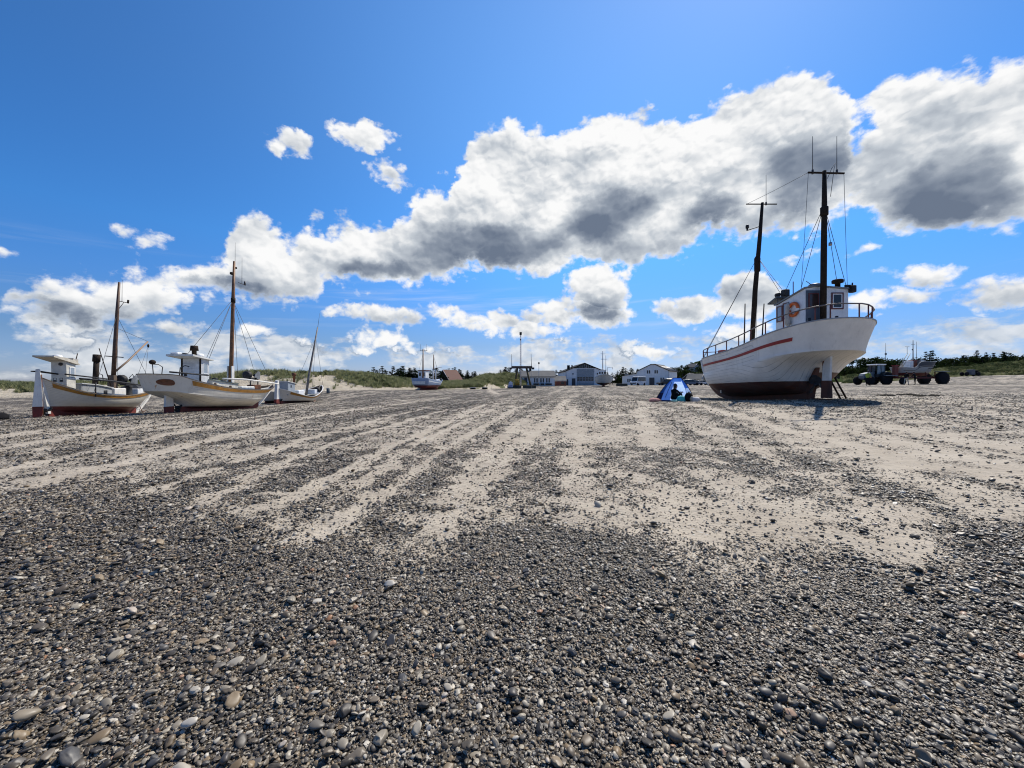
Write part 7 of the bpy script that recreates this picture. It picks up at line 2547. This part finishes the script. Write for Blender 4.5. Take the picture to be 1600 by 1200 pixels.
for k in range(900):
    c = Vector((rd.uniform(-1.5, 9.5), rd.uniform(-0.8, 0.8), rd.uniform(0, 1.3)))
    n_ = Vector((rd.gauss(0, 1), rd.gauss(0, 1), rd.gauss(0, 1))).normalized(); u = n_.orthogonal().normalized() * 0.16; v = n_.cross(u)
    hd.add([c - u, c + v, c + u, c - v], [(0, 1, 2, 3)])
h_ = hd.build("hedge", leaf_mat("hedge_leaves", [(0, (0.03, 0.055, 0.014)), (1, (0.09, 0.12, 0.035))], 0.2))
h_.location = (p_.x, p_.y, 0.9)
tag(h_, "clipped green hedge behind the parked cars", "hedge")


# ------------------------------------------------------------------ winch gantry and posts
def gantry():
    d = 78
    p = P(815, 606, d); z = gz(p.x, p.y)
    root = thing("winch_gantry", "rusty winch gantry with splayed legs and a heavy cross beam on concrete blocks", "gantry", (p.x, p.y, z))
    B = M("weathered_beam", (0.075, 0.055, 0.045), 0.85, var=0.4)
    MB().box((0.05, 0.5, 4.25), (4.2, 0.6, 0.5), bev=0.04).build("cross_beam", B, root)
    for sx in (-1, 1):
        MB().box((0.05 + sx * 2.25, 0.5, 4.02), (0.5, 0.7, 0.4), bev=0.03).build("beam_end", DARK, root)
    for pts in (((-0.85, 0.5, 4.05), (-1.30, 0.5, 0.5)), ((1.0, 0.5, 4.05), (1.85, 0.5, 0.5))):
        MB().tube(pts, 0.2, 4).build("leg", M("olive_leg", (0.085, 0.07, 0.035), 0.8, var=0.3), root)
    for x0, x1, h in ((-2.85, -0.05, 0.62), (0.25, 2.85, 0.66)):
        MB().box(((x0 + x1) / 2, 0.5, h / 2 - 0.15), (x1 - x0, 2.0, h + 0.3), bev=0.04).build("concrete_block", M("dark_concrete", (0.05, 0.055, 0.045), 0.9, var=0.3), root)
    yw = MB(); yw.box((-0.95, 0.1, 1.25), (0.75, 0.9, 1.2), bev=0.06); yw.lathe([(0.001, -0.35), (0.4, -0.35), (0.4, -0.28), (0.2, -0.26), (0.2, 0.26), (0.4, 0.28), (0.4, 0.35), (0.001, 0.35)], (-0.85, -0.35, 1.0), 14, axis='X')
    yw.build("winch", M("yellow_machine", (0.42, 0.25, 0.02), 0.5, dirt=0.4), root)
    for xx, h in ((-1.95, 2.5), (1.98, 2.6)):
        MB().tube([(xx, 0.5, 4.4), (xx - 0.05, 0.5, 4.4 + h)], [0.07, 0.03], 6).build("signal_pole", DARK, root)
    q = P(797.5, 603, 76)
    b = thing("dinghy", "small white and blue dinghy on end beside the gantry blocks", "boat", (q.x, q.y, gz(q.x, q.y)))
    mb = MB(); mb.prism([(-0.5, 0.25), (0.5, 0.25), (0.42, 1.2), (0.0, 1.45), (-0.3, 1.2)], 'Y', -0.4, 0.4); mb.build("hull", M("dinghy_white", (0.50, 0.53, 0.62), 0.5), b)
    MB().box((0, -0.42, 0.5), (0.7, 0.04, 0.2)).build("blue_stripe", M("dinghy_blue", (0.05, 0.08, 0.3), 0.5), b)
    MB().box((0, 0, 0.1), (1.1, 1.0, 0.3)).build("keel", DARK, b)


gantry()


def lattice_mast():
    d = 86
    p = P(813.5, 604, d); z = gz(p.x, p.y)
    h = EYE + (HZ - 519) / F * d - z
    root = thing("lattice_mast", "tall thin white lattice mast with a dark box on top", "mast", (p.x, p.y, z))
    mb = MB(); w = 0.16
    cs = [(-w, -w), (w, -w), (0, w)]
    for cx, cy in cs:
        mb.tube([(cx, cy, 0), (cx * 0.7, cy * 0.7, h - 0.6)], 0.035, 5)
    n = 24
    for k in range(n):
        z0, z1 = (h - 0.6) * k / n, (h - 0.6) * (k + 1) / n
        for i in range(3):
            a, b = cs[i], cs[(i + 1) % 3]
            mb.tube([(a[0] * 0.85, a[1] * 0.85, z0), (b[0] * 0.85, b[1] * 0.85, z1)], 0.02, 4, cap=False)
    mb.build("lattice", M("pale_lattice_paint", (0.55, 0.52, 0.52), 0.5), root)
    MB().box((0, 0, h - 0.3), (0.5, 0.4, 0.62), bev=0.03).build("sensor_box", DARK, root)
    MB().lathe([(0.001, 0), (0.16, 0.05), (0.16, 0.25), (0.001, 0.3)], (0, -0.05, h - 1.8), 10).build("lamp", DARK, root)
    q = P(842, 603, 98); z2 = gz(q.x, q.y)
    r2 = thing("lamp_post", "lamp post with a round dark head in front of the low white building", "lamp post", (q.x, q.y, z2))
    hh = EYE + (HZ - 568) / F * 98 - z2
    MB().tube([(0, 0, 0), (0, 0, hh)], [0.07, 0.05], 8).build("pole", STEEL, r2)
    MB().ball((0, 0, hh + 0.1), (0.22, 0.22, 0.28), 12).build("lamp_head", DARK, r2)
    q = P(831, 607, 74); z2 = gz(q.x, q.y)
    st = MB(); st.tube([(0, 0, -0.1), (0, 0, 3.4)], [0.05, 0.035], 6); o = st.build("marker_stake", M("pale_stake", (0.40, 0.36, 0.33), 0.7)); o.location = (q.x, q.y, z2)
    tag(o, "thin pale stake in front of the gantry's right block", "stake")
    q = P(768, 612, 60)
    st = MB(); st.tube([(0, 0, -0.1), (0.03, 0, 0.55)], [0.03, 0.02], 6); o = st.build("marker_stake", M("pale_stake", ())); o.location = (q.x, q.y, gz(q.x, q.y))
    tag(o, "short pale stake in the open shingle left of the gantry", "stake")
    q = P(1384, 560, 160)
    r3 = thing("radio_mast", "very thin radio mast standing out of the wood right of the tractor", "mast", (q.x, q.y, 3.0))
    hh = EYE + (HZ - 536) / F * 160 - 3.0
    MB().tube([(0, 0, 0), (0, 0, hh)], [0.16, 0.05], 6).build("pole", DARK, r3)
    MB().box((0, 0, hh - 4.5), (0.5, 0.4, 0.8)).build("antenna_panel", GREY, r3)


lattice_mast()


def small_things():
    q = P(513, 614.5, 44); z = gz(q.x, q.y)
    r = thing("litter_bin", "grey litter bin standing alone at the foot of the left dune", "bin", (q.x, q.y, z))
    MB().lathe([(0.17, 0), (0.19, 0.05), (0.19, 0.52), (0.001, 0.52)], (0, 0, 0), 14).build("barrel", M("bin_grey", (0.10, 0.11, 0.11), 0.6, dirt=0.3), r)
    MB().lathe([(0.21, 0.50), (0.21, 0.56), (0.19, 0.60), (0.12, 0.60), (0.12, 0.50)], (0, 0, 0), 14).build("rim", GREY, r)
    for px, label in ((739, "black beach box with pale lid, the left one below the dune by the red house"), (757.5, "dark beach box, the right one below the dune by the red house")):
        q = P(px, 606.5, 64)
        b = thing("storage_box", label, "box", (q.x, q.y, gz(q.x, q.y)))
        MB().box((0, 0, 0.12), (0.88, 0.5, 0.30), bev=0.02).build("box", BLACKC, b)
        MB().box((0, 0, 0.30), (0.94, 0.56, 0.05), bev=0.01).build("lid", TRIM if px < 750 else GREY, b)
    q = P(971.5, 603.2, 92)
    o = MB().box((0, 0, 0.2), (2.6, 0.5, 0.75), bev=0.04).build("concrete_barrier", M("dark_concrete", ()))
    o.location = (q.x, q.y, gz(q.x, q.y))
    tag(o, "low dark concrete barrier between the bow-on boat and the van", "barrier")
    q = P(745.5, 606, 66)
    o = MB().tube([(0, 0, -0.1), (0, 0, 1.1)], 0.035, 6).build("post", DARK); o.location = (q.x, q.y, gz(q.x, q.y))
    tag(o, "thin dark post between the two beach boxes", "post")
    # drift line of dried seaweed right of the big boat
    mb = MB(); rd = random.Random(3)
    for (px0, px1, py) in ((1372, 1395, 618.5), (1404, 1430, 617.5), (1430, 1466, 619.0)):
        for k in range(60):
            px, py_ = rd.uniform(px0, px1), py + rd.gauss(0, 0.35)
            gx, gy = ground_hit(px, py_)
            mb.ball((gx, gy, gz(gx, gy) + 0.02), (rd.uniform(0.06, 0.2), rd.uniform(0.06, 0.2), rd.uniform(0.025, 0.06)), 6, jit=0.5, seed=k)
    o = mb.build("seaweed", M("dry_seaweed", (0.015, 0.013, 0.010), 0.95, spec=0.1))
    tag(o, kind='stuff')


small_things()
